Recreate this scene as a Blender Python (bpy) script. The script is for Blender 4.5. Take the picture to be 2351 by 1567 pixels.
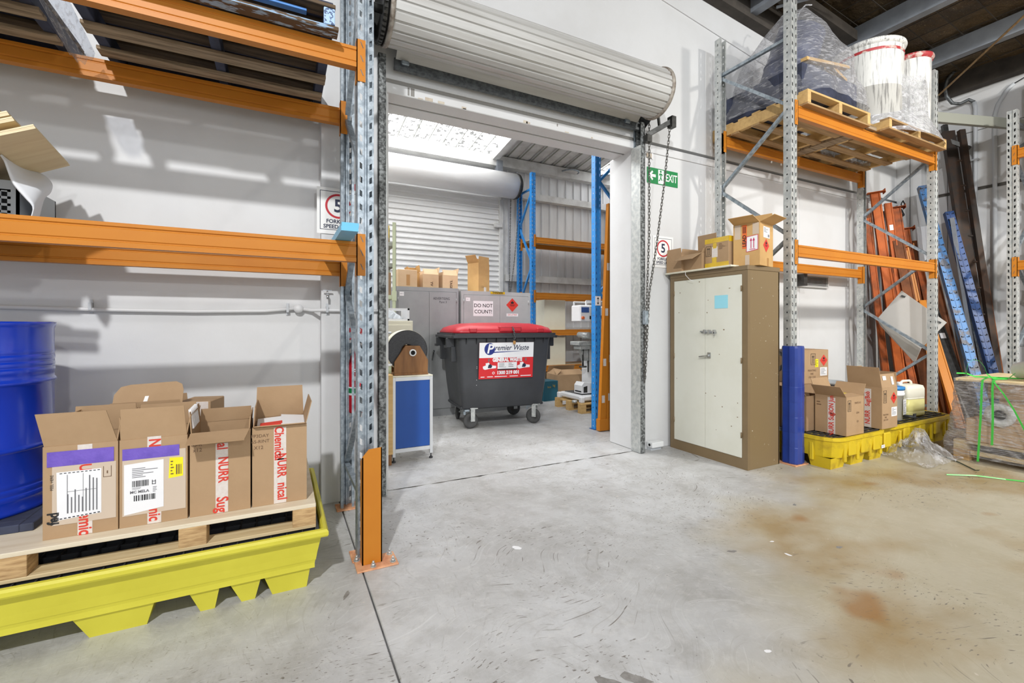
import bpy, math, random
from mathutils import Vector, Matrix, Euler
R = math.radians
random.seed(7)
S = bpy.context.scene
COL = S.collection
for _o in list(bpy.data.objects):
    bpy.data.objects.remove(_o)

# ------------------------------------------------------------------ camera
# World: X runs along the door wall to the right, Y runs into the wall, Z up.
cam_d = bpy.data.cameras.new('camera')
cam = bpy.data.objects.new('camera', cam_d)
COL.objects.link(cam)
cam.location = (0, 0, 1.29)
cam.rotation_euler = (R(90), 0, -R(26.954))
cam_d.sensor_width = 36.0
cam_d.lens = 36.0 * 1045.0 / 2351.0
cam_d.shift_y = -36.5 / 2351.0
cam_d.clip_start = 0.05
cam_d.clip_end = 200
S.camera = cam

# ------------------------------------------------------------------ world, lights, exposure
W = bpy.data.worlds.new('world')
S.world = W
W.use_nodes = True
_bg = W.node_tree.nodes['Background']
_bg.inputs[0].default_value = (0.90, 0.95, 1.0, 1)
_bg.inputs[1].default_value = 1.5
S.view_settings.view_transform = 'Standard'
S.view_settings.look = 'None'
S.view_settings.gamma = 1.0
S.view_settings.use_curve_mapping = False
S.view_settings.exposure = 0.0


def lamp(name, loc, power, size, col=(1, 1, 1), aim=None):
    d = bpy.data.lights.new(name, 'AREA')
    d.shape = 'DISK'
    d.size = size
    d.energy = power
    d.color = col
    o = bpy.data.objects.new(name, d)
    COL.objects.link(o)
    o.location = loc
    if aim is not None:
        o.rotation_euler = (Vector(aim) - Vector(loc)).to_track_quat('-Z', 'Y').to_euler()
    return o


lamp('unseen_overhead_lamp', (-1.7, -2.5, 5.5), 360, 0.22, (1.0, 1.0, 1.0), (0.0, 2.0, 0.5))
lamp('unseen_overhead_lamp', (5.9, -2.4, 4.75), 135, 0.30, (1.0, 0.96, 0.89), (7.2, 2.2, 1.0)).data.spread = R(128)
lamp('unseen_overhead_lamp', (1.5, -8.6, 5.2), 150, 0.30, (1.0, 1.0, 1.0), (1.5, 2.5, 1.2))

lamp('unseen_overhead_lamp', (1.9, -3.4, 5.1), 58, 0.30, (0.97, 0.99, 1.0), (7.6, 2.6, 2.2)).data.spread = R(80)  # added fill lamp, out of view, aimed to brighten the right-hand wall

# ------------------------------------------------------------------ helpers


def V(*a):
    return Vector(a)


class MB:
    """collects simple shapes and links them as ONE mesh object"""

    def __init__(s):
        s.v = []
        s.f = []
        s.sm = []

    def add(s, vs, fs, smooth=False):
        n = len(s.v)
        s.v += [tuple(p) for p in vs]
        for f in fs:
            s.f.append(tuple(i + n for i in f))
            s.sm.append(smooth)
        return s

    def box(s, x0, y0, z0, x1, y1, z1):
        if x0 > x1: x0, x1 = x1, x0
        if y0 > y1: y0, y1 = y1, y0
        if z0 > z1: z0, z1 = z1, z0
        return s.add([(x0, y0, z0), (x1, y0, z0), (x1, y1, z0), (x0, y1, z0), (x0, y0, z1), (x1, y0, z1), (x1, y1, z1), (x0, y1, z1)],
                     [(0, 3, 2, 1), (4, 5, 6, 7), (0, 1, 5, 4), (1, 2, 6, 5), (2, 3, 7, 6), (3, 0, 4, 7)])

    def bbox(s, x0, y0, z0, x1, y1, z1, b=0.004):
        """box with chamfered edges"""
        X, Y, Z = (x0, x1), (y0, y1), (z0, z1)
        vs = []
        idx = {}
        for ix in (0, 1):
            for iy in (0, 1):
                for iz in (0, 1):
                    sx, sy, sz = (1 if ix == 0 else -1), (1 if iy == 0 else -1), (1 if iz == 0 else -1)
                    for k in range(3):
                        p = [X[ix], Y[iy], Z[iz]]
                        d = [sx * b, sy * b, sz * b]
                        d[k] = 0
                        idx[ix, iy, iz, k] = len(vs)
                        vs.append((p[0] + d[0], p[1] + d[1], p[2] + d[2]))
        fs = []
        for k in range(3):
            o = [i for i in range(3) if i != k]
            for e in (0, 1):
                q = []
                for (p, r) in ((0, 0), (1, 0), (1, 1), (0, 1)):
                    c = [0, 0, 0]
                    c[k] = e
                    c[o[0]] = p
                    c[o[1]] = r
                    q.append(idx[c[0], c[1], c[2], k])
                flip = (e == 0) != (k == 1)
                fs.append(tuple(reversed(q)) if flip else tuple(q))
        for k in range(3):
            o = [i for i in range(3) if i != k]
            for a in (0, 1):
                for c_ in (0, 1):
                    c0 = [0, 0, 0]
                    c0[o[0]] = a
                    c0[o[1]] = c_
                    c1 = list(c0)
                    c1[k] = 1
                    fs.append((idx[tuple(c0) + (o[0],)], idx[tuple(c1) + (o[0],)], idx[tuple(c1) + (o[1],)], idx[tuple(c0) + (o[1],)]))
        for ix in (0, 1):
            for iy in (0, 1):
                for iz in (0, 1):
                    fs.append((idx[ix, iy, iz, 0], idx[ix, iy, iz, 1], idx[ix, iy, iz, 2]))
        return s.add(vs, fs)

    def obox(s, c, u, v, w):
        """box from centre and three half-extent vectors"""
        c, u, v, w = Vector(c), Vector(u), Vector(v), Vector(w)
        vs = [c + a * u + b * v + d * w for d in (-1, 1) for (a, b) in ((-1, -1), (1, -1), (1, 1), (-1, 1))]
        return s.add(vs, [(0, 3, 2, 1), (4, 5, 6, 7), (0, 1, 5, 4), (1, 2, 6, 5), (2, 3, 7, 6), (3, 0, 4, 7)])

    def bar(s, p0, p1, w, t, up=(0, 0, 1)):
        """rectangular bar from p0 to p1, w across, t along 'up'"""
        p0, p1 = Vector(p0), Vector(p1)
        d = (p1 - p0).normalized()
        up = Vector(up)
        if abs(d.dot(up)) > 0.97:
            up = Vector((0, 1, 0))
        a = d.cross(up).normalized()
        b = a.cross(d).normalized()
        return s.obox((p0 + p1) / 2, a * (w / 2), b * (t / 2), (p1 - p0) / 2)

    def prism(s, poly, a, b, axis='x', smooth=False):
        """extrude a polygon along an axis: 'x' poly=(y,z); 'y' poly=(x,z); 'z' poly=(x,y)"""
        n = len(poly)

        def P(p, t):
            return (t, p[0], p[1]) if axis == 'x' else (p[0], t, p[1]) if axis == 'y' else (p[0], p[1], t)
        vs = [P(p, a) for p in poly] + [P(p, b) for p in poly]
        k = len(s.v)
        s.v += vs
        for i in range(n):
            j = (i + 1) % n
            s.f.append((k + i, k + j, k + n + j, k + n + i))
            s.sm.append(smooth)
        s.f.append(tuple(k + i for i in reversed(range(n))))
        s.sm.append(False)
        s.f.append(tuple(k + n + i for i in range(n)))
        s.sm.append(False)
        return s

    def tube(s, pts, r, n=8, cap=True, closed=False):
        pts = [Vector(p) for p in pts]
        m = len(pts)
        rs = r if isinstance(r, (list, tuple)) else [r] * m
        k = len(s.v)
        prev = None
        for i, p in enumerate(pts):
            if closed:
                d = pts[(i + 1) % m] - pts[i - 1]
            else:
                d = pts[min(i + 1, m - 1)] - pts[max(i - 1, 0)]
            d.normalize()
            if prev is None:
                up = Vector((0, 0, 1)) if abs(d.z) < 0.9 else Vector((1, 0, 0))
                a = d.cross(up).normalized()
            else:
                a = (prev - d * prev.dot(d)).normalized()
            prev = a
            b = d.cross(a)
            for q in range(n):
                t = 2 * math.pi * q / n
                s.v.append(tuple(p + (a * math.cos(t) + b * math.sin(t)) * rs[i]))
        for i in range(m if closed else m - 1):
            i2 = (i + 1) % m
            for q in range(n):
                q2 = (q + 1) % n
                s.f.append((k + i * n + q, k + i * n + q2, k + i2 * n + q2, k + i2 * n + q))
                s.sm.append(True)
        if cap and not closed:
            s.f.append(tuple(k + q for q in reversed(range(n))))
            s.sm.append(False)
            s.f.append(tuple(k + (m - 1) * n + q for q in range(n)))
            s.sm.append(False)
        return s

    def cyl(s, p0, p1, r, n=16, r2=None):
        return s.tube([p0, p1], [r, r if r2 is None else r2], n)

    def lathe(s, prof, n=32, c=(0, 0, 0), axis='z', smooth=True, a0=0.0, a1=None):
        """revolve (r, h) profile; axis z/x/y"""
        k = len(s.v)
        m = len(prof)
        full = a1 is None
        cnt = n if full else n + 1
        for q in range(cnt):
            t = (2 * math.pi * q / n) if full else a0 + (a1 - a0) * q / n
            ct, st = math.cos(t), math.sin(t)
            for (r, h) in prof:
                p = (r * ct, r * st, h) if axis == 'z' else (h, r * ct, r * st) if axis == 'x' else (r * st, h, r * ct)
                s.v.append((p[0] + c[0], p[1] + c[1], p[2] + c[2]))
        for q in range(n):
            q2 = (q + 1) % cnt
            for i in range(m - 1):
                s.f.append((k + q * m + i, k + q2 * m + i, k + q2 * m + i + 1, k + q * m + i + 1))
                s.sm.append(smooth)
        return s

    def quad(s, a, b, c, d, t=0.0):
        """a quad, given thickness t backwards along its normal"""
        a, b, c, d = Vector(a), Vector(b), Vector(c), Vector(d)
        if t == 0:
            return s.add([a, b, c, d], [(0, 1, 2, 3)])
        n = (b - a).cross(d - a).normalized() * t
        return s.add([a, b, c, d, a - n, b - n, c - n, d - n], [(0, 1, 2, 3), (7, 6, 5, 4), (0, 4, 5, 1), (1, 5, 6, 2), (2, 6, 7, 3), (3, 7, 4, 0)])

    def mesh(s, name):
        m = bpy.data.meshes.new(name)
        m.from_pydata(s.v, [], s.f)
        m.polygons.foreach_set('use_smooth', s.sm)
        m.update()
        return m

    def build(s, name, mat, parent=None, world=False, label=None, fix=True):
        if world and parent is not None:
            off = Vector((0, 0, 0))
            p = parent
            while p is not None:
                off += p.location
                p = p.parent
            s.v = [(a - off.x, b - off.y, c - off.z) for (a, b, c) in s.v]
        m = s.mesh(name)
        if fix:
            import bmesh
            bm = bmesh.new()
            bm.from_mesh(m)
            bmesh.ops.recalc_face_normals(bm, faces=bm.faces)
            bm.to_mesh(m)
            bm.free()
        o = bpy.data.objects.new(name, m)
        COL.objects.link(o)
        m.materials.append(M[mat] if isinstance(mat, str) else mat)
        if parent is not None:
            o.parent = parent
        if label:
            o['label'] = label
        return o


def tag(o, label, cat, group=None, kind=None):
    o['label'] = label
    o['category'] = cat
    if group:
        o['group'] = group
    if kind:
        o['kind'] = kind
    return o


def thing(name, loc, label, cat, rz=0.0, group=None):
    o = bpy.data.objects.new(name, None)
    COL.objects.link(o)
    o.empty_display_size = 0.1
    o.location = loc
    o.rotation_euler = (0, 0, rz)
    return tag(o, label, cat, group)


def struct(o):
    o['kind'] = 'structure'
    return o


def copy_tree(o, parent=None):
    c = o.copy()
    COL.objects.link(c)
    if parent is not None:
        c.parent = parent
    for ch in list(o.children):
        copy_tree(ch, c)
    return c


def dup(mesh_obj, loc, rot=None, scale=None):
    c = mesh_obj.copy()
    COL.objects.link(c)
    c.location = loc
    if rot is not None:
        c.rotation_euler = rot
    if scale is not None:
        c.scale = scale
    return c


class Face:
    """a flat surface frame: origin, right axis, up axis; decals and lettering are laid on it"""

    def __init__(s, o, u, v, parent=None):
        s.o, s.u, s.v = Vector(o), Vector(u).normalized(), Vector(v).normalized()
        s.n = s.u.cross(s.v).normalized()
        s.parent = parent

    def at(s, a, b, l=0.0):
        return s.o + s.u * a + s.v * b + s.n * l

    def poly(s, name, pts, mat, lift=0.001, t=0.0008, parent=None, label=None):
        n = len(pts)
        mb = MB()
        f = [s.at(a, b, lift) for a, b in pts]
        g = [s.at(a, b, lift - t) for a, b in pts]
        mb.add(f + g, [tuple(range(n)), tuple(reversed(range(n, 2 * n)))] + [(i, n + i, n + (i + 1) % n, (i + 1) % n) for i in range(n)])
        return mb.build(name, mat, parent or s.parent, label=label)

    def rect(s, name, a0, b0, a1, b1, mat, lift=0.001, t=0.0008, parent=None, label=None):
        return s.poly(name, [(a0, b0), (a1, b0), (a1, b1), (a0, b1)], mat, lift, t, parent, label)

    def bars(s, name, rects, mat, lift=0.002, parent=None):
        """many little printed bars as one flat print"""
        mb = MB()
        for (a0, b0, a1, b1) in rects:
            mb.add([s.at(a0, b0, lift), s.at(a1, b0, lift), s.at(a1, b1, lift), s.at(a0, b1, lift)], [(0, 1, 2, 3)])
        return mb.build(name, mat, parent or s.parent, fix=False)

    def ring(s, name, a, b, r0, r1, mat, lift=0.002, n=32, parent=None, sx=1.0):
        mb = MB()
        vs, fs = [], []
        for i in range(n):
            t = 2 * math.pi * i / n
            for r in (r0, r1):
                vs.append(s.at(a + r * sx * math.cos(t), b + r * math.sin(t), lift))
        for i in range(n):
            j = (i + 1) % n
            fs.append((2 * i, 2 * i + 1, 2 * j + 1, 2 * j))
        mb.add(vs, fs)
        return mb.build(name, mat, parent or s.parent, fix=False)

    def text(s, txt, a, b, size, mat, lift=0.002, rot=0.0, align='CENTER', bold=0.0, shear=0.0, sx=1.0, parent=None, name='lettering'):
        c = bpy.data.curves.new(name, 'FONT')
        c.body = txt
        c.size = size
        c.align_x = align
        c.align_y = 'CENTER'
        c.offset = bold
        c.shear = shear
        c.resolution_u = 3
        o = bpy.data.objects.new(name, c)
        COL.objects.link(o)
        bpy.context.view_layer.update()
        m = bpy.data.meshes.new_from_object(o)
        bpy.data.objects.remove(o)
        bpy.data.curves.remove(c)
        m.name = name
        ca, sa = math.cos(rot), math.sin(rot)
        for vtx in m.vertices:
            x, y = vtx.co.x * sx, vtx.co.y
            vtx.co = s.at(a + x * ca - y * sa, b + x * sa + y * ca, lift)
        m.materials.clear()
        m.materials.append(M[mat])
        ob = bpy.data.objects.new(name, m)
        COL.objects.link(ob)
        p = parent or s.parent
        if p is not None:
            ob.parent = p
        return ob


# ------------------------------------------------------------------ materials
M = {}


def mat(name, col, rough=0.5, metal=0.0, col2=None, scale=6.0, amt=0.5, bump=0.0, bscale=40.0, detail=4.0, stretch=None, coat=0.0, spec=None, lo=0.4, hi=0.7):
    m = bpy.data.materials.new(name)
    m.use_nodes = True
    nt = m.node_tree
    b = nt.nodes['Principled BSDF']
    b.inputs['Base Color'].default_value = (*col, 1)
    b.inputs['Roughness'].default_value = rough
    b.inputs['Metallic'].default_value = metal
    if coat:
        b.inputs['Coat Weight'].default_value = coat
        b.inputs['Coat Roughness'].default_value = 0.12
    if spec is not None:
        b.inputs['Specular IOR Level'].default_value = spec
    tc = nt.nodes.new('ShaderNodeTexCoord')
    src = tc.outputs['Object']
    if stretch:
        mp = nt.nodes.new('ShaderNodeMapping')
        mp.inputs['Scale'].default_value = stretch
        nt.links.new(src, mp.inputs[0])
        src = mp.outputs[0]
    if col2 is not None:
        n = nt.nodes.new('ShaderNodeTexNoise')
        n.inputs['Scale'].default_value = scale
        n.inputs['Detail'].default_value = detail
        n.inputs['Roughness'].default_value = 0.6
        nt.links.new(src, n.inputs['Vector'])
        mr = nt.nodes.new('ShaderNodeMapRange')
        mr.inputs['From Min'].default_value = lo
        mr.inputs['From Max'].default_value = hi
        mr.inputs['To Max'].default_value = amt
        nt.links.new(n.outputs['Fac'], mr.inputs['Value'])
        mx = nt.nodes.new('ShaderNodeMix')
        mx.data_type = 'RGBA'
        mx.inputs['A'].default_value = (*col, 1)
        mx.inputs['B'].default_value = (*col2, 1)
        nt.links.new(mr.outputs[0], mx.inputs['Factor'])
        nt.links.new(mx.outputs['Result'], b.inputs['Base Color'])
    if bump:
        n2 = nt.nodes.new('ShaderNodeTexNoise')
        n2.inputs['Scale'].default_value = bscale
        n2.inputs['Detail'].default_value = 3
        nt.links.new(src, n2.inputs['Vector'])
        bp = nt.nodes.new('ShaderNodeBump')
        bp.inputs['Strength'].default_value = bump
        bp.inputs['Distance'].default_value = 0.01
        nt.links.new(n2.outputs['Fac'], bp.inputs['Height'])
        nt.links.new(bp.outputs[0], b.inputs['Normal'])
    M[name] = m
    return m


def rgb(r, g, b):
    f = lambda c: (c / 255 / 12.92) if c <= 10 else ((c / 255 + 0.055) / 1.055) ** 2.4
    return (f(r), f(g), f(b))


mat('wall_paint', rgb(216, 217, 218), 0.55, col2=rgb(190, 188, 184), scale=1.6, amt=0.25, bump=0.08, bscale=25)
mat('wall_dark_gap', rgb(100, 96, 90), 0.8)
mat('wall_patch', rgb(205, 196, 180), 0.8, col2=rgb(150, 120, 100), scale=9, amt=0.6)
mat('galv', rgb(172, 182, 190), 0.42, 0.55, col2=rgb(112, 124, 134), scale=26, amt=0.75, bump=0.05, bscale=80, lo=.38, hi=.62)
mat('galv_bright', rgb(205, 207, 204), 0.38, 0.45, col2=rgb(160, 166, 168), scale=22, amt=0.6, lo=.4, hi=.6)
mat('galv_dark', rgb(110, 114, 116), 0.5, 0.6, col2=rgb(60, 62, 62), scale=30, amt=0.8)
mat('galv_mottled', rgb(146, 150, 150), 0.6, 0.35, col2=rgb(70, 72, 72), scale=45, amt=0.95, bump=0.15, bscale=60, lo=.4, hi=.58)
mat('roller_steel', rgb(202, 202, 200), 0.48, 0.15, col2=rgb(166, 163, 158), scale=3.0, amt=0.6, stretch=(0.4, 3, 6))
mat('roller_edge', rgb(175, 168, 158), 0.6, 0.3, col2=rgb(95, 80, 66), scale=18, amt=0.9)
mat('orange', rgb(196, 124, 38), 0.45, col2=rgb(184, 108, 30), scale=2.5, amt=0.5, spec=.3)
mat('orange_red', rgb(190, 96, 34), 0.55, col2=rgb(144, 66, 26), scale=5, amt=0.7, spec=.25)
mat('orange_worn', rgb(170, 84, 34), 0.6, col2=rgb(96, 56, 34), scale=7, amt=0.9, spec=.25)
mat('orange_brown', rgb(126, 74, 42), 0.65, col2=rgb(80, 52, 36), scale=6, amt=0.8, spec=.2)
mat('orange_plate', rgb(226, 170, 130), 0.7, col2=rgb(190, 120, 80), scale=20, amt=0.8)
mat('blue_rack', rgb(50, 140, 214), 0.4, col2=rgb(40, 116, 190), scale=6, amt=0.5)
mat('blue_dark_rack', rgb(36, 78, 140), 0.45, col2=rgb(22, 44, 84), scale=6, amt=0.7)
mat('blue_worn', rgb(78, 132, 190), 0.5, col2=rgb(96, 92, 92), scale=9, amt=0.9, lo=.48, hi=.6)
mat('rust_steel', rgb(64, 58, 54), 0.65, 0.3, col2=rgb(88, 62, 44), scale=7, amt=0.8)
mat('drum_blue', rgb(14, 58, 190), 0.22, col2=rgb(10, 44, 150), scale=2, amt=0.4, coat=0.5)
mat('yellow_plastic', rgb(214, 206, 66), 0.5, col2=rgb(194, 184, 48), scale=3.0, amt=0.5, bump=0.04, bscale=60)
mat('yellow_dirty', rgb(214, 186, 30), 0.5, col2=rgb(150, 118, 30), scale=7, amt=0.75, lo=.5, hi=.75)
mat('black_plastic', rgb(52, 54, 58), 0.45, col2=rgb(34, 35, 38), scale=5, amt=0.6)
mat('bin_plastic', rgb(66, 68, 72), 0.4, col2=rgb(50, 51, 54), scale=2.0, amt=0.7, bump=0.03, bscale=50)
mat('rubber', rgb(72, 72, 72), 0.7, col2=rgb(48, 48, 48), scale=10, amt=0.6)
mat('red_plastic', rgb(180, 36, 48), 0.38, col2=rgb(160, 30, 42), scale=4, amt=0.5)
mat('cardboard', rgb(176, 146, 112), 0.8, col2=rgb(162, 132, 98), scale=5, amt=0.6, bump=0.06, bscale=90)
mat('cardboard_light', rgb(214, 184, 148), 0.8, col2=rgb(196, 164, 126), scale=5, amt=0.6)
mat('cardboard_warm', rgb(206, 166, 108), 0.8, col2=rgb(186, 144, 92), scale=5, amt=0.6)
mat('cardboard_brown', rgb(156, 128, 98), 0.8, col2=rgb(138, 112, 84), scale=5, amt=0.6)
mat('tape_clear', rgb(206, 188, 168), 0.25, coat=0.4)
mat('tape_white', rgb(222, 214, 208), 0.35, col2=rgb(200, 184, 172), scale=60, amt=0.5)
mat('tape_brown', rgb(176, 128, 66), 0.3)
mat('tape_yellow', rgb(222, 186, 40), 0.3, col2=rgb(190, 150, 20), scale=8, amt=0.6, coat=0.3)
mat('tape_purple', rgb(118, 92, 196), 0.22, col2=rgb(90, 66, 170), scale=14, amt=0.7, coat=0.5, bump=0.3, bscale=30)
mat('ink_red', rgb(212, 62, 46), 0.6)
mat('ink_black', rgb(30, 30, 32), 0.6)
mat('ink_grey', rgb(112, 112, 116), 0.6)
mat('ink_brown', rgb(110, 84, 62), 0.7)
mat('ink_navy', rgb(24, 44, 128), 0.5)
mat('ink_dark_navy', rgb(26, 34, 66), 0.5)
mat('paper', rgb(240, 240, 242), 0.6, col2=rgb(226, 228, 232), scale=3, amt=0.5)
mat('paper_yellow', rgb(246, 232, 26), 0.5)
mat('paper_blue', rgb(150, 216, 232), 0.6)
mat('label_red', rgb(214, 38, 44), 0.4)
mat('diamond_red', rgb(216, 60, 48), 0.5)
mat('label_orange', rgb(226, 110, 50), 0.5)
mat('label_pink', rgb(200, 52, 100), 0.5)
mat('sign_green', rgb(26, 134, 74), 0.35)
mat('sign_white', rgb(240, 240, 238), 0.4)
mat('sign_red', rgb(196, 30, 46), 0.4)
mat('timber_new', rgb(222, 202, 160), 0.7, col2=rgb(190, 160, 112), scale=5, amt=0.7, stretch=(0.5, 6, 6), bump=0.1, bscale=20)
mat('timber_pale', rgb(226, 214, 190), 0.7, col2=rgb(200, 180, 148), scale=4, amt=0.6, stretch=(0.5, 5, 5), bump=0.08, bscale=20)
mat('timber_end', rgb(206, 172, 124), 0.8, col2=rgb(150, 112, 70), scale=12, amt=0.8, stretch=(1, 1, 7))
mat('timber_yellow', rgb(212, 176, 116), 0.65, col2=rgb(180, 140, 88), scale=5, amt=0.6, stretch=(0.5, 6, 6))
mat('timber_mid', rgb(176, 144, 100), 0.75, col2=rgb(128, 98, 64), scale=5, amt=0.8, stretch=(0.5, 6, 6))
mat('timber_grey', rgb(162, 142, 116), 0.85, col2=rgb(88, 72, 54), scale=5, amt=0.9, stretch=(0.6, 7, 7), bump=0.3, bscale=20)
mat('timber_dark', rgb(104, 86, 66), 0.85, col2=rgb(50, 41, 33), scale=6, amt=0.9, stretch=(0.6, 7, 7), bump=0.3, bscale=20)
mat('timber_chipped', rgb(92, 74, 56), 0.85, col2=rgb(150, 178, 206), scale=9, amt=0.95, stretch=(0.8, 3, 9), lo=.52, hi=.56)
mat('timber_blue', rgb(64, 70, 92), 0.8, col2=rgb(34, 36, 48), scale=6, amt=0.8)
mat('blue_paint', rgb(86, 150, 226), 0.5, col2=rgb(50, 96, 170), scale=6, amt=0.5)
mat('blue_speckle', rgb(170, 200, 240), 0.5, col2=rgb(40, 60, 100), scale=60, amt=0.9, lo=.5, hi=.55)
mat('sky_blue', rgb(104, 188, 226), 0.4, col2=rgb(82, 160, 206), scale=5, amt=0.5)
mat('plywood', rgb(226, 206, 164), 0.65, col2=rgb(206, 178, 130), scale=3, amt=0.6, stretch=(0.6, 5, 5))
mat('ply_edge', rgb(236, 220, 184), 0.8, col2=rgb(170, 140, 96), scale=30, amt=0.6, stretch=(0.2, 0.2, 3))
mat('particleboard', rgb(206, 186, 156), 0.8, col2=rgb(180, 156, 122), scale=30, amt=0.6)
mat('wood_brown', rgb(142, 98, 54), 0.55, col2=rgb(112, 72, 38), scale=6, amt=0.8, stretch=(5, 5, 0.6))
mat('foam_white', rgb(226, 230, 236), 0.6)
mat('cream_metal', rgb(228, 224, 204), 0.45, col2=rgb(214, 208, 186), scale=3, amt=0.5)
mat('cabinet_tan', rgb(128, 108, 78), 0.42, col2=rgb(114, 95, 67), scale=2.5, amt=0.6)
mat('cabinet_tan_scuffed', rgb(128, 108, 76), 0.42, col2=rgb(196, 188, 170), scale=26, amt=0.9, lo=.68, hi=.72)
mat('cabinet_white', rgb(222, 222, 210), 0.38, col2=rgb(206, 204, 186), scale=2.0, amt=0.5)
mat('cabinet_grey', rgb(156, 158, 160), 0.42, col2=rgb(136, 138, 140), scale=2.5, amt=0.7)
mat('cabinet_grey_light', rgb(182, 184, 184), 0.4, col2=rgb(160, 162, 164), scale=2.5, amt=0.7)
mat('chrome', rgb(200, 202, 204), 0.2, 0.95)
mat('steel_dark', rgb(86, 86, 84), 0.45, 0.7, col2=rgb(50, 48, 46), scale=20, amt=0.7)
mat('chain_steel', rgb(104, 102, 98), 0.45, 0.6)
mat('panel_blue', rgb(22, 76, 158), 0.4, col2=rgb(30, 84, 164), scale=3, amt=0.5)
mat('alu', rgb(214, 216, 218), 0.35, 0.5)
mat('reel_black', rgb(40, 40, 42), 0.4, col2=rgb(66, 66, 70), scale=60, amt=0.6)
mat('white_metal', rgb(236, 237, 240), 0.35)
mat('machine_white', rgb(232, 233, 234), 0.35, col2=rgb(216, 218, 220), scale=4, amt=0.4)
mat('machine_green', rgb(70, 160, 60), 0.5)
mat('screen_blue', rgb(60, 90, 150), 0.25)
mat('orange_button', rgb(220, 110, 60), 0.5)
mat('green_post', rgb(196, 204, 172), 0.5, col2=rgb(178, 186, 152), scale=4, amt=0.5)
mat('plastic_blue', rgb(40, 66, 150), 0.32, col2=rgb(28, 48, 124), scale=5, amt=0.6, coat=0.2)
mat('plastic_grey', rgb(170, 176, 180), 0.5)
mat('plastic_white', rgb(236, 238, 238), 0.4)
mat('lid_blue', rgb(50, 132, 200), 0.4)
mat('teal_box', rgb(28, 96, 116), 0.6)
mat('purlin', rgb(150, 156, 164), 0.5, 0.3, col2=rgb(118, 122, 130), scale=5, amt=0.6)
mat('beam_dark', rgb(74, 68, 62), 0.85, col2=rgb(48, 44, 40), scale=6, amt=0.7)
mat('pvc_grey', rgb(196, 200, 204), 0.5)
mat('pvc_wall', rgb(222, 223, 224), 0.5)
mat('cable_dark', rgb(60, 60, 64), 0.6)
mat('vent_metal', rgb(206, 206, 204), 0.4, 0.2)
mat('painted_tub', rgb(222, 222, 218), 0.45, col2=rgb(96, 94, 96), scale=10, amt=0.7, stretch=(5, 5, 0.35), lo=.50, hi=.66, bump=0.15, bscale=30)
mat('tub_red', rgb(176, 56, 60), 0.5, col2=rgb(214, 208, 196), scale=10, amt=0.8, lo=.5, hi=.6)
mat('barrel_slate', rgb(64, 72, 104), 0.5, col2=rgb(44, 48, 66), scale=4, amt=0.7)
mat('scuff', rgb(128, 125, 121), 0.7, col2=rgb(160, 158, 155), scale=30, amt=0.8)
mat('panel_grey', rgb(206, 203, 198), 0.5, col2=rgb(194, 190, 184), scale=3, amt=0.5)
mat('tie_grey', rgb(150, 152, 142), 0.55, 0.2)
mat('corrugated', rgb(226, 227, 228), 0.45, 0.1, col2=rgb(190, 190, 190), scale=1.5, amt=0.5, stretch=(3, 1, .5))
mat('inner_white', rgb(232, 232, 232), 0.45, 0.05, col2=rgb(206, 205, 202), scale=2.0, amt=0.5, stretch=(.4, 1, 2))
mat('inner_steel', rgb(214, 214, 212), 0.5, 0.05, col2=rgb(170, 168, 164), scale=5, amt=0.6)
mat('wall_line_grey', rgb(140, 138, 134), 0.7)  # plain grey of the lintel joint and the scuffs in the paint
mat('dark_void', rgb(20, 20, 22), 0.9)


def nodes_mat(name):
    m = bpy.data.materials.new(name)
    m.use_nodes = True
    M[name] = m
    return m.node_tree, m.node_tree.nodes['Principled BSDF']


class NT:
    """tiny node-writing helper"""

    def __init__(s, nt):
        s.nt = nt
        s.tc = nt.nodes.new('ShaderNodeTexCoord').outputs['Object']

    def n(s, t, **k):
        nd = s.nt.nodes.new(t)
        for a, b in k.items():
            setattr(nd, a, b)
        return nd

    def map(s, scale=(1, 1, 1), rot=(0, 0, 0), loc=(0, 0, 0)):
        m = s.n('ShaderNodeMapping')
        m.inputs['Scale'].default_value = scale
        m.inputs['Rotation'].default_value = rot
        m.inputs['Location'].default_value = loc
        s.nt.links.new(s.tc, m.inputs[0])
        return m.outputs[0]

    def noise(s, scale, detail=4, vec=None, rough=0.55):
        m = s.n('ShaderNodeTexNoise')
        m.inputs['Scale'].default_value = scale
        m.inputs['Detail'].default_value = detail
        m.inputs['Roughness'].default_value = rough
        s.nt.links.new(vec or s.tc, m.inputs['Vector'])
        return m.outputs['Fac']

    def ramp(s, v, lo, hi, a=0.0, b=1.0):
        m = s.n('ShaderNodeMapRange')
        m.inputs['From Min'].default_value = lo
        m.inputs['From Max'].default_value = hi
        m.inputs['To Min'].default_value = a
        m.inputs['To Max'].default_value = b
        s.nt.links.new(v, m.inputs['Value'])
        return m.outputs[0]

    def mul(s, a, b, op='MULTIPLY'):
        m = s.n('ShaderNodeMath', operation=op)
        for i, v in enumerate((a, b)):
            if isinstance(v, (int, float)):
                m.inputs[i].default_value = v
            else:
                s.nt.links.new(v, m.inputs[i])
        return m.outputs[0]

    def mix(s, f, a, b):
        m = s.n('ShaderNodeMix', data_type='RGBA')
        for k, v in (('Factor', f), ('A', a), ('B', b)):
            if isinstance(v, tuple):
                m.inputs[k].default_value = (*v, 1)
            elif isinstance(v, (int, float)):
                m.inputs[k].default_value = v
            else:
                s.nt.links.new(v, m.inputs[k])
        return m.outputs['Result']

    def bump(s, h, strength, dist, target):
        b = s.n('ShaderNodeBump')
        b.inputs['Strength'].default_value = strength
        b.inputs['Distance'].default_value = dist
        s.nt.links.new(h, b.inputs['Height'])
        s.nt.links.new(b.outputs[0], target)


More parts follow.
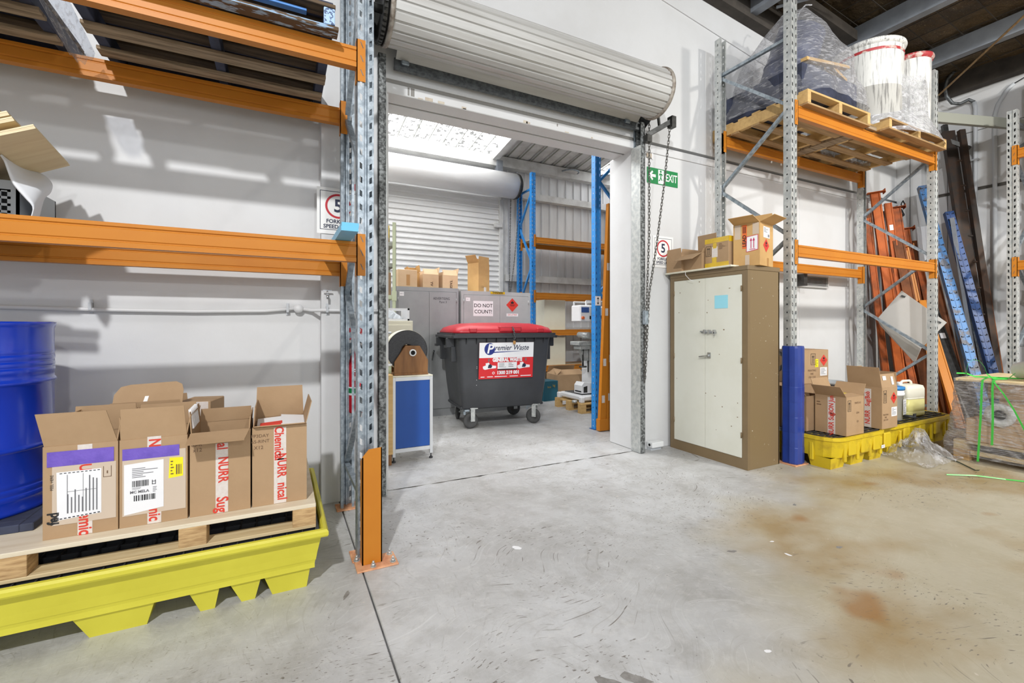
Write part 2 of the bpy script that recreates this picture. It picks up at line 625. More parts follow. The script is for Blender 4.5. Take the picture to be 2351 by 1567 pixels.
def concrete(name, stains):
    nt, b = nodes_mat(name)
    k = NT(nt)
    # warped coordinates so that drag marks curve like wheel tracks
    wn = k.n('ShaderNodeTexNoise')
    wn.inputs['Scale'].default_value = .7
    wn.inputs['Detail'].default_value = 2
    nt.links.new(k.tc, wn.inputs['Vector'])
    va = k.n('ShaderNodeVectorMath', operation='MULTIPLY_ADD')
    va.inputs[1].default_value = (2.2, 2.2, 0)
    nt.links.new(wn.outputs['Color'], va.inputs[0])
    nt.links.new(k.tc, va.inputs[2])
    warp = va.outputs[0]

    def wmap(scale, rot=(0, 0, 0), loc=(0, 0, 0)):
        m = k.n('ShaderNodeMapping')
        m.inputs['Scale'].default_value = scale
        m.inputs['Rotation'].default_value = rot
        m.inputs['Location'].default_value = loc
        nt.links.new(warp, m.inputs[0])
        return m.outputs[0]
    c = k.mix(k.ramp(k.noise(1.0, 6, rough=.65), .36, .66), rgb(196, 197, 198), rgb(166, 165, 163))
    c = k.mix(k.ramp(k.noise(5, 7, rough=.7), .48, .72, 0, .6), c, rgb(146, 143, 138))
    c = k.mix(k.ramp(k.noise(14, 4, rough=.7), .52, .72, 0, .35), c, rgb(212, 211, 208))
    # pale and dark drag scratches
    c = k.mix(k.ramp(k.noise(7, 4, wmap((1.0, 11, 1)), .65), .57, .70, 0, .5), c, rgb(212, 213, 213))
    c = k.mix(k.ramp(k.noise(7, 4, wmap((10, .9, 1), (0, 0, .4)), .65), .58, .72, 0, .5), c, rgb(138, 134, 128))
    if stains:
        sx = k.n('ShaderNodeSeparateXYZ')
        nt.links.new(k.tc, sx.inputs[0])
        # oil-stained zone on the right-hand side of the slab
        dg = k.mul(sx.outputs[0], k.mul(sx.outputs[1], -1.45), 'ADD')
        zone = k.ramp(k.mul(dg, k.mul(k.noise(.8, 4), 2.6), 'ADD'), .95, 1.75)
        c = k.mix(k.mul(zone, .62), c, rgb(182, 170, 134))
        pat = k.ramp(k.noise(.9, 4, k.map((1, 1.6, 1), (0, 0, .6), (3, 1, 0))), .5, .68)
        c = k.mix(k.mul(k.mul(zone, pat), .75), c, rgb(150, 122, 72))
        spot = k.ramp(k.noise(1.7, 2, k.map((1, 1.3, 1), (0, 0, 0), (7.3, 2.2, 0))), .66, .76)
        c = k.mix(k.mul(k.mul(zone, spot), .7), c, rgb(150, 104, 48))
    # tyre flecks and grime
    fl = k.mul(k.ramp(k.noise(26, 2, wmap((1, 2.0, 1), (0, 0, -.3))), .63, .68), k.ramp(k.noise(1.0, 3, k.map(loc=(9, 4, 0))), .42, .56))
    c = k.mix(k.mul(fl, .9), c, rgb(112, 106, 98))
    c = k.mix(k.mul(k.ramp(k.noise(70, 2), .72, .75), .8), c, rgb(96, 90, 84))
    c = k.mix(k.mul(k.ramp(k.noise(16, 2, k.map(loc=(5, 5, 0))), .74, .78), .6), c, rgb(214, 206, 194))
    nt.links.new(c, b.inputs['Base Color'])
    nt.links.new(k.ramp(k.noise(3, 4), .3, .7, .34, .58), b.inputs['Roughness'])
    k.bump(k.noise(45, 5), .12, .01, b.inputs['Normal'])


concrete('floor_main', True)
concrete('floor_inner', False)

# foil-faced roof blanket: dark brown, quilted between the wires
nt, b = nodes_mat('insulation')
k = NT(nt)
c = k.mix(k.ramp(k.noise(2.2, 5), .35, .7), rgb(108, 90, 64), rgb(62, 52, 40))
c = k.mix(k.ramp(k.noise(26, 3, k.map((1, 5, 1))), .62, .74, 0, .8), c, rgb(176, 160, 128))
nt.links.new(c, b.inputs['Base Color'])
b.inputs['Roughness'].default_value = .5
b.inputs['Metallic'].default_value = .25
k.bump(k.noise(7, 4), .9, .05, b.inputs['Normal'])

# translucent roof sheet lit by the sky, with leaf litter on it
nt, b = nodes_mat('skylight_sheet')
k = NT(nt)
d1 = k.ramp(k.noise(12, 3), .54, .57)
d2 = k.ramp(k.noise(2.0, 3, k.map((1, .5, 1))), .30, .40)
d3 = k.mul(k.ramp(k.noise(48, 2), .52, .58), k.ramp(k.noise(3.6, 2, k.map((1.6, .7, 1), loc=(4, 2, 0))), .48, .54))
dirt = k.mul(k.mul(d1, d2), d3, 'MAXIMUM')
nt.links.new(k.mix(dirt, rgb(246, 248, 250), rgb(90, 90, 88)), b.inputs['Base Color'])
nt.links.new(k.mix(dirt, (1.0, 1.0, 1.0), (.06, .06, .06)), b.inputs['Emission Color'])
b.inputs['Emission Strength'].default_value = 6.2
b.inputs['Roughness'].default_value = .6


def film(name, tint, body, gloss_rough=.12, scale=14., strength=.8, crink=(1, 1, 1), edge=.35, hi=.66, lo=.50):
    """stretch film: mostly see-through, hazy where folded, glossy crinkles"""
    m = bpy.data.materials.new(name)
    m.use_nodes = True
    M[name] = m
    nt = m.node_tree
    for n_ in list(nt.nodes):
        nt.nodes.remove(n_)
    k = NT(nt)
    out = k.n('ShaderNodeOutputMaterial')
    tr = k.n('ShaderNodeBsdfTransparent')
    tr.inputs[0].default_value = (*tint, 1)
    p = k.n('ShaderNodeBsdfPrincipled')
    p.inputs['Base Color'].default_value = (*rgb(214, 214, 218), 1)
    p.inputs['Roughness'].default_value = gloss_rough
    p.inputs['Specular IOR Level'].default_value = .8
    h = k.noise(scale, 4, k.map(crink))
    k.bump(h, strength, .05, p.inputs['Normal'])
    lw = k.n('ShaderNodeLayerWeight')
    lw.inputs['Blend'].default_value = .35
    f = k.mul(k.mul(k.ramp(h, lo, hi, body * .35, body * 1.5), k.mul(lw.outputs['Facing'], edge), 'ADD'), .95, 'MINIMUM')
    mx = k.n('ShaderNodeMixShader')
    nt.links.new(f, mx.inputs[0])
    nt.links.new(tr.outputs[0], mx.inputs[1])
    nt.links.new(p.outputs[0], mx.inputs[2])
    nt.links.new(mx.outputs[0], out.inputs[0])


film('film', (.95, .95, .96), .30, crink=(1, 1, 3.2))
film('film_pallet', (.95, .95, .96), .40, crink=(1.2, 1.2, 7), scale=9, strength=1.0, lo=.46, hi=.64)
film('film_dense', (.92, .93, .94), .62, crink=(1, 1, 2))
film('film_floor', (.95, .95, .95), .34, scale=11, strength=1.0)
film('film_hanging', (.84, .88, .96), .26, crink=(7, 2, .7), strength=.5)

nt, b = nodes_mat('strap_green')
b.inputs['Base Color'].default_value = (*rgb(72, 190, 76), 1)
b.inputs['Roughness'].default_value = .3
b.inputs['Transmission Weight'].default_value = .0
nt, b = nodes_mat('strap_black')
b.inputs['Base Color'].default_value = (*rgb(50, 62, 48), 1)
b.inputs['Roughness'].default_value = .4
nt, b = nodes_mat('jerry_plastic')
b.inputs['Base Color'].default_value = (*rgb(238, 236, 220), 1)
b.inputs['Roughness'].default_value = .35
b.inputs['Subsurface Weight'].default_value = .0
nt, b = nodes_mat('jerry_liquid')
b.inputs['Base Color'].default_value = (*rgb(214, 208, 140), 1)
b.inputs['Roughness'].default_value = .35

# ================================================================== STRUCTURE
YB = 3.60      # face of the door wall
XL, XR = 0.755, 3.262   # door opening
ZH = 3.108
XW = 8.70      # right-hand wall
YI = 8.20      # back wall of the inner bay


def roof_z(x):
    return 5.03 - .10 * (x - 4.68)


# ---- floor
fl = struct(MB().box(-5, -9, -.12, XW, 8.4, -.03).build('floor', 'wall_dark_gap'))
for i, (x0, y0, x1, y1) in enumerate(((-5, -9, .382, YB + .01), (.389, -9, XW, YB + .01))):
    MB().bbox(x0, y0, -.03, x1, y1, 0, .004).build('floor_slab', 'floor_main', fl)
MB().bbox(XL - .9, YB + .022, -.03, XW, 4.045, -.001, .004).build('floor_slab', 'floor_inner', fl)
MB().bbox(-2.2, 4.053, -.03, XW, YI + .2, 0, .004).build('floor_slab', 'floor_inner', fl)
# broken edge of the slab in the doorway: chips along the threshold joint
chip = MB()
rr = random.Random(3)
for i in range(26):
    cx = XL + .05 + rr.random() * (XR - XL - .1)
    w, d = .03 + rr.random() * .09, .006 + rr.random() * .012
    chip.add([(cx - w, YB + .008, .0012), (cx, YB + .008 - d, .0012), (cx + w, YB + .008, .0012), (cx, YB + .016, .0012)], [(0, 1, 2, 3)])
o_ = chip.build('broken_edge', 'wall_dark_gap', fl)
o_['kind'] = 'stuff'

r5 = random.Random(21)


def blot(cx, cy, r, m, name, n=13, sx=1.0, rz=0.0):
    pts = []
    for i in range(n):
        a = 2 * math.pi * i / n
        q_ = r * (.65 + .5 * r5.random())
        x_, y_ = q_ * sx * math.cos(a), q_ * math.sin(a)
        pts.append((cx + x_ * math.cos(rz) - y_ * math.sin(rz), cy + x_ * math.sin(rz) + y_ * math.cos(rz), .0006))
    MB().add(pts, [tuple(range(n))]).build(name, m, fl, fix=False)


for (x, y, r, sx, rz) in ((1.06, 1.30, .028, 2.2, -.9), (1.16, 1.27, .03, 2.0, -.9), (.62, 1.42, .016, 2.4, .6), (.84, 1.16, .02, 1.8, .2), (.28, 2.30, .012, 3, 1.2), (2.3, 1.75, .014, 2.4, -.3), (2.9, 1.5, .012, 2, 0), (3.3, 2.0, .012, 2, .4), (1.5, 2.5, .010, 2.2, .2)):
    blot(x, y, r, 'scuff', 'scuff_mark', 13, sx, rz)
for (x, y, r) in ((1.22, 2.35, .020), (2.55, 1.58, .012), (1.72, 1.15, .010), (2.62, 1.72, .010)):
    blot(x, y, r, 'paper', 'litter_scrap', 7, 1.8, r5.random() * 3)

# ---- door wall: precast panels, dark sealed joints
wb = struct(MB().box(-5, YB + .20, 0, XL - .02, YB + .36, 6.2).box(XR + .02, YB + .20, 0, XW, YB + .36, 5.3).box(XL - .02, YB + .2, ZH + .03, XR + .02, YB + .36, 5.6).build('wall_back', 'wall_dark_gap'))
ZS = 3.185     # joint height


def rakepanel(x0, x1, z0, y0, y1, dz=0.0):
    return MB().prism([(x0, z0), (x1, z0), (x1, roof_z(x1) + dz), (x0, roof_z(x0) + dz)], y0, y1, 'y')


# left of the door: recessed wall and a pier beside the door track
rakepanel(-5, .262, 0, YB + .05, YB + .2).build('wall_panel', 'wall_paint', wb)
rakepanel(.262, .72, 0, YB - .05, YB + .2).build('wall_pier', 'wall_paint', wb)
# right of the door
MB().bbox(XR + .075, YB, .0, 6.05, YB + .2, ZS, .004).build('wall_panel', 'wall_paint', wb)
MB().bbox(6.056, YB, .0, XW, YB + .2, ZS, .004).build('wall_panel', 'wall_paint', wb)
MB().bbox(XR + .07, YB - .012, 3.10, XW, YB + .02, ZS - .002, .003).build('wall_band', 'wall_paint', wb)
rakepanel(XR + .07, XW, ZS + .035, YB, YB + .2).build('wall_panel', 'wall_paint', wb)
MB().prism([(3.3, 4.80), (XW, 4.80 - .15 * 5.4), (XW, 4.815 - .15 * 5.4), (3.3, 4.815)], YB - .012, YB + .02, 'y').build('wall_fold', 'wall_paint', wb)
# over the door: lintel faces
MB().bbox(XL - .04, YB, ZH, XR + .07, YB + .17, 3.188, .005).build('lintel', 'wall_paint', wb)
MB().bbox(XL - .04, YB + .2, ZH + .002, XR + .07, YB + .36, 3.188, .004).build('lintel', 'wall_paint', wb)
MB().box(XL - .04, YB + .012, 3.18, XR + .07, YB + .18, 3.225).build('lintel_joint', 'wall_line_grey', wb)
rakepanel(.72, XR + .07, 3.218, YB, YB + .2).build('wall_panel', 'wall_paint', wb)
# reveals
MB().bbox(XR, YB + .02, 0, XR + .09, YB + .42, ZH + .01, .006).build('door_reveal', 'wall_paint', wb)
MB().bbox(XL - .05, YB + .02, 0, XL, YB + .40, ZH + .01, .006).build('door_reveal', 'wall_paint', wb)
# worn marks on the lintel and the concrete showing at the foot of the pier
fr = Face((0, YB, 0), (1, 0, 0), (0, 0, 1), wb)
rr = random.Random(11)
for i in range(9):
    x = .95 + rr.random() * 2.2
    fr.rect('paint_chip', x, ZH + .004, x + .015 + rr.random() * .05, ZH + .010 + rr.random() * .02, 'wall_patch', .0012)
fr.rect('paint_scuff', .90, 3.118, .915, 3.182, 'wall_line_grey', .0012)
fr.rect('paint_scuff', .925, 3.118, .955, 3.182, 'wall_line_grey', .0012)
fr.rect('paint_scuff', 2.30, 3.15, 2.312, 3.175, 'wall_line_grey', .0012)
fr.rect('bare_patch', 3.395, 3.045, 3.47, 3.09, 'wall_patch', .0135)
fr.rect('bare_patch', 3.47, 3.035, 3.485, 3.095, 'paper', .0137)

# ---- unseen left-hand wall of the warehouse, added to cut light from that side
struct(MB().box(-5.1, -9, 0, -5, YB + .2, 6.2).build('wall_left_unseen', 'wall_paint'))

# ---- right-hand wall
wr = struct(MB().box(XW + .03, -9, 0, XW + .2, YB + .3, 5.2).build('wall_right', 'wall_dark_gap'))
for (y0, y1) in ((3.05, YB), (2.19, 3.044), (.6, 2.184), (-2.5, .594), (-9, -2.506)):
    MB().bbox(XW, y0, 0, XW + .1, y1, ZS, .004).build('wall_panel', 'wall_paint', wr)
    MB().bbox(XW, y0, ZS + .045, XW + .1, y1, 4.02, .004).build('wall_panel', 'wall_paint', wr)
MB().bbox(XW, -9, 4.028, XW + .1, YB, 5.1, .004).build('wall_panel', 'wall_paint', wr)
MB().bbox(XW - .16, YB - .16, 0, XW, YB, 4.7, .004).build('corner_column', 'wall_paint', wr)
MB().bbox(XW - .14, YB - .30, 0, XW - .02, YB - .165, 4.7, .004).build('corner_column', 'wall_paint', wr)

# ---- roof of the main bay
cl = struct(MB().prism([(-5, roof_z(-5) + .3), (XW + .2, roof_z(XW + .2) + .3), (XW + .2, roof_z(XW + .2) + .36), (-5, roof_z(-5) + .36)], -9, YB + .2, 'y').build('ceiling', 'insulation'))
nx, ny = 40, 40
vs, fs = [], []
rr = random.Random(5)
for j in range(ny + 1):
    for i in range(nx + 1):
        x = 3.0 + (XW - 3.0) * i / nx
        y = -1.5 + (YB + 1.5) * j / ny
        vs.append((x, y, roof_z(x) + .20 + .035 * math.sin(x * 9 + math.sin(y * 3)) * math.cos(y * 7) + rr.uniform(-.008, .008)))
for j in range(ny):
    for i in range(nx):
        a = j * (nx + 1) + i
        fs.append((a, a + 1, a + nx + 2, a + nx + 1))
MB().add(vs, fs, True).build('insulation_blanket', 'insulation', cl)
wm = MB()
for i in range(20):
    x = 3.0 + i * .3
    wm.bar((x, -1.5, roof_z(x) + .165), (x, YB, roof_z(x) + .165), .007, .007)
for j in range(17):
    y = -1.4 + j * .3
    wm.bar((3, y, roof_z(3) + .16), (XW, y, roof_z(XW) + .16), .007, .007)
o_ = wm.build('safety_wire', 'beam_dark', cl)
o_['kind'] = 'stuff'
for px in (4.95, 6.45, 7.62):
    z = roof_z(px)
    MB().prism([(px - .05, z - .06), (px + .06, z - .06), (px + .06, z - .035), (px - .03, z - .035), (px - .03, z + .14), (px + .06, z + .14), (px + .06, z + .16), (px - .05, z + .16)], -9, YB, 'y').build('purlin', 'purlin', cl)
MB().prism([(3.34, roof_z(3.34) - .12), (XW, roof_z(XW) - .12), (XW, roof_z(XW) + .2), (3.34, roof_z(3.34) + .2)], YB - .12, YB - .004, 'y').build('rafter', 'beam_dark', cl)
MB().prism([(3.34, roof_z(3.34) - .02), (XW, roof_z(XW) - .02), (XW, roof_z(XW) + .1), (3.34, roof_z(3.34) + .1)], YB - .50, YB - .34, 'y').build('rafter', 'beam_dark', cl)
MB().box(XW - .14, -9, 4.60, XW - .005, YB - .3, 4.86).build('eaves_beam', 'beam_dark', cl)
MB().cyl((8.3, 3.0, 4.55), (6.05, .6, 4.85), .012, 8).build('tension_rod', 'timber_mid', cl)
MB().bar((5.1, 3.3, 4.96), (5.85, 2.2, 4.92), .04, .012).build('roof_strap', 'purlin', cl)

# ---- inner bay seen through the door
YE = YI
wi = struct(MB().box(-2.2, YI + .05, 0, XW, YI + .12, 5.0).build('wall_inner', 'inner_white'))


def sheet_profile(w, pitch, h):
    pts = []
    x = 0.0
    while x < w - 1e-6:
        pts += [(x, 0), (x + pitch * .72, 0), (x + pitch * .78, h), (x + pitch * .92, h), (x + pitch * .98, 0)]
        x += pitch
    pts.append((w, 0))
    return pts


pr = sheet_profile(.8, .2, .03)
mbs = MB()
n = len(pr)
mbs.add([(p[0], -p[1], 0) for p in pr] + [(p[0], -p[1], 4.72) for p in pr], [(i, i + 1, n + i + 1, n + i) for i in range(n - 1)])
sh0 = mbs.build('cladding_sheet', 'corrugated', wi, fix=False)
sh0.location = (3.9, YI, 0)
for i in range(1, 4):
    dup(sh0, (3.9 + .8 * i, YI, 0))
for z in (1.12, 2.17, 3.84):
    MB().prism([(YI - .16, z), (YI - .02, z), (YI - .02, z + .02), (YI - .14, z + .02), (YI - .14, z + .11), (YI - .02, z + .11), (YI - .02, z + .13), (YI - .16, z + .13)], 3.95, XW, 'x').build('girt', 'inner_steel', wi)
MB().prism([(YI - .18, 4.40), (YI - .0, 4.40), (YI, 4.60), (YI - .18, 4.60)], -2.2, XW, 'x').build('eaves_purlin', 'inner_steel', wi)
MB().box(3.74, YI - .22, 3.9, 3.86, YI - .1, 4.5).build('door_post', 'purlin', wi)
MB().box(3.87, YI - .12, 0, 4.02, YI - .02, 4.0).build('door_post', 'inner_steel', wi)
struct(MB().box(-2.3, 3.9, 0, -2.2, YI, 5.6).build('wall_inner_left', 'inner_white'))
struct(MB().box(6.95, 3.9, 0, 7.05, YI, 5.6).build('wall_inner_right', 'inner_white'))


def iroof(y):
    return 4.60 + .134 * (YI - y)


ci = struct(MB().prism([(3.80, iroof(3.8) + .3), (YI + .2, iroof(YI) + .3), (YI + .2, iroof(YI) + .36), (3.8, iroof(3.8) + .36)], 3.72, 7.05, 'x').build('ceiling_inner', 'inner_white'))
pr = sheet_profile(.8, .27, .03)
n = len(pr)


def roof_sheet(x0, name, m):
    q = MB()
    q.add([(x0 + p[0], 3.97, iroof(3.97) + p[1]) for p in pr] + [(x0 + p[0], YI, iroof(YI) + p[1]) for p in pr], [(i, i + 1, n + i + 1, n + i) for i in range(n - 1)])
    return q.build(name, m, ci, fix=False)


for i in range(-7, 5):
    x0 = 3.72 + .8 * i
    roof_sheet(x0, 'skylight_sheet' if x0 < 3.7 or x0 > 6.1 else 'roof_sheet', 'skylight_sheet' if x0 < 3.7 or x0 > 6.1 else 'inner_steel')
MB().bar((3.72, 3.97, iroof(3.97) - .06), (3.72, YI, iroof(YI) - .06), .12, .12).build('rafter', 'inner_steel', ci)
for x in (3.72 + .27 * j for j in range(1, 12)):
    MB().bar((x, 3.97, iroof(3.97) - .004), (x, YI, iroof(YI) - .004), .022, .012).build('roof_rib', 'tie_grey', ci)
for x in (3.72 - .27 * j for j in range(1, 16)):
    MB().bar((x, 3.97, iroof(3.97) - .002), (x, YI, iroof(YI) - .002), .014, .008).build('roof_rib', 'tie_grey', ci)
for y in (5.4, 6.8):
    MB().bar((3.8, y, iroof(y) - .1), (7, y, iroof(y) - .1), .07, .16).build('roof_purlin', 'inner_steel', ci)

# ================================================================== RACKING


def upright_mesh(H, flip=1, pitch=.0762, holes=True):
    """perforated post: local x = 0..0.09 across the face, local y = 0..0.075 back from it"""
    m = MB()
    w, d = .09, .075

    def cell(P, hole, za, zb):
        a, b_, c, e = P(0, za), P(1, za), P(1, zb), P(0, zb)
        h = [P(u, za + v * (zb - za)) for u, v in hole]
        m.add([a, b_, c, e] + h, [(0, 1, 5, 4), (1, 2, 6, 5), (2, 3, 7, 6), (3, 0, 4, 7)])
    n = int(H / pitch)
    zs = [i * pitch for i in range(n)] + [H]
    sl = [(.30, .30), (.70, .20), (.70, .62), (.30, .74)]
    sr = [(.30, .20), (.70, .30), (.70, .74), (.30, .62)]
    rd = [(.40, .40), (.60, .40), (.60, .60), (.40, .60)]
    for i in range(n):
        za, zb = zs[i], zs[i + 1]
        cell(lambda u, z: (.002 + .034 * u, 0, z), sl, za, zb)
        cell(lambda u, z: (.054 + .034 * u, 0, z), sr, za, zb)
        cell(lambda u, z: (0, d - .052 * u - .01, z), rd, za, zb)
        cell(lambda u, z: (w, .013 + .052 * u, z), rd, za, zb)
    # groove, corners and back lips
    for (a, b_) in (((.036, 0), (.040, .012)), ((.040, .012), (.050, .012)), ((.050, .012), (.054, 0)), ((0, .013), (.002, 0)), ((.088, 0), (w, .013)),
                    ((0, d - .01), (.0, d)), ((w, d), (w, d - .01)), ((0, d), (.018, d)), ((w - .018, d), (w, d))):
        m.add([(a[0], a[1], 0), (b_[0], b_[1], 0), (b_[0], b_[1], H), (a[0], a[1], H)], [(0, 1, 2, 3)])
    if flip < 0:
        m.v = [(x, d - y, z) for (x, y, z) in m.v]
    return m


BEAM = [(0, 0), (0, .022), (.006, .026), (.006, .030), (.002, .034), (.002, .082), (.006, .086), (.006, .090), (0, .094), (0, .11), (.05, .11), (.05, 0)]
beam_cache = {}


def rack(name, ox, oy, rz, length, depth, H, levels, label, cat, post_m='galv', beam_m='orange', bays=1, braces=None, first_post=True, last_post=True, loc_label=None):
    """adjustable pallet racking. local x along the beams, local y back from the aisle"""
    t = thing(name, (ox, oy, 0), label, cat, rz)
    pf = upright_mesh(H).build('upright', post_m, t, fix=False)
    pf.location = (-.09, 0, .004)
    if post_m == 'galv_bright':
        MB().box(.006, .058, .0, .084, .062, H).build('slot_shade_strip', 'galv_dark', pf)  # dark strip that paints the post's inner shade behind its slots
    pb = upright_mesh(H, -1).build('upright', post_m, t, fix=False)
    pb.location = (-.09, depth - .075, .004)
    posts = [0] + [length * (i + 1) + .09 * (i + 1) for i in range(bays)]
    for X in posts[1:]:
        c_ = dup(pf, (X - .09, 0, .004))
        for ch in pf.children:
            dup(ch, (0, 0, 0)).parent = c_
        dup(pb, (X - .09, depth - .075, .004))
    fplate = MB().bbox(-.12, -.03, 0, .03, .11, .008, .002)
    bp = fplate.build('base_plate', 'orange_plate', t)
    dup(bp, (0, depth - .08, 0))
    for X in posts[1:]:
        dup(bp, (X, 0, 0))
        dup(bp, (X, depth - .08, 0))
    # frame bracing
    zz = braces or [.33, .96, 1.52, 2.13, 2.755, 3.36, 3.99]
    bm = MB()
    c0, c1 = -.045, -.045
    for X in posts:
        x = X - .045
        a, b_ = .05, depth - .05
        for i in range(len(zz) - 1):
            q = MB()
            y0, y1 = (b_, a) if i % 2 == 0 else (a, b_)
            q.bar((x, y0, zz[i] + .012), (x, y1, zz[i + 1] - .012), .034, .03)
            q.build('brace', 'galv' if post_m.startswith('galv') else post_m, t)
        for zh in (zz[0] - .03, zz[-1] + .02):
            MB().bar((x, a, zh), (x, b_, zh), .034, .03).build('brace', 'galv' if post_m.startswith('galv') else post_m, t)
    # beams with hooked end connectors
    for b_ in range(bays):
        X0 = posts[b_] + (0 if b_ == 0 else .09)
        for z in levels:
            for side in (0, 1):
                prof = [(p[0] - .006, p[1] + z) for p in BEAM] if side == 0 else [(depth - p[0] + .006, p[1] + z) for p in reversed(BEAM)]
                if side == 1:      # the rear beam shows its stepped side to the aisle as well
                    prof = [(depth - .06 + p[0], p[1] + z) for p in BEAM]
                bo = MB().prism(prof, X0, X0 + length, 'x').build('beam', beam_m, t)
                for e in (0, 1):
                    xe = X0 if e == 0 else X0 + length
                    s_ = 1 if e == 0 else -1
                    yf = -.008 if side == 0 else depth - .078
                    q = MB()
                    q.box(xe, yf, z - .075, xe + s_ * .005, yf + .062, z + .155)
                    if side == 0:
                        q.box(xe + s_ * .005, yf, z - .075, xe - s_ * .042, yf + .005, z + .155)
                    else:
                        q.box(xe + s_ * .005, yf + .0, z - .075, xe - s_ * .042, yf + .002, z + .155)
                    co = q.build('end_connector', beam_m, bo)
                    h = MB()
                    for kz in range(3):
                        zc = z - .03 + kz * .0762
                        h.add([(xe - s_ * .014, yf - .0015, zc + .02), (xe - s_ * .018, yf - .0015, zc + .02), (xe - s_ * .032, yf - .0015, zc - .012), (xe - s_ * .027, yf - .0015, zc - .012)], [(0, 1, 2, 3)])
                    if side == 0:
                        h.build('hook_slot', 'galv_dark', bo, fix=False)
    return t


# left rack: right-hand frame beside the door
rk_l = rack('pallet_rack', -2.368, 2.62, 0, 2.745, .84, 4.6, [1.64, 2.71], 'tall galvanised pallet rack with orange beams left of the roller door', 'pallet rack')
# right rack
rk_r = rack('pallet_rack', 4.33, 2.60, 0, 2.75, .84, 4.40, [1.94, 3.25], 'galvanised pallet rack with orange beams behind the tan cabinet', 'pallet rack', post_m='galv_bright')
# rack along the right-hand wall, its frame end towards the door wall
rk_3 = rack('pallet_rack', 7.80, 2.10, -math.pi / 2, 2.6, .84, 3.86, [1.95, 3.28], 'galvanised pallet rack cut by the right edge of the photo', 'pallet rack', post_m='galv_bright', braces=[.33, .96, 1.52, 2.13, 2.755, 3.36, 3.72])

# tie between the two right-hand racks
tag(MB().bar((7.13, 2.69, 3.87), (8.62, 2.21, 3.87), .05, .12).bar((7.10, 2.70, 3.87), (7.135, 2.69, 3.87), .09, .16).build('tie_beam', 'tie_grey'),
    'grey steel tie beam joining two racks high in the corner', 'tie beam')

# upright protector bolted in front of the left rack
t = thing('post_protector', (.44, 2.555, 0), 'orange steel post protector bolted to floor at the left rack', 'post protector')
MB().prism([(-.052, .010), (.052, .010), (.052, .63), (-.018, .625), (-.052, .585)], -.03, -.024, 'y').build('guard_plate', 'orange', t)
MB().prism([(-.03, .010), (.035, .010), (.035, .60), (-.03, .63)], .046, .052, 'x').build('side_flange', 'orange', t)
MB().prism([(-.03, .010), (.035, .010), (.035, .55), (-.03, .585)], -.052, -.046, 'x').build('side_flange', 'orange', t)
MB().bbox(-.085, -.085, 0, .13, .06, .009, .002).build('floor_plate', 'orange_plate', t)
for (x, y) in ((.0, -.06), (.105, -.055), (.105, .035), (-.07, .04)):
    q = MB()
    q.cyl((x, y, .009), (x, y, .012), .016, 14).cyl((x, y, .012), (x, y, .026), .011, 6).cyl((x, y, .026), (x, y, .038), .006, 8)
    q.build('bolt', 'galv_bright', t)
# blue plastic guard on the right rack's post
t = thing('post_protector', (4.285, 2.60, 0), 'ribbed blue plastic sleeve around the rack post beside tan cabinet', 'post protector')
prof = []
for i in range(28):
    a = math.pi * (1.06 - 2.12 * i / 27) - math.pi / 2
    r = .078 + (.004 if i % 3 == 1 else 0)
    ca, sa = math.cos(a), math.sin(a)
    k_ = (abs(ca) ** 4 + abs(sa) ** 4) ** -.25
    prof.append((r * k_ * ca, r * k_ * sa + .012))
inner = [(p[0] * .93, (p[1] - .012) * .93 + .012) for p in reversed(prof)]
poly = prof + inner
q = MB()
zs = [.012, .02, .16, .163, .30, .303, .44, .443, .58, .583, .72, .723, .86, .863, 1.0, 1.08, 1.1]
n = len(poly)
sc = [.97, 1, 1, .985, .985, 1, 1, .985, .985, 1, 1, .985, .985, 1, 1, 1, .95]
vs = [(p[0] * s_, p[1] * s_, z) for z, s_ in zip(zs, sc) for p in poly]
fs = [(j * n + i, j * n + (i + 1) % n, (j + 1) * n + (i + 1) % n, (j + 1) * n + i) for j in range(len(zs) - 1) for i in range(n)]
fs.append(tuple((len(zs) - 1) * n + i for i in range(n)))
q.add(vs, fs)
q.build('guard_sleeve', 'plastic_blue', t)
MB().bbox(-.10, -.075, 0, .10, .10, .010, .002).build('floor_plate', 'orange_plate', t)

# ================================================================== ROLLER DOOR
t = thing('roller_door', (2.0, YB, 3.4), 'grey steel roller door rolled up above the open doorway', 'roller door')
YC, ZC, RC = 3.285, 3.525, .222
x0, x1 = .69, 3.215
# ribbed roll
q = MB()
n = 22
prof = []
for i in range(n):
    a0 = 2 * math.pi * i / n
    for (f, r) in ((0, 1.0), (.58, 1.0), (.66, .945), (.84, .945), (.92, 1.0)):
        a = a0 + 2 * math.pi / n * f
        prof.append((YC + RC * r * math.cos(a), ZC + RC * r * math.sin(a)))
q.prism(prof, x0, x1, 'x')
q.build('rolled_curtain', 'roller_steel', t, world=True)
for xe, s_ in ((x0, -1), (x1, 1)):
    q = MB()
    q.lathe([(.20, 0), (.232, 0), (.236, s_ * .012), (.236, s_ * .03), (.22, s_ * .035), (.22, s_ * .02), (.0, s_ * .02)], 48, (xe, YC, ZC), 'x')
    q.build('drum_end_ring', 'roller_edge', t, world=True)
q = MB()
q.lathe([(.0, -.03), (.21, -.03), (.21, -.075), (.195, -.075), (.195, -.05), (.0, -.05)], 40, (x0, YC, ZC), 'x')
for i in range(40):
    a = 2 * math.pi * i / 40
    q.obox((x0 - .06, YC + .215 * math.cos(a), ZC + .215 * math.sin(a)), (.012, 0, 0), (0, .012 * math.cos(a), .012 * math.sin(a)), (0, -.009 * math.sin(a), .009 * math.cos(a)))
q.build('chain_wheel', 'steel_dark', t, world=True)
q = MB()
q.lathe([(.0, .04), (.18, .04), (.18, .055), (.165, .06), (0, .06)], 32, (x1, YC, ZC), 'x')
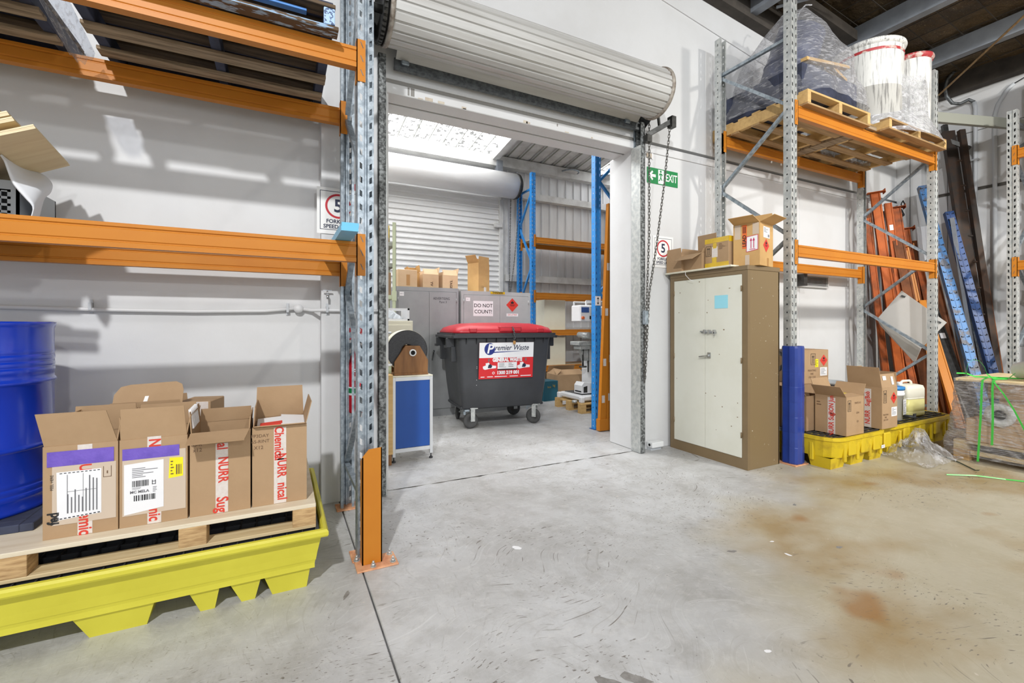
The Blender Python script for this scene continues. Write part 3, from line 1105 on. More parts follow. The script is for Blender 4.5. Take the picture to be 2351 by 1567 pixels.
q.build('chain_wheel', 'steel_dark', t, world=True)
MB().cyl((x0 - .16, YC, ZC), (x1 + .14, YC, ZC), .03, 14).build('axle', 'steel_dark', t, world=True)
for xe in (x0 - .13, x1 + .09):
    q = MB()
    q.prism([(YB, 3.28), (YB, 3.62), (YB - .04, 3.62), (YB - .38, ZC + .05), (YB - .38, ZC - .05), (YB - .05, 3.28)], xe, xe + .008, 'x')
    q.box(xe, YB - .008, 3.22, xe + .05, YB - .001, 3.66)
    q.build('bracket', 'galv_dark', t, world=True)
# curtain leaving the roll, and the bottom rail
q = MB()
q.prism([(YC + .18, ZC - .13), (YB - .075, 3.34), (YB - .068, 3.34), (YC + .19, ZC - .12)], x0 + .1, x1 - .0, 'x')
q.build('curtain_edge', 'roller_steel', t, world=True)
q = MB()
q.prism([(YB - .085, 3.265), (YB - .045, 3.265), (YB - .045, 3.29), (YB - .058, 3.29), (YB - .058, 3.35), (YB - .072, 3.35), (YB - .072, 3.29), (YB - .085, 3.29)], x0 + .09, x1 + .045, 'x')
q.build('bottom_rail', 'galv_dark', t, world=True)
for xe in (x0 + .17, x1 - .14):
    MB().bbox(xe - .03, YB - .10, 3.30, xe + .03, YB - .05, 3.335, .006).build('stop_block', 'galv', t, world=True)
# side tracks
for xe, s_, m_ in ((.655, 1, 'galv_mottled'), (3.288, -1, 'galv_mottled')):
    q = MB()
    q.box(xe, YB - .105, .004, xe + s_ * .055, YB - .098, 3.34)
    q.box(xe, YB - .105, .004, xe + s_ * .004, YB - .012, 3.34)
    q.box(xe, YB - .045, .004, xe + s_ * .055, YB - .038, 3.34)
    tr = q.build('side_track', m_, t, world=True)
    q = MB()
    q.box(xe, YB - .012, .004, xe + s_ * .06, YB - .002, 3.34)
    q.build('track_flange', 'galv', tr, world=True)
    for z in (.35, 1.15, 1.9, 2.65):
        q = MB()
        q.box(xe - s_ * .05, YB - .012, z, xe, YB - .004, z + .035).cyl((xe - s_ * .03, YB - .022, z + .018), (xe - s_ * .03, YB - .012, z + .018), .008, 6)
        q.build('fixing_cleat', 'galv_dark', tr, world=True)
    # narrow painted angle beside the track
    MB().box(xe + s_ * .055, YB - .10, .004, xe + s_ * .062, YB + .03, ZH).build('track_angle', 'galv_bright', tr, world=True)
# hand chain: two strands of welded links hanging by the right-hand track


def chain_links(mb, pts, link=.040, r=.0036, wd=.019):
    """links along a polyline, alternately turned"""
    pts = [Vector(p) for p in pts]
    segs = [(pts[i], pts[i + 1], (pts[i + 1] - pts[i]).length) for i in range(len(pts) - 1)]
    L = sum(s_[2] for s_ in segs)
    step = link * .78
    for k_ in range(int(L / step)):
        d = (k_ + .5) * step
        for a, b_, l in segs:
            if d <= l:
                c = a.lerp(b_, d / l)
                ax = (b_ - a).normalized()
                break
            d -= l
        side = ax.cross(Vector((0, 1, 0)))
        if side.length < .1:
            side = ax.cross(Vector((1, 0, 0)))
        side.normalize()
        side = Matrix.Rotation(R(25 if k_ % 2 else 115), 3, ax) @ side
        ring = []
        h = link / 2 - wd / 2
        for j in range(10):
            t_ = 2 * math.pi * j / 10
            ring.append(c + side * (wd / 2 * math.cos(t_)) + ax * (wd / 2 * math.sin(t_) + (h if math.sin(t_) > 0 else -h)))
        mb.tube(ring, r, 5, closed=True)


XC = 3.29
q = MB()
chain_links(q, [(XC + .02, YB - .14, 3.34), (XC + .02, YB - .14, 2.2), (XC + .0, YB - .13, 1.6), (XC - .02, YB - .12, 1.05)])
chain_links(q, [(XC + .20, YB - .25, 3.36), (XC + .15, YB - .22, 2.75), (XC + .08, YB - .18, 2.1), (XC + .02, YB - .14, 1.62), (XC - .0, YB - .12, 1.0), (XC - .02, YB - .12, .72), (XC - .03, YB - .12, 1.05)])
ch = q.build('hand_chain', 'chain_steel', t, world=True)
ch['kind'] = 'stuff'
MB().bbox(XC - .045, YB - .16, 1.30, XC - .005, YB - .11, 1.44, .006).build('chain_keeper', 'galv', t, world=True)
q = MB()
q.bar((XC - .01, YB - .14, 3.20), (XC + .21, YB - .26, 3.34), .03, .045)
q.box(XC - .03, YB - .17, 3.13, XC + .03, YB - .11, 3.20).box(XC + .18, YB - .29, 3.27, XC + .235, YB - .225, 3.38)
q.bar((XC + .10, YB - .2, 3.27), (XC + .08, YB - .2, 3.40), .02, .02)
q.build('chain_guide', 'steel_dark', t, world=True)

# ================================================================== SIGNS AND FITTINGS ON THE DOOR WALL
# exit sign
t = thing('exit_sign', (3.41, YB - .003, 2.785), 'green EXIT sign with arrow and running figure by the hanging chain', 'sign')
f = Face((0, 0, 0), (1, 0, 0), (0, 0, 1), t)
f.rect('board', 0, 0, .44, .165, 'sign_green', .002, .004)
f.text('EXIT', .345, .083, .115, 'sign_white', .003, sx=.72, bold=.002)
f.poly('arrow', [(.02, .083), (.07, .135), (.085, .12), (.062, .098), (.12, .098), (.12, .068), (.062, .068), (.085, .046), (.07, .031)], 'sign_white', .003)
f.rect('doorway', .155, .008, .235, .155, 'sign_white', .003)
f.ring('running_figure', .19, .138, .0, .013, 'sign_green', .0042, 12)
f.poly('running_figure', [(.175, .12), (.205, .118), (.222, .098), (.214, .094), (.202, .106), (.197, .075), (.213, .045), (.204, .042), (.188, .062), (.180, .04), (.160, .034), (.160, .044), (.175, .05), (.184, .08), (.186, .104), (.172, .092), (.164, .098)], 'sign_green', .0042)
# speed signs


def speed_sign(x, y, z, label):
    t = thing('speed_sign', (x, y, z), label, 'sign')
    f = Face((0, 0, 0), (1, 0, 0), (0, 0, 1), t)
    f.rect('board', 0, 0, .29, .335, 'sign_white', .002, .003)
    q = MB()
    for (a0, b0, a1, b1) in ((.02, .03, .27, .034), (.02, .308, .27, .312), (.02, .03, .024, .312), (.266, .03, .27, .312)):
        q.add([f.at(a0, b0, .0028), f.at(a1, b0, .0028), f.at(a1, b1, .0028), f.at(a0, b1, .0028)], [(0, 1, 2, 3)])
    q.build('border', 'ink_dark_navy', t, fix=False)
    f.ring('red_ring', .145, .205, .075, .09, 'sign_red', .003)
    f.text('5', .145, .203, .13, 'ink_dark_navy', .003, bold=.003)
    f.text('FORKLIFT', .145, .092, .038, 'ink_dark_navy', .003, bold=.001)
    f.text('SPEED LIMIT', .145, .054, .038, 'ink_dark_navy', .003, bold=.001)
    return t


speed_sign(.232, YB - .056, 1.955, 'white forklift speed limit sign with red ring behind the left rack post')
speed_sign(3.49, YB - .004, 1.905, 'white forklift speed limit sign half hidden behind boxes on tan cabinet')
# fire extinguisher group on the pier
t = thing('fire_extinguisher', (.50, YB - .13, .66), 'red fire extinguisher behind the left rack post', 'fire extinguisher')
MB().lathe([(0, 0), (.058, 0), (.062, .01), (.062, .36), (.05, .41), (.022, .44), (.022, .46), (0, .46)], 24).build('cylinder', 'sign_red', t)
MB().lathe([(.0635, .13), (.0635, .19)], 24).build('band', 'paper', t)
MB().lathe([(.0638, .145), (.0638, .18)], 12, a0=R(180), a1=R(270)).build('band', 'sign_green', t)
f = Face((-.0, -.066, 0), (1, 0, 0), (0, 0, 1), t)
f.text('FIRE', -.006, .30, .05, 'paper', .0, bold=.001, sx=.8)
f.bars('label_text', [(-.03, .26, .02, .265), (-.03, .25, .02, .255), (-.03, .24, .01, .245)], 'paper', .0)
q = MB()
q.cyl((0, 0, .46), (0, 0, .49), .02, 12).bar((-.02, 0, .5), (.09, 0, .52), .02, .012).bar((-.02, 0, .485), (.08, 0, .475), .018, .008)
q.build('valve', 'black_plastic', t)
MB().tube([(.02, 0, .47), (.075, 0, .44), (.078, 0, .3), (.07, 0, .12)], .009, 8).build('hose', 'black_plastic', t)
t = thing('extinguisher_sign', (.50, YB - .055, 1.25), 'round red extinguisher sign on the pier behind the left rack', 'sign')
f = Face((0, 0, 0), (1, 0, 0), (0, 0, 1), t)
f.poly('board', [(.075 * math.cos(a), .075 * math.sin(a)) for a in [2 * math.pi * i / 28 for i in range(28)]], 'sign_red', .002, .003)
f.text('A:(E)', 0, .008, .034, 'paper', .003, bold=.001)
f.text('POWDER', 0, -.026, .024, 'paper', .003)
f.text('TURN', 0, .042, .02, 'paper', .003)
t = thing('location_sign', (.525, YB - .055, 2.14), 'narrow red sign high on the pier behind the left rack post', 'sign')
f = Face((0, 0, 0), (1, 0, 0), (0, 0, 1), t)
f.rect('board', -.045, 0, .045, .20, 'sign_red', .002, .003)
f.rect('white_mark', -.035, .015, -.02, .03, 'paper', .0028)
# conduit with junction box
t = thing('conduit', (-.5, YB + .03, 1.40), 'white electrical conduit with round junction box along left wall', 'conduit')
pts = [(-2.2, YB + .03, 1.405), (-1.6, YB + .03, 1.40), (-1.0, YB + .03, 1.387), (-.5, YB + .03, 1.383), (-.1, YB + .03, 1.392), (.09, YB + .03, 1.412)]
MB().tube(pts, .0125, 10).build('pipe', 'pvc_wall', t, world=True)
MB().tube([(.13, YB + .03, 1.412), (.2, YB + .02, 1.40), (.255, YB - .065, 1.40), (.42, YB - .065, 1.40), (.70, YB - .065, 1.402)], .0125, 10).build('pipe', 'pvc_wall', t, world=True)
MB().lathe([(0, 0), (.030, 0), (.032, -.003), (.032, -.03), (0, -.03)], 24, (.115, YB + .043, 1.412), 'y').build('junction_box', 'pvc_wall', t, world=True)
for x in (-1.03, .045, .30):
    y = YB + .03 if x < .2 else YB - .065
    q = MB()
    q.box(x - .008, y - .016, 1.385, x + .008, y + .018, 1.43).box(x - .008, y + .012, 1.365, x + .008, y + .018, 1.45)
    q.build('saddle', 'pvc_grey', t, world=True)
# tap on the pier
t = thing('tap', (.30, YB - .055, 1.51), 'small chrome tap on the pier above the conduit', 'tap')
MB().cyl((0, 0, 0), (0, -.05, 0), .008, 10).cyl((0, -.045, 0), (0, -.045, -.03), .008, 10).cyl((0, -.03, 0), (0, -.03, .03), .005, 8).build('body', 'chrome', t)
MB().bar((-.03, -.03, .032), (.03, -.03, .032), .010, .006).build('handle', 'chrome', t)
# white sensor box at the foot of the wall
t = thing('floor_sensor', (3.46, YB - .06, .0), 'small white box on the floor at the foot of the right door track', 'sensor box')
MB().bbox(-.06, -.03, .03, .10, .05, .085, .005).build('housing', 'plastic_white', t)
MB().lathe([(0, -.002), (.014, -.002), (.014, .006)], 16, (-.06, .01, .058), 'x').build('lens', 'dark_void', t)
MB().box(-.05, .0, 0, .09, .055, .03).build('foot', 'pvc_grey', t)
# air vent grille
t = thing('air_vent', (5.99, YB - .015, 1.795), 'white louvred air vent low on wall behind the right rack', 'vent')
f = MB()
f.box(0, -.02, 0, .66, .015, .018).box(0, -.02, .145, .66, .015, .163).box(0, -.02, .018, .02, .015, .145).box(.64, -.02, .018, .66, .015, .145)
f.build('frame', 'vent_metal', t)
MB().box(.02, .005, .018, .64, .013, .145).build('backing', 'steel_dark', t)
for i in range(7):
    z = .024 + i * .0175
    MB().prism([(-.014, z), (-.012, z), (.006, z + .012), (.004, z + .012)], .02, .64, 'x').build('louvre', 'vent_metal', t)
MB().box(-.09, -.13, .0, -.02, .014, .15).build('duct_collar', 'steel_dark', t)

# ================================================================== CARTONS


def carton(name, label, loc, rz, w, d, h, flaps=None, m='cardboard', group=None, closed=False, cat='box', fill=None, fm=None):
    """open or closed corrugated carton. flaps: side -> (degrees outward from upright, length)"""
    t = thing(name, loc, label, cat, rz, group)
    T = .005
    q = MB()
    if closed:
        q.bbox(-w / 2, -d / 2, 0, w / 2, d / 2, h, .004)
        q.build('body', m, t)
        MB().box(-w / 2 + .004, -.002, h, w / 2 - .004, .002, h + .0012).build('top_seam', 'cardboard_brown', t)
    else:
        q.box(-w / 2, -d / 2, 0, w / 2, d / 2, T)
        q.box(-w / 2, -d / 2, T, w / 2, -d / 2 + T, h).box(-w / 2, d / 2 - T, T, w / 2, d / 2, h)
        q.box(-w / 2, -d / 2 + T, T, -w / 2 + T, d / 2 - T, h).box(w / 2 - T, -d / 2 + T, T, w / 2, d / 2 - T, h)
        q.build('body', m, t)
        if fill:
            MB().box(-w / 2 + T, -d / 2 + T, T, w / 2 - T, d / 2 - T, h * fill).build('contents', fm or 'cardboard_brown', t)
    for sd, spec in (flaps or {}).items():
        ang, L = spec[0], spec[1]
        tw = spec[2] if len(spec) > 2 else 0.0
        a = R(ang)
        out, up = math.sin(a), math.cos(a)
        if sd in 'fb':
            s_ = -1 if sd == 'f' else 1
            p0, p1 = Vector((-w / 2 + .003, s_ * (d / 2 - .003), h)), Vector((w / 2 - .003, s_ * (d / 2 - .003), h))
            dr = Vector((tw, s_ * out, up)) * L
            nn = Vector((0, -s_ * up, out)) * .004
        else:
            s_ = -1 if sd == 'l' else 1
            p0, p1 = Vector((s_ * (w / 2 - .003), -d / 2 + .003, h)), Vector((s_ * (w / 2 - .003), d / 2 - .003, h))
            dr = Vector((s_ * out, tw, up)) * L
            nn = Vector((-s_ * up, 0, out)) * .004
        ins = (p1 - p0).normalized() * .006
        c = [p0, p1, p1 + dr - ins, p0 + dr + ins]
        q = MB()
        q.add(c + [x + nn for x in c], [(0, 1, 2, 3), (7, 6, 5, 4), (0, 4, 5, 1), (1, 5, 6, 2), (2, 6, 7, 3), (3, 7, 4, 0)])
        q.build('flap', m, t)
    return t


def front(t, w, d):
    return Face((0, -d / 2, 0), (1, 0, 0), (0, 0, 1), t)


def left(t, w, d):
    return Face((-w / 2, 0, 0), (0, -1, 0), (0, 0, 1), t)


def rightf(t, w, d):
    return Face((w / 2, 0, 0), (0, 1, 0), (0, 0, 1), t)


def printed_tape(f, a, b0, b1, words, tw=.05, up=False):
    """white paper tape down a face with red lettering running downwards"""
    tp = f.rect('tape', a - tw / 2, b0, a + tw / 2, b1, 'tape_white', .0012)
    for (txt, b, sz, dx) in words:
        f.text(txt, a + dx, b, sz, 'ink_red', .002, rot=math.pi / 2 if up else -math.pi / 2, bold=.0015, parent=tp, sx=.8)
    return tp


def barcode(f, a0, b0, a1, b1, n, seed, m='ink_black', parent=None, lift=.003):
    r_ = random.Random(seed)
    x, L = a0, []
    while x < a1:
        w = (a1 - a0) / n * (.35 + r_.random())
        L.append((x, b0, min(x + w, a1), b1))
        x += w + (a1 - a0) / n * (.35 + .7 * r_.random())
    return f.bars('barcode', L, m, lift, parent)


def textlines(f, a0, b0, a1, b1, n, seed, m='ink_grey', parent=None, lift=.003, vertical=False):
    """blocks of print too small to read, as thin lines"""
    r_ = random.Random(seed)
    L = []
    for i in range(n):
        u = (i + .5) / n
        k_ = .35 + .65 * r_.random()
        if vertical:
            x = a0 + (a1 - a0) * u
            L.append((x, b0, x + (a1 - a0) / n * .35, b0 + (b1 - b0) * k_))
        else:
            y = b1 - (b1 - b0) * u
            L.append((a0, y, a0 + (a1 - a0) * k_, y + (b1 - b0) / n * .35))
    return f.bars('small_print', L, m, lift, parent)


def diamond(f, a, b, s_, parent=None, lift=.0014):
    d = f.poly('flammable_label', [(a, b - s_), (a + s_, b), (a, b + s_), (a - s_, b)], 'diamond_red', lift)
    f.poly('flame', [(a - s_ * .20, b + s_ * .18), (a + s_ * .16, b + s_ * .18), (a + s_ * .26, b + s_ * .36), (a + s_ * .14, b + s_ * .50), (a + s_ * .10, b + s_ * .40), (a, b + s_ * .66), (a - s_ * .10, b + s_ * .44), (a - s_ * .18, b + s_ * .50), (a - s_ * .26, b + s_ * .32)], 'ink_black', lift + .0008, .0004, parent=d)
    f.bars('small_print', [(a - s_ * .42, b - s_ * .02, a + s_ * .42, b + s_ * .05), (a - s_ * .30, b - s_ * .16, a + s_ * .30, b - s_ * .10)], 'ink_black', lift + .0009, d)
    return d


def up_arrows(f, a, b, w, h, m='ink_black', frame=True, parent=None, lift=.0014):
    """two upright arrows over a bar, in a box outline"""
    L = []
    if frame:
        e = w * .06
        L += [(a, b, a + w, b + e), (a, b + h - e, a + w, b + h), (a, b, a + e, b + h), (a + w - e, b, a + w, b + h)]
    L.append((a + w * .2, b + h * .14, a + w * .8, b + h * .18))
    for c in (.36, .64):
        L.append((a + w * (c - .04), b + h * .22, a + w * (c + .04), b + h * .72))
    o = f.bars('this_way_up', L, m, lift, parent)
    for c in (.36, .64):
        f.poly('arrow_head', [(a + w * (c - .12), b + h * .68), (a + w * (c + .12), b + h * .68), (a + w * c, b + h * .88)], m, lift, .0004, parent=o)
    return o


# ================================================================== LEFT BAY: FLOOR LEVEL
# ---- yellow spill bund
t = thing('spill_bund', (-.9, 2.92, 0), 'large yellow plastic spill bund on feet under the left rack', 'spill bund')
bx0, bx1, by0, by1 = -2.35, .205, 2.385, 3.47
q = MB()


def ringwall(q, lv):
    """nested rectangular rings -> surface"""
    k0 = len(q.v)
    for (x0, y0, x1, y1, z) in lv:
        q.v += [(x0, y0, z), (x1, y0, z), (x1, y1, z), (x0, y1, z)]
    for i in range(len(lv) - 1):
        for j in range(4):
            a = k0 + i * 4
            q.f.append((a + j, a + (j + 1) % 4, a + 4 + (j + 1) % 4, a + 4 + j))
            q.sm.append(False)


def inset(d, z):
    return (bx0 + d, by0 + d, bx1 - d, by1 - d, z)


ringwall(q, [inset(.06, .10), inset(.028, .255), inset(.022, .262), inset(0, .264), inset(-.004, .272), inset(-.004, .288), inset(.004, .298), inset(.018, .300), inset(.026, .292), inset(.034, .24), inset(.05, .14)])
k0 = len(q.v)
q.box(bx0 + .055, by0 + .055, .10, bx1 - .055, by1 - .055, .14)
q.build('tray', 'yellow_plastic', t, world=True)
for fx, w0, w1 in ((-.62, .27, .19), (-.305, .115, .055), (-.145, .125, .055), (.03, .20, .15), (-1.3, .27, .2), (-1.75, .12, .06), (-2.15, .27, .2)):
    for (ya, yb) in ((2.45, 2.66), (2.86, 3.06), (3.22, 3.42)):
        q = MB()
        top = [(fx - w0 / 2, ya, .102), (fx + w0 / 2, ya, .102), (fx + w0 / 2, yb, .102), (fx - w0 / 2, yb, .102)]
        bot = [(fx - w1 / 2 + .01, ya + .02, 0), (fx + w1 / 2 + .01, ya + .02, 0), (fx + w1 / 2 + .01, yb - .02, 0), (fx - w1 / 2 + .01, yb - .02, 0)]
        q.add(top + bot, [(0, 1, 5, 4), (1, 2, 6, 5), (2, 3, 7, 6), (3, 0, 4, 7), (4, 5, 6, 7)])
        q.build('foot', 'yellow_plastic', t, world=True)
# black grating that sits in the tray
g = thing('grate', (-.9, 2.92, .2), 'black plastic grate laid in the large yellow spill bund', 'grate')
q = MB()
gx0, gx1, gy0, gy1 = bx0 + .04, bx1 - .04, by0 + .04, by1 - .04
nx_, ny_ = 36, 15
for i in range(nx_ + 1):
    x = gx0 + (gx1 - gx0) * i / nx_
    q.box(x - .003, gy0, .235, x + .003, gy1, .278)
for j in range(ny_ + 1):
    y = gy0 + (gy1 - gy0) * j / ny_
    q.box(gx0, y - .003, .235, gx1, y + .003, .278)
q.build('grid', 'black_plastic', g, world=True)
MB().box(gx0, gy0, .225, gx1, gy1, .234).build('backing', 'dark_void', g, world=True)
fe = MB()
fe.box(gx0 - .002, gy0 - .006, .24, gx1, gy0 + .012, .281).box(gx1 - .012, gy0, .24, gx1 + .006, gy1, .281)
fe.build('rim', 'black_plastic', g, world=True)

# ---- plywood-topped pallet
t = thing('plywood_pallet', (-.6, 2.98, .281), 'pale plywood pallet lying on the black grate', 'pallet')
px0, px1, py0, py1 = -1.42, .158, 2.475, 3.44
MB().bbox(px0, py0, .383, px1, py1, .402, .002).build('deck', 'timber_pale', t, world=True)
for y in (py0, (py0 + py1) / 2 - .05, py1 - .10):
    MB().bbox(px0, y, .282, px1, y + .10, .298, .002).build('bottom_board', 'timber_new', t, world=True)
    for x in (px0, -1.0, -.405, px1 - .105):
        MB().bbox(x, y, .298, x + .105, y + .10, .383, .002).build('block', 'timber_end', t, world=True)

# ---- blue drum on a blue pallet
t = thing('plastic_pallet', (-1.3, 3.0, .402), 'dark blue slatted skid under the blue drum', 'pallet')
MB().bbox(-1.75, 2.70, .402, -1.0, 2.76, .436, .003).build('slat', 'timber_blue', t, world=True)
for x in (-1.62, -1.45, -1.28, -1.1):
    MB().bbox(x, 2.76, .412, x + .10, 3.36, .436, .003).build('slat', 'timber_blue', t, world=True)
MB().bbox(-1.0, 2.70, .402, -.955, 3.38, .436, .003).build('slat', 'timber_blue', t, world=True)
t = thing('steel_drum', (-1.293, 3.02, .437), 'glossy blue steel drum at the left edge', 'drum')
rd = .29
prof = [(0, .012), (rd - .012, .012), (rd - .008, .0), (rd, .0), (rd + .003, .01), (rd, .02), (rd - .003, .03)]
for zc, a_ in ((.07, .003), (.10, .003), (.13, .003), (.29, .010), (.59, .010), (.64, .003), (.67, .003), (.70, .003), (.73, .003)):
    prof += [(rd - .003, zc - .015), (rd - .003 + a_ * .5, zc - .008), (rd - .003 + a_, zc), (rd - .003 + a_ * .5, zc + .008), (rd - .003, zc + .015)]
prof += [(rd - .003, .84), (rd, .85), (rd + .004, .86), (rd + .003, .87), (rd - .006, .872), (rd - .010, .856), (0, .856)]
MB().lathe(prof, 64).build('shell', 'drum_blue', t)
MB().cyl((.16, 0, .856), (.16, 0, .87), .035, 20).build('bung', 'chrome', t)
MB().cyl((-.19, 0, .856), (-.19, 0, .866), .016, 16).build('bung', 'chrome', t)

# ---- four open cartons in a row, one behind
ZP = .4025
bw, bd, bh = .243, .30, .385


def pouch(f, a0, a1, b0, b1):
    return f.rect('purple_strip', a0, b0, a1, b1, 'tape_purple', .0026)


b1_ = carton('cardboard_box', 'open carton with dashed-edge shipping papers and purple strip, nearest the blue drum', (-.752, 2.70, ZP), R(-.5), bw, bd, bh,
             {'f': (10, .142, -.18), 'b': (4, .12), 'l': (-14, .11), 'r': (8, .10)}, fill=.55)
f = front(b1_, bw, bd)
printed_tape(f, .012, .002, bh - .002, [('NURR', .275, .055, 0), ('Chemical', .06, .062, 0)], .048)
f.rect('clear_pouch', -.092, .055, .115, .30, 'tape_clear', .0019)
pouch(f, -.108, .108, .30, .362)
pp = f.poly('shipping_paper', [(-.076, .075), (.066, .085), (.066, .275), (-.078, .275)], 'paper', .0030)
textlines(f, -.05, .10, .055, .26, 9, 4, 'ink_grey', pp, .0038, True)
f.bars('dashed_edge', [(-.068 + i * .0135, .0785 + i * .0009, -.060 + i * .0135, .0825 + i * .0009) for i in range(10)] + [(-.068 + i * .0135, .268, -.060 + i * .0135, .271) for i in range(10)], 'ink_black', .0038, pp)
f.bars('ruled_lines', [(-.045, .10, -.043, .262), (.006, .10, .0075, .262), (-.045, .19, .05, .1915)], 'ink_grey', .0038, pp)
f.text('PEEL HERE', -.092, .235, .014, 'ink_black', .003, rot=math.pi / 2)
f.text('fed', -.087, .085, .05, 'ink_black', .003, rot=math.pi / 2, bold=.002, sx=.8)
f.bars('fold_mark', [(.072, .235, .100, .237), (.072, .235, .074, .282), (.098, .235, .100, .282), (.084, .25, .088, .262)], 'ink_brown', .003)

b2_ = carton('cardboard_box', 'open carton with barcode sheet, yellow sticker and purple strip, second from the drum', (-.505, 2.70, ZP), 0, bw + .002, bd, bh,
             {'f': (6, .138, -.02), 'b': (4, .11), 'l': (4, .10), 'r': (10, .09)}, fill=.5)
f = front(b2_, bw, bd)
printed_tape(f, .0, .002, bh + .006, [('NU', .345, .06, .0), ('nic', .04, .06, .0)], .05)
f.rect('clear_pouch', -.112, .05, .116, .325, 'tape_clear', .0019)
pouch(f, -.112, .092, .295, .345)
pp = f.poly('shipping_sheet', [(-.106, .055), (.034, .072), (.034, .285), (-.106, .276)], 'paper', .0034)
textlines(f, -.078, .212, .015, .258, 6, 8, 'ink_grey', pp, .0042)
barcode(f, -.078, .175, -.018, .202, 26, 3, 'ink_black', pp, .0042)
f.bars('code_mark', [(-.008, .178, .006, .181), (-.008, .19, .006, .193), (-.008, .178, -.005, .198), (.003, .178, .006, .198)], 'ink_grey', .0042, pp)
f.text('MC MELA', -.052, .152, .016, 'ink_grey', .0042, bold=.0006, parent=pp)
textlines(f, -.078, .162, -.03, .172, 2, 9, 'ink_grey', pp, .0042)
textlines(f, -.005, .142, .015, .168, 4, 10, 'ink_grey', pp, .0042)
barcode(f, -.072, .112, .004, .137, 20, 5, 'ink_black', pp, .0042)
pp = f.poly('yellow_sticker', [(.052, .195), (.106, .20), (.106, .285), (.056, .288)], 'paper_yellow', .0024)
barcode(f, .08, .21, .1, .255, 5, 6, 'ink_brown', pp, .0042)
textlines(f, .06, .205, .075, .275, 5, 7, 'ink_brown', pp, .0042)

b3_ = carton('cardboard_box', 'empty open carton with NURR tape and drooping front flap, third from the drum', (-.2535, 2.70, ZP), R(.5), bw, bd, bh,
             {'f': (104, .115, -.1), 'b': (-6, .07), 'l': (4, .10), 'r': (4, .06)})
f = front(b3_, bw, bd)
printed_tape(f, .004, .002, .33, [('al', .315, .06, 0), ('NURR', .205, .056, .004), ('Sug', .04, .066, 0)], .05)
f.text('65-R', -.095, .333, .022, 'ink_brown', .0014)
f.text('x12', -.092, .308, .024, 'ink_brown', .0014)
q = MB()
for i in range(6):
    q.bar((-.13 + .004, -.11 + i * .033, bh + .11), (-.115, -.115 + i * .033, bh + .02), .012, .012)
q.build('paper_packing', 'paper', b3_)

b4_ = carton('cardboard_box', 'open carton full of packing papers at the pallet corner by the pier', (-.002, 2.705, ZP), 0, bw, bd, bh,
             {'f': (70, .028, 0), 'b': (2, .165), 'l': (-4, .10), 'r': (14, .115)}, fill=.95, fm='cardboard_brown')
f = front(b4_, bw, bd)
printed_tape(f, .0, .002, bh - .006, [('Chemical', .30, .056, -.006), ('NURR', .19, .055, .006), ('nical', .06, .06, .008)], .055)
f.text('FP3DAY', -.088, .345, .022, 'ink_brown', .0014)
f.text('65-RINT', -.086, .318, .022, 'ink_brown', .0014)
f.text('X12', -.094, .288, .024, 'ink_brown', .0014)
q = MB()
q.obox((-.03, -.03, bh - .004), (.075, 0, .004), (0, .09, .012), (0, 0, .003)).obox((.06, -.02, bh + .002), (.055, 0, -.006), (0, .09, .01), (0, 0, .003))
q.build('packing_paper', 'paper', b4_)
MB().obox((-.04, -.07, bh + .001), (.05, 0, .003), (0, .02, .003), (0, 0, .003)).build('red_print', 'diamond_red', b4_)
b5_ = carton('cardboard_box', 'carton with tall flap with hand slot standing behind the row', (-.62, 3.08, ZP), R(2), .30, .28, .40,
             {'b': (-10, .10), 'f': (10, .1)}, fill=.7)
# its tall lid flap with rounded corners and a hand slot
q = MB()
L_ = [(-.15, 0), (-.15, .10), (-.125, .165), (-.09, .18), (-.012, .182), (-.012, .13), (.012, .13), (.012, .182), (.10, .185), (.14, .17), (.155, .12), (.15, 0)]
L_ = [(-.15, 0), (-.135, .14), (-.11, .178), (-.07, .188), (.12, .195), (.145, .18), (.152, .15), (.145, 0)]
q.prism(L_, -.002, .002, 'y')
lid = q.build('lid_flap', 'cardboard', b5_)
lid.location = (0, -.14, .40)
lid.rotation_euler = (R(-14), 0, 0)
MB().prism([(-.03, .045), (-.012, .045), (.006, .125), (-.010, .125)], -.0032, .0032, 'y').build('hand_slot', 'sign_white', lid)
b6_ = carton('cardboard_box', 'small taped carton peeping out beside the tall-flap carton', (-.40, 3.12, ZP), R(-14), .16, .2, .47, closed=True)
front(b6_, .16, .2).rect('clear_tape', -.02, .35, .07, .468, 'tape_white', .0015)

# ================================================================== LEFT BAY: SHELF LEVEL 1
# blue pallet-support bars across the beams
for i, (dx, dz) in enumerate(((0, 0), (.004, .022))):
    t = tag(MB().prism([(.262 + dx, 1.752 + dz), (.342 + dx, 1.752 + dz), (.342 + dx, 1.774 + dz), (.262 + dx, 1.774 + dz)], 2.34 + .015 * i, 3.42, 'y').build('support_bar', 'sky_blue'),
            'light blue bar across the left rack beams, ' + ('lower' if i == 0 else 'upper') + ' of the pair', 'bar', 'light blue support bars')
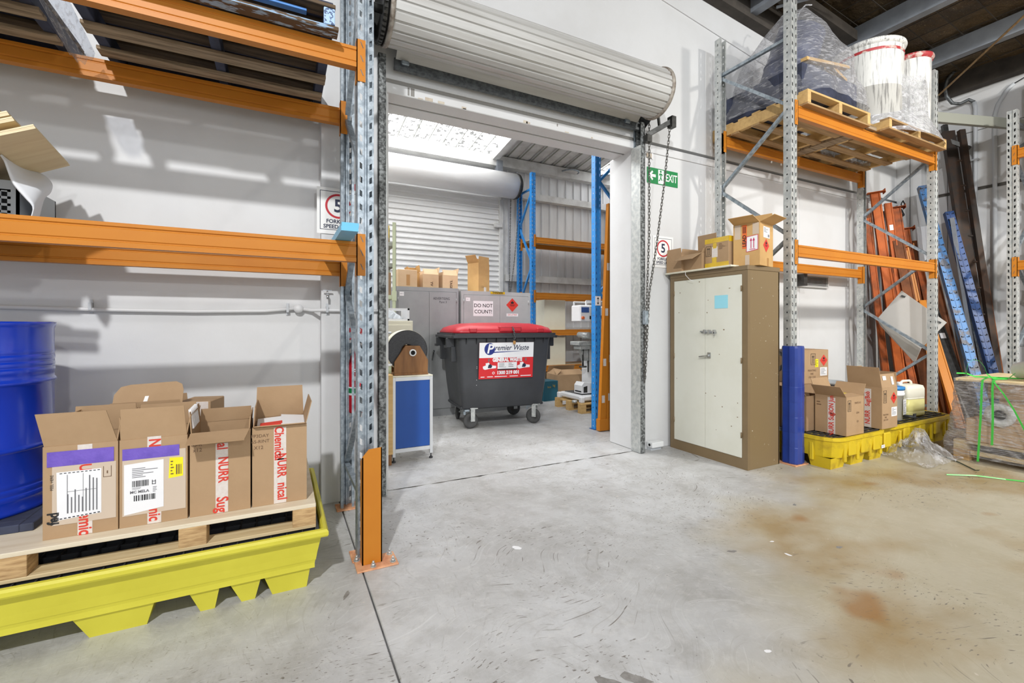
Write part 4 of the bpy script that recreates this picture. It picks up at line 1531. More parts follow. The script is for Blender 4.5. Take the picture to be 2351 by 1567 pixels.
# stacked plywood offcuts leaning over the shelf
for i in range(4):
    o = MB()
    w_, d_ = .62, .56
    o.bbox(-w_, .0015, 0, 0, d_, .019, .001)
    lb = ('lowest plywood sheet with oval hand hole on the left rack shelf', 'second plywood sheet up in the leaning stack on the left rack', 'third plywood sheet up in the leaning stack on the left rack', 'topmost plywood sheet in the leaning stack on the left rack')[i]
    t = thing('plywood_sheet', (-.965 - (0, .068, .084, .125)[i], 2.75, 2.162 + (0, .020, .041, .066)[i]), lb, 'plywood', 0, 'plywood sheets on the left rack')
    t.rotation_euler = (0, -R(28), R(6))
    o.build('board', 'plywood', t)
    e = MB()
    for k_ in range(3):
        e.box(-w_, -.001 + .0008 * (k_ % 2), .0065 * k_, 0, .0015, .0065 * k_ + .006)
    e.build('edge', 'ply_edge', t)
    if i == 0:
        q = MB()
        q.prism([(-.34 + .060 * math.cos(a), .40 + .085 * math.sin(a)) for a in [2 * math.pi * j / 24 for j in range(24)]], -.0015, -.0002, 'z')
        q.build('hand_hole', 'wood_brown', t)
        MB().box(-.34, .05, -.0015, -.20, .15, -.0002).build('paper_label', 'paper', t)
# white foam sheet, curling
t = thing('foam_sheet', (-1.12, 3.0, 1.77), 'curled white foam sheet drooping on the left rack shelf', 'foam sheet')
def smooth_curve(P_, n):
    """Catmull-Rom through points"""
    P_ = [Vector(p) for p in P_]
    out = []
    m = len(P_) - 1
    for i in range(n + 1):
        u = i / n * m
        k_ = min(int(u), m - 1)
        f_ = u - k_
        p0, p1, p2, p3 = P_[max(k_ - 1, 0)], P_[k_], P_[k_ + 1], P_[min(k_ + 2, m)]
        out.append(.5 * ((2 * p1) + (p2 - p0) * f_ + (2 * p0 - 5 * p1 + 4 * p2 - p3) * f_ ** 2 + (3 * p1 - p0 - 3 * p2 + p3) * f_ ** 3))
    return out


cA = smooth_curve([(-1.145, 2.92, 2.068), (-1.132, 2.92, 2.042), (-1.119, 2.92, 1.994), (-1.106, 2.92, 1.95), (-1.086, 2.92, 1.916), (-1.059, 2.92, 1.879), (-1.036, 2.92, 1.841), (-1.049, 2.92, 1.775)], 24)
cB = smooth_curve([(-1.154, 3.02, 2.068), (-1.14, 3.02, 2.044), (-1.112, 3.02, 1.998), (-1.077, 3.02, 1.982), (-1.04, 3.02, 1.953), (-1.038, 3.02, 1.917), (-1.054, 3.02, 1.871), (-1.077, 3.02, 1.775)], 24)
cC = smooth_curve([(-1.221, 3.28, 2.127), (-1.188, 3.28, 2.109), (-1.138, 3.28, 2.09), (-1.107, 3.28, 2.066), (-1.09, 3.28, 2.032), (-1.099, 3.28, 1.989), (-1.123, 3.28, 1.953), (-1.141, 3.28, 1.86)], 24)
rows = [smooth_curve([cA[i], cB[i], cC[i]], 8) for i in range(25)]
q = MB()
vs = [p for r_ in rows for p in r_]
vs += [p + Vector((.006, -.002, .006)) for r_ in rows for p in r_]
N_ = 25 * 9
fs = []
for k_ in (0, N_):
    for i in range(24):
        for j in range(8):
            a_ = k_ + i * 9 + j
            fs.append((a_, a_ + 1, a_ + 10, a_ + 9))
for i in range(24):
    for j in (0, 8):
        a_ = i * 9 + j
        fs.append((a_, a_ + 9, N_ + a_ + 9, N_ + a_))
q.add(vs, fs, True)
q.build('sheet', 'foam_white', t, world=True)
# perforated grey crate
t = thing('plastic_crate', (-1.335, 3.26, 1.751), 'grey perforated plastic crate under the curled foam sheet', 'crate')
q = MB()
nxh, nzh = 9, 5
cw, chh = .034, .034
for i in range(nxh + 1):
    x = -.14 + i * cw
    q.box(x - .006, -.2, .02, x + .006, -.19, .02 + nzh * chh)
for j in range(nzh + 1):
    z = .02 + j * chh
    q.box(-.146, -.2, z - .006, .172, -.19, z + .006)
q.box(-.146, -.2, 0, .172, -.19, .02).box(-.146, -.2, .02 + nzh * chh, .172, -.19, .24).box(.172, -.2, 0, .20, -.19, .24)
q.box(-.146, .2, 0, .20, .21, .24).box(-.146, -.2, 0, -.13, .21, .24).box(.19, -.2, 0, .20, .21, .24)
q.build('perforated_wall', 'plastic_grey', t)
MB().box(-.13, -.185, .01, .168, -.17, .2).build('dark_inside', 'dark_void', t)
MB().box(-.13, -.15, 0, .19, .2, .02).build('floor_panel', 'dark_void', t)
# scrap timber on the shelf
for i, (p0, p1, w_, m_, lb) in enumerate((((-1.52, 2.74, 1.83), (-1.10, 2.79, 1.765), .05, 'timber_mid', 'grey weathered board lying along the left rack beam'), ((-1.50, 2.84, 1.90), (-1.20, 2.86, 1.80), .045, 'timber_yellow', 'short yellow timber offcut in front of the grey crate'), ((-1.35, 2.86, 1.80), (-1.085, 2.87, 1.772), .035, 'timber_yellow', 'small timber offcut below the curled foam sheet'))):
    tag(MB().bar(p0, p1, w_, .03).build('timber_offcut', m_), lb, 'timber', 'timber offcuts on the left rack')

# ================================================================== LEFT BAY: SHELF LEVEL 2, OLD PALLETS


def old_pallet(name, label, x0, x1, y0, y1, z, mats, rest=0):
    t = thing(name, ((x0 + x1) / 2, (y0 + y1) / 2, z), label, 'pallet', 0, 'weathered pallets on the left rack')
    r_ = random.Random(int(x0 * 100) + 7)
    for j, y in enumerate((y0, y0 + .26, y0 + .52, y0 + .76, y1 - .10)):
        MB().bbox(x0 + r_.uniform(-.01, .015), y, z, x1 + r_.uniform(-.015, .02), y + .095 + r_.uniform(-.012, .006), z + .02, .002).build('bottom_board', mats[0] if j else mats[1], t, world=True)
    for x in (x0 + .005, (x0 + x1) / 2 - .025, x1 - .055):
        MB().bbox(x, y0 + .012, z + .02, x + .05, y1 - .01, z + .11, .003).build('bearer', mats[2], t, world=True)
    MB().bbox(x0 + .06, y1 - .06, z + .021, x1 - .06, y1 - .012, z + .109, .003).build('rear_stringer', mats[2], t, world=True)
    for j in range(8):
        y = y0 + (y1 - y0 - .09) * j / 7
        MB().bbox(x0, y, z + .11, x1, y + .095, z + .13, .002).build('deck_board', mats[3], t, world=True)
    MB().bbox(x0 + .01, y0 + .02, z + .131, x1 - .01, y1 - .005, z + .15, .002).build('gap_cover_sheet', mats[2], t, world=True)  # added dark sheet in place of a load, closes bright gaps between boards
    return t


pa = old_pallet('timber_pallet', 'weathered brown and blue pallet on the left rack beside the post', -.90, .255, 2.52, 3.63, 2.822, ('timber_grey', 'timber_chipped', 'timber_blue', 'timber_dark'))
MB().bbox(.198, 2.522, 2.845, .252, 2.532, 2.93, .002).build('nail_plate', 'blue_speckle', pa, world=True)
MB().bbox(-.55, 2.56, 2.905, .12, 2.60, 2.918, .002).build('painted_edge', 'blue_paint', pa, world=True)
pb_ = old_pallet('timber_pallet', 'weathered brown pallet at the top left corner', -2.25, -1.06, 2.50, 3.63, 2.822, ('timber_grey', 'timber_dark', 'timber_blue', 'timber_dark'))
# film hanging between the two pallets
q = MB()
nu, nv = 26, 10
vs, fs = [], []
for j in range(nv + 1):
    for i in range(nu + 1):
        u, v = i / nu, j / nv
        x = -1.045 + .125 * u
        y = 2.60 + .72 * v + .008 * math.sin(u * 23)
        z = 2.95 - .15 * v - .06 * math.sin(math.pi * u) + .006 * math.sin(u * 25 + v * 2)
        vs.append((x, y, z))
for j in range(nv):
    for i in range(nu):
        a = j * (nu + 1) + i
        fs.append((a, a + 1, a + nu + 2, a + nu + 1))
q.add(vs, fs, True)
tag(q.build('plastic_film', 'film_hanging', fix=False), 'crumpled clear film hanging between the two weathered pallets', 'plastic film')

# ================================================================== TAN CABINET
t = thing('steel_cabinet', (3.70, 3.105, 0), 'tan steel cabinet with two white doors and silver latches', 'cabinet')
cx0, cx1, cy0, cy1, ch_ = 3.70, 4.15, 2.655, 3.555, 1.83
q = MB()
q.bbox(cx0 + .03, cy0, 0, cx1, cy0 + .02, ch_ - .04, .003).bbox(cx0 + .03, cy1 - .02, 0, cx1, cy1, ch_ - .04, .003).box(cx1 - .015, cy0, 0, cx1, cy1, ch_ - .04)
q.build('carcass', 'cabinet_tan_scuffed', t, world=True)
MB().bbox(cx0 - .004, cy0 - .006, ch_ - .045, cx1 + .004, cy1 + .006, ch_, .006).build('top_panel', 'cabinet_tan', t, world=True)
q = MB()
q.box(cx0, cy0, 0, cx0 + .032, cy0 + .055, ch_ - .045).box(cx0, cy1 - .055, 0, cx0 + .032, cy1, ch_ - .045).box(cx0, cy0 + .055, 0, cx0 + .032, cy1 - .055, .098).box(cx0, cy0 + .055, ch_ - .075, cx0 + .032, cy1 - .055, ch_ - .045)
q.build('front_frame', 'cabinet_tan', t, world=True)
ym = 3.108
for (a, b_) in ((cy0 + .058, ym - .0015), (ym + .0015, cy1 - .058)):
    d = MB().bbox(cx0 - .006, a, .10, cx0 + .018, b_, ch_ - .078, .002).build('door', 'cabinet_white', t, world=True)
    for z in (.28, .95, 1.6):
        ye = a if a < 3 else b_
        MB().cyl((cx0 - .008, ye, z), (cx0 - .008, ye, z + .05), .006, 8).build('hinge', 'cabinet_tan', d, world=True)
    if a < 3:
        q = MB()
        q.box(cx0 - .012, 2.975, 1.215, cx0 - .006, 3.145, 1.232)
        q.cyl((cx0 - .022, 2.985, 1.232), (cx0 - .022, 3.15, 1.232), .007, 10)
        for y in (2.99, 3.05, 3.10):
            q.bbox(cx0 - .032, y - .012, 1.212, cx0 - .006, y + .012, 1.25, .002)
        q.bar((cx0 - .026, 2.985, 1.23), (cx0 - .026, 2.985, 1.19), .012, .01)
        q.build('bolt_latch', 'chrome', d, world=True)
        q = MB()
        q.cyl((cx0 - .03, 3.06, 1.0), (cx0 - .006, 3.06, 1.0), .012, 12).bar((cx0 - .028, 3.05, 1.002), (cx0 - .03, 3.155, .985), .018, .010).box(cx0 - .012, 3.04, .975, cx0 - .006, 3.075, 1.03)
        q.build('lever_handle', 'chrome', d, world=True)
        f = Face((cx0 - .006, 0, 0), (0, -1, 0), (0, 0, 1), d)
        # note with handwriting on the door
        o = MB().box(cx0 - .0085, 2.852, 1.452, cx0 - .0062, 2.995, 1.575).build('note', 'paper_blue', d, world=True)
        fo = Face((-.0105 + cx0 - 3.70, 0 - 3.105, 0), (0, -1, 0), (0, 0, 1), d)
        fo.text('Flammat TABS', .178, 1.556, .017, 'ink_navy', .0, parent=d)
        textlines(fo, .12, 1.50, .24, 1.545, 3, 21, 'ink_navy', d, .0)
        fo.bars('underline', [(.115, 1.512, .25, 1.514)], 'ink_navy', .0002, d)
        textlines(fo, .13, 1.46, .245, 1.50, 3, 23, 'ink_navy', d, .0)
# paint flecks on the doors
fo = Face((-.0065, 0, 0), (0, -1, 0), (0, 0, 1), t)
r_ = random.Random(17)
fo.bars('paint_chips', [(a, b, a + .006 + r_.random() * .012, b + .004 + r_.random() * .006) for (a, b) in [(-.38 + .76 * r_.random(), .12 + 1.6 * r_.random()) for _ in range(16)]], 'cabinet_tan', .0003)

# ---- what lies on the cabinet
ZC_ = ch_ + .0005
t = thing('shelf_board', (3.70, 3.2, ZC_), 'long white board along the front edge of the tan cabinet top', 'board')
MB().bbox(3.655, 2.79, ZC_, 3.90, 3.585, ZC_ + .016, .003).build('panel', 'cream_metal', t, world=True)
MB().tube([(3.66, 3.32, ZC_ + .012), (3.642, 3.30, ZC_ - .03), (3.650, 3.26, ZC_ - .075), (3.668, 3.22, ZC_ - .10)], .002, 6).build('string', 'paper', t, world=True)
ZB_ = ZC_ + .017
bx = carton('cardboard_box', 'grey-brown open carton at the wall end of the tan cabinet top', (3.80, 3.475, ZB_), R(90), .20, .27, .17, {'b': (2, .07), 'l': (12, .06)}, 'cardboard')
bx = carton('cardboard_box', 'open carton with sagging front flap on the tan cabinet', (3.815, 3.27, ZB_), R(-90), .245, .24, .16, {'f': (118, .14, 0), 'b': (-4, .22), 'l': (10, .07), 'r': (20, .05)}, 'cardboard')
bx = carton('cardboard_box', 'yellow-taped closed carton on the tan cabinet', (3.85, 3.0, ZB_), R(-90), .268, .25, .285, closed=True)
f = front(bx, .268, .25)
tp = f.rect('yellow_tape', -.133, .238, .133, .284, 'tape_yellow', .0012)
f.rect('yellow_tape', -.133, .002, .133, .048, 'tape_yellow', .0012)
f.rect('yellow_tape', -.05, .005, .0, .10, 'tape_yellow', .0014)
f.rect('yellow_tape', -.04, .185, .0, .235, 'tape_yellow', .0014)
f.rect('clear_tape', -.052, .10, .012, .20, 'tape_white', .0012)
up_arrows(f, -.122, .115, .062, .10, 'ink_black')
textlines(f, .025, .165, .115, .225, 6, 31, 'ink_brown', bx, .0014)
rightf(bx, .268, .25).rect('yellow_tape', -.124, .232, .124, .284, 'tape_yellow', .0012)
# big open carton with hazard labels
W_, D_, H_ = .235, .28, .385
bx = carton('cardboard_box', 'large open carton with red arrows label and flammable diamond on tan cabinet', (3.915, 2.755, ZC_ + .0005), R(-78), W_, D_, H_,
            {'f': (72, .135, 0), 'b': (4, .12), 'l': (20, .07), 'r': (70, .13)}, 'cardboard_warm')
f = front(bx, W_, D_)
f.rect('clear_tape', -.105, .25, -.05, H_ - .004, 'tape_clear', .0012)
f.rect('clear_tape', .055, .28, .11, H_ - .004, 'tape_clear', .0012)
f.rect('clear_tape', -.01, .0, .028, .10, 'tape_clear', .0012)
o = f.rect('orange_label', -.035, .16, .005, H_ - .01, 'label_orange', .0016)
f.text('LEAD', -.015, .23, .045, 'ink_black', .0028, rot=math.pi / 2, bold=.001, parent=o)
barcode(f, -.03, .30, .0, .36, 6, 41, 'ink_black', o, .0028)
o = f.poly('arrows_label', [(.0, .125), (.104, .14), (.104, .275), (.002, .265)], 'label_pink', .0018)
f.poly('label_white', [(.005, .130), (.099, .145), (.099, .270), (.007, .260)], 'paper', .0026, parent=o)
up_arrows(f, .012, .125, .085, .145, 'label_pink', False, o, .0036)
f = rightf(bx, W_, D_)
o = f.rect('address_label', -.07, .255, .065, .355, 'paper', .0016)
textlines(f, -.06, .30, .05, .345, 4, 43, 'ink_grey', o, .0026)
barcode(f, .02, .265, .055, .29, 5, 44, 'ink_grey', o, .0026)
diamond(f, -.01, .185, .062)
f.rect('brown_tape', .01, .003, .045, .075, 'tape_brown', .0012)

# ================================================================== RIGHT RACK, TOP LEVEL


def pallet(name, label, loc, rz, w, d, mats, h=.14, group=None, nb=7, blocks=False, top=True):
    """new-style pallet. boards run along local x; bearers along y"""
    t = thing(name, loc, label, 'pallet', rz, group)
    for j in range(nb):
        y = -d / 2 + (d - .09) * j / (nb - 1)
        MB().bbox(-w / 2, y, h - .02, w / 2, y + .09, h, .002).build('deck_board', mats[0], t)
    for x in (-w / 2, -.025, w / 2 - .05):
        if blocks:
            for y in (-d / 2, -.045, d / 2 - .09):
                MB().bbox(x - (0 if x < 0 else .04), y, .02, x + .09 - (0 if x < 0 else .04), y + .09, h - .02, .002).build('block', mats[1], t)
        else:
            MB().bbox(x, -d / 2, .018, x + .05, d / 2, h - .02, .002).build('bearer', mats[1], t)
    for y in (-d / 2, -.27, .06 - .1, .2, d / 2 - .09) if not blocks else (-d / 2, -.045, d / 2 - .09):
        MB().bbox(-w / 2, y, 0, w / 2, y + .09, .018, .002).build('bottom_board', mats[2], t)
    return t


pallet('timber_pallet', 'new yellow timber pallet under the film-wrapped bundle', (4.925, 3.055, 3.3605), 0, 1.09, 1.05, ('timber_yellow', 'timber_yellow', 'timber_mid'))
pallet('timber_pallet', 'timber pallet under the two paint-splashed tubs', (6.345, 3.03, 3.3605), 0, 1.30, 1.14, ('timber_mid', 'timber_yellow', 'timber_mid'), .12)
tag(MB().bbox(5.50, 2.56, 3.361, 5.66, 3.45, 3.40, .003).build('loose_plank', 'timber_grey'), 'weathered plank lying between the two pallets on the right rack', 'plank')
# bundle wrapped in film: a dark barrel and timber inside
t = thing('wrapped_bundle', (4.92, 3.02, 3.501), 'bulky film-wrapped bundle on the top level of the right rack', 'wrapped bundle')
q = MB()
q.lathe([(0, 0), (.23, 0), (.235, .02), (.235, .20), (.245, .21), (.235, .22), (.235, .42), (.245, .43), (.235, .44), (.23, .62), (0, .62)], 28)
br = q.build('barrel', 'barrel_slate', t)
br.location = (-.08, .06, .33)
br.rotation_euler = (R(12), R(14), 0)
MB().bbox(-.50, -.42, .002, .44, .42, .30, .01).build('crate', 'timber_blue', t)
MB().bar((-.45, -.40, .34), (.40, -.34, .50), .06, .03).build('timber_strip', 'timber_yellow', t)
MB().bar((.10, -.32, .45), (.46, -.28, .40), .07, .03).build('timber_strip', 'timber_yellow', t)
MB().lathe([(0, .30), (.30, .30), (.30, .34), (.20, .40), (.12, .62), (0, .62)], 20, (.12, .05, 0)).build('dark_funnel', 'black_plastic', t)
# film envelope: lumpy cone over a square base
q = MB()
nu, nv = 48, 18
vs, fs = [], []
r_ = random.Random(2)
ph = [r_.uniform(0, 6.28) for _ in range(8)]
for j in range(nv + 1):
    v = j / nv
    zc = 1.13 * v
    for i in range(nu):
        a = 2 * math.pi * i / nu
        ca, sa = math.cos(a), math.sin(a)
        sq = (abs(ca) ** 5 + abs(sa) ** 5) ** -.2
        k_ = (1 - v) ** 1.1
        rx = .545 * (sq * k_ + (1 - k_)) * (1.02 - .26 * v - .62 * max(0, v - .45) ** 1.25 * 1.75)
        rx = max(rx, .03)
        rx *= 1 + .03 * math.sin(5 * a + ph[0] + 3 * v) + .025 * math.sin(11 * a + ph[1] - 9 * v) + .02 * math.sin(23 * v + 3 * a)
        vs.append((rx * ca + .06 * v, rx * sa * .98, zc + .02 * math.sin(3 * a + ph[2])))
for j in range(nv):
    for i in range(nu):
        fs.append((j * nu + i, j * nu + (i + 1) % nu, (j + 1) * nu + (i + 1) % nu, (j + 1) * nu + i))
fs.append(tuple(nv * nu + i for i in range(nu)))
q.add(vs, fs, True)
fw = q.build('film_wrap', 'film', t, fix=False)
fw.location = (0, 0, .012)
MB().tube([(.10, .0, 1.12), (.13, -.02, 1.22), (.18, -.05, 1.28), (.24, -.08, 1.28)], .008, 6).build('film_tail', 'film_dense', t)

# two tubs, splashed with white paint
for (x, y, r, h, lb, rim) in ((6.13, 2.86, .325, .99, 'tall white-splashed steel tub with pale rim on the right rack', 'painted_tub'), (6.76, 2.72, .20, .99, 'smaller white-splashed tub with red rim on the right rack', 'tub_red')):
    t = thing('mixing_tub', (x, y, 3.481), lb, 'tub', 0, 'paint tubs on the right rack')
    MB().lathe([(0, 0), (r * .93, 0), (r * .94, .02), (r * .97, h * .5), (r, h * .93), (r, h - .03), (r - .008, h - .03), (r - .012, .03), (0, .03)], 48).build('shell', 'painted_tub', t)
    q = MB()
    q.lathe([(r - .01, h - .06), (r + .012, h - .05), (r + .026, h - .02), (r + .022, h), (r - .004, h + .004), (r - .012, h - .02)], 48)
    q.build('rim', rim, t)
    if rim == 'painted_tub':
        MB().lathe([(r + .001, h - .13), (r + .003, h - .12), (r + .002, h - .10)], 48).build('red_band', 'tub_red', t)
# film around the foot of both tubs
q = MB()
vs, fs = [], []
nu, nv = 56, 12
for j in range(nv + 1):
    v = j / nv
    for i in range(nu):
        a = 2 * math.pi * i / nu
        rx = (.66 - .16 * min(1, v * 3.2) + .03 * math.sin(v * 9)) * (1 + .02 * math.sin(9 * a + 7 * v))
        ry = (.48 - .14 * min(1, v * 3.2)) * (1 + .025 * math.sin(7 * a + 5 * v))
        sq = (abs(math.cos(a)) ** 3 + abs(math.sin(a)) ** 3) ** -.333
        vs.append((6.42 + rx * sq * math.cos(a), 2.86 + ry * sq * math.sin(a) - .03 * math.cos(a), 3.40 + .10 * min(1, v * 4) * 1.0 + .62 * v + .03 * math.sin(4 * a) * v))
for j in range(nv):
    for i in range(nu):
        fs.append((j * nu + i, j * nu + (i + 1) % nu, (j + 1) * nu + (i + 1) % nu, (j + 1) * nu + i))
q.add(vs, fs, True)
tag(q.build('plastic_film', 'film_dense', fix=False), 'loose stretch film around the foot of the two splashed tubs', 'plastic film')

# ================================================================== RIGHT RACK, FLOOR LEVEL
# ---- low yellow bunds


def low_bund(loc, w, d, h, label, rot=0.0, sticker=True):
    t = thing('spill_bund', loc, label, 'spill bund', rot, 'low yellow spill bunds')
    body = []
    for k_ in range(4):
        for a in range(5):
            ang = R(180 + 90 * k_ + 22.5 * a)
            cx = (w / 2 - .17) * (-1 if k_ in (0, 3) else 1)
            cy = (d / 2 - .17) * (-1 if k_ in (0, 1) else 1)
            body.append((cx + .17 * math.cos(ang), cy + .17 * math.sin(ang)))
    q = MB()
    n = len(body)
    lv = [(.93, .10), (.98, h - .035), (.985, h - .03), (1.0, h - .03), (1.0, h), (.95, h), (.945, h - .012)]
    vs = [(p[0] * s_, p[1] * (1 - (1 - s_) * w / d), z) for s_, z in lv for p in body]
    fs = [(j * n + i, j * n + (i + 1) % n, (j + 1) * n + (i + 1) % n, (j + 1) * n + i) for j in range(len(lv) - 1) for i in range(n)]
    fs.append(tuple((len(lv) - 1) * n + i for i in range(n)))
    fs.append(tuple(reversed(range(n))))
    q.add(vs, fs)
    q.build('tray', 'yellow_dirty', t)
    for fx in (-w * .34, 0, w * .34):
        for fy in (-d * .32, d * .32):
            q = MB()
            q.add([(fx - .12, fy - .10, .102), (fx + .12, fy - .10, .102), (fx + .12, fy + .10, .102), (fx - .12, fy + .10, .102), (fx - .10, fy - .085, 0), (fx + .10, fy - .085, 0), (fx + .10, fy + .085, 0), (fx - .10, fy + .085, 0)], [(0, 1, 5, 4), (1, 2, 6, 5), (2, 3, 7, 6), (3, 0, 4, 7), (4, 5, 6, 7)])
            q.build('foot', 'yellow_dirty', t)
    # moulded ribs on the sides
    for x in (-w * .30, -w * .08, w * .14, w * .34):
        MB().bbox(x - .018, -d / 2 + .012, .06, x + .018, -d / 2 + .035, h - .06, .006).build('moulded_rib', 'yellow_dirty', t)
        MB().bbox(x + .05, -d / 2 + .006, .11, x + .17, -d / 2 + .03, h - .03, .010).build('moulded_panel', 'yellow_dirty', t)
    for y in (-d * .25, d * .1, d * .32):
        MB().bbox(-w / 2 + .012, y - .018, .06, -w / 2 + .035, y + .018, h - .06, .006).build('moulded_rib', 'yellow_dirty', t)
    g = MB()
    for i in range(14):
        y = -d / 2 + .06 + (d - .12) * i / 13
        g.box(-w / 2 + .06, y - .006, h - .012, w / 2 - .06, y + .006, h + .003)
    for i in range(9):
        x = -w / 2 + .06 + (w - .12) * i / 8
        g.box(x - .006, -d / 2 + .06, h - .012, x + .006, d / 2 - .06, h + .001)
    g.build('grate', 'black_plastic', t)
    if sticker:
        f = Face((0, -d / 2 + .006, 0), (1, 0, 0), (0, 0, 1), t)
        o = f.rect('maker_label', .30, .12, .36, .15, 'paper', .004)
        f.text('enviro', .33, .138, .014, 'ink_navy', .005, parent=o)
    return t


low_bund((4.81, 2.70, 0), .95, .86, .285, 'low yellow spill bund beside the blue sleeve with cartons on it')
low_bund((6.06, 2.74, 0), 1.52, .86, .285, 'longer low yellow spill bund with jerry can, towards the corner', sticker=False)
ZL = .289
# ---- cartons on the bund
bx = carton('cardboard_box', 'open carton with printed tape at the front corner of the low bund', (4.70, 2.43, ZL), 0, .29, .27, .35,
            {'l': (42, .13, 0), 'f': (-82, .10), 'b': (20, .15), 'r': (30, .12)}, 'cardboard')
f = left(bx, .29, .27)
printed_tape(f, .01, .002, .335, [('NURR Sug', .085, .062, 0), ('(BON Jun', .26, .058, .0)], .065, True)
textlines(f, -.12, .24, -.06, .29, 2, 51, 'ink_brown', bx, .0014)
f = front(bx, .29, .27)
up_arrows(f, -.125, .22, .055, .10, 'ink_black')
for i, z in enumerate((.29, .20, .12)):
    f.text(('TINTS A3', 'GA4', 'I.D')[i], .04, z, .026, 'ink_brown', .0014)
MB().box(.02, -.05, .352, .12, .05, .358).build('paper_label', 'paper_yellow', bx)
bx = carton('cardboard_box', 'closed carton lying behind the front open carton on the low bund', (4.575, 2.72, ZL), 0, .27, .28, .33, {'l': (50, .13), 'b': (30, .1)}, 'cardboard_brown')
bx = carton('cardboard_box', 'tall open carton with flammable diamond on the low bund', (5.315, 2.445, ZL), 0, .29, .30, .40,
            {'l': (12, .20, 0), 'f': (-10, .13), 'b': (4, .18), 'r': (0, .14)}, 'cardboard')
f = front(bx, .29, .30)
up_arrows(f, -.12, .25, .06, .12, 'ink_black')
diamond(f, .075, .29, .058)
o = f.rect('paper_label', .03, .11, .135, .20, 'paper', .0014)
textlines(f, .04, .12, .125, .19, 6, 55, 'ink_grey', o, .0024)
for i, (s_, z) in enumerate((('PRINTING', .135), ('INK', .11), ('UN 1210', .085))):
    f.text(s_, -.075, z, .022, 'ink_brown', .0014)
f = left(bx, .29, .30)
printed_tape(f, .03, .002, .38, [('Sug(Bob', .28, .055, 0), ('NURR', .10, .062, 0)], .06, True)
f.rect('yellow_label', -.125, .30, -.095, .37, 'paper_yellow', .0016)
o = Face((0, -.147, .40), (1, 0, 0), (0, .17, .985), bx)
o.rect('paper_label', -.10, .07, -.04, .11, 'paper', .004)
o.rect('paper_label', .05, .02, .09, .10, 'paper', .004)
# two closed cartons stacked at the back, PRINTING INK
bx = carton('cardboard_box', 'plain carton under the printing-ink carton behind the low bund', (5.06, 3.02, ZL), R(-4), .42, .30, .38, closed=True, m='cardboard_brown')
bx = carton('cardboard_box', 'closed printing-ink carton with red diamond beside the blue sleeve', (5.13, 3.02, ZL + .3815), R(-4), .40, .30, .36, closed=True, m='cardboard')
f = front(bx, .40, .30)
up_arrows(f, -.09, .20, .075, .12, 'ink_black')
diamond(f, .12, .245, .062)
o = f.rect('paper_label', .06, .08, .175, .17, 'paper', .0014)
textlines(f, .07, .09, .165, .16, 6, 61, 'ink_grey', o, .0024)
o = f.rect('yellow_label', -.02, .175, .03, .26, 'paper_yellow', .0014)
textlines(f, -.015, .18, .025, .25, 5, 62, 'ink_brown', o, .0024)
for i, (s_, z) in enumerate((('PRINTING', .14), ('INK', .105), ('UN 1210', .07))):
    f.text(s_, -.07, z, .03, 'ink_brown', .0014)
# grey bucket behind
t = thing('bucket', (5.60, 3.0, ZL), 'grey plastic bucket behind the printing-ink carton', 'bucket')
MB().lathe([(0, 0), (.12, 0), (.145, .34), (.155, .34), (.155, .37), (.14, .37), (.115, .02), (0, .02)], 32).build('pail', 'plastic_grey', t)
MB().tube([(.155 * math.cos(a), .155 * math.sin(a), .35 - .10 * max(0, -math.sin(a))) for a in [math.pi + math.pi * i / 12 for i in range(13)]], .004, 6).build('bail', 'galv_dark', t)
t.location.z = ZL
bx = carton('cardboard_box', 'small plain carton behind the open cartons on the low bund', (5.45, 2.76, ZL), R(5), .20, .2, .30, closed=True, m='cardboard')
# white tub with blue lid
t = thing('pail', (5.86, 2.52, ZL), 'white pail with blue lid and tap on the low bund', 'pail')
MB().lathe([(0, 0), (.095, 0), (.105, .26), (.115, .26), (.115, .285), (.11, .285), (.11, .33), (0, .33)], 32).build('body', 'plastic_white', t)
MB().lathe([(0, .355), (.10, .355), (.118, .35), (.118, .32), (.112, .32)], 32).build('lid', 'lid_blue', t)
q = MB()
q.cyl((.02, -.10, .045), (.05, -.19, .045), .016, 10).cyl((.05, -.185, .02), (.05, -.185, .07), .014, 10).bar((.02, -.19, .075), (.085, -.18, .075), .014, .010)
q.build('tap', 'black_plastic', t)
f = Face((.02, -.106, 0), (1, .1, 0), (0, 0, 1), t)
o = f.rect('paper_label', -.03, .06, .055, .22, 'paper', .004)
textlines(f, -.025, .07, .05, .21, 12, 71, 'ink_grey', o, .005)
# jerry can, part full
t = thing('jerry_can', (6.28, 2.56, ZL), 'translucent white jerry can part filled with yellow liquid', 'jerry can', R(-6))


def canring(w, d, z, r=.03):
    out = []
    for k_ in range(4):
        for a in range(4):
            ang = R(180 + 90 * k_ + 30 * a)
            cx = (w / 2 - r) * (-1 if k_ in (0, 3) else 1)
            cy = (d / 2 - r) * (-1 if k_ in (0, 1) else 1)
            out.append((cx + r * math.cos(ang), cy + r * math.sin(ang), z))
    return out


def canpart(lv, name, m):
    q = MB()
    vs = []
    for (w, d, z) in lv:
        vs += canring(w, d, z)
    n = 16
    fs = [(j * n + i, j * n + (i + 1) % n, (j + 1) * n + (i + 1) % n, (j + 1) * n + i) for j in range(len(lv) - 1) for i in range(n)]
    fs += [tuple(reversed(range(n))), tuple((len(lv) - 1) * n + i for i in range(n))]
    q.add(vs, fs, True)
    return q.build(name, m, t)


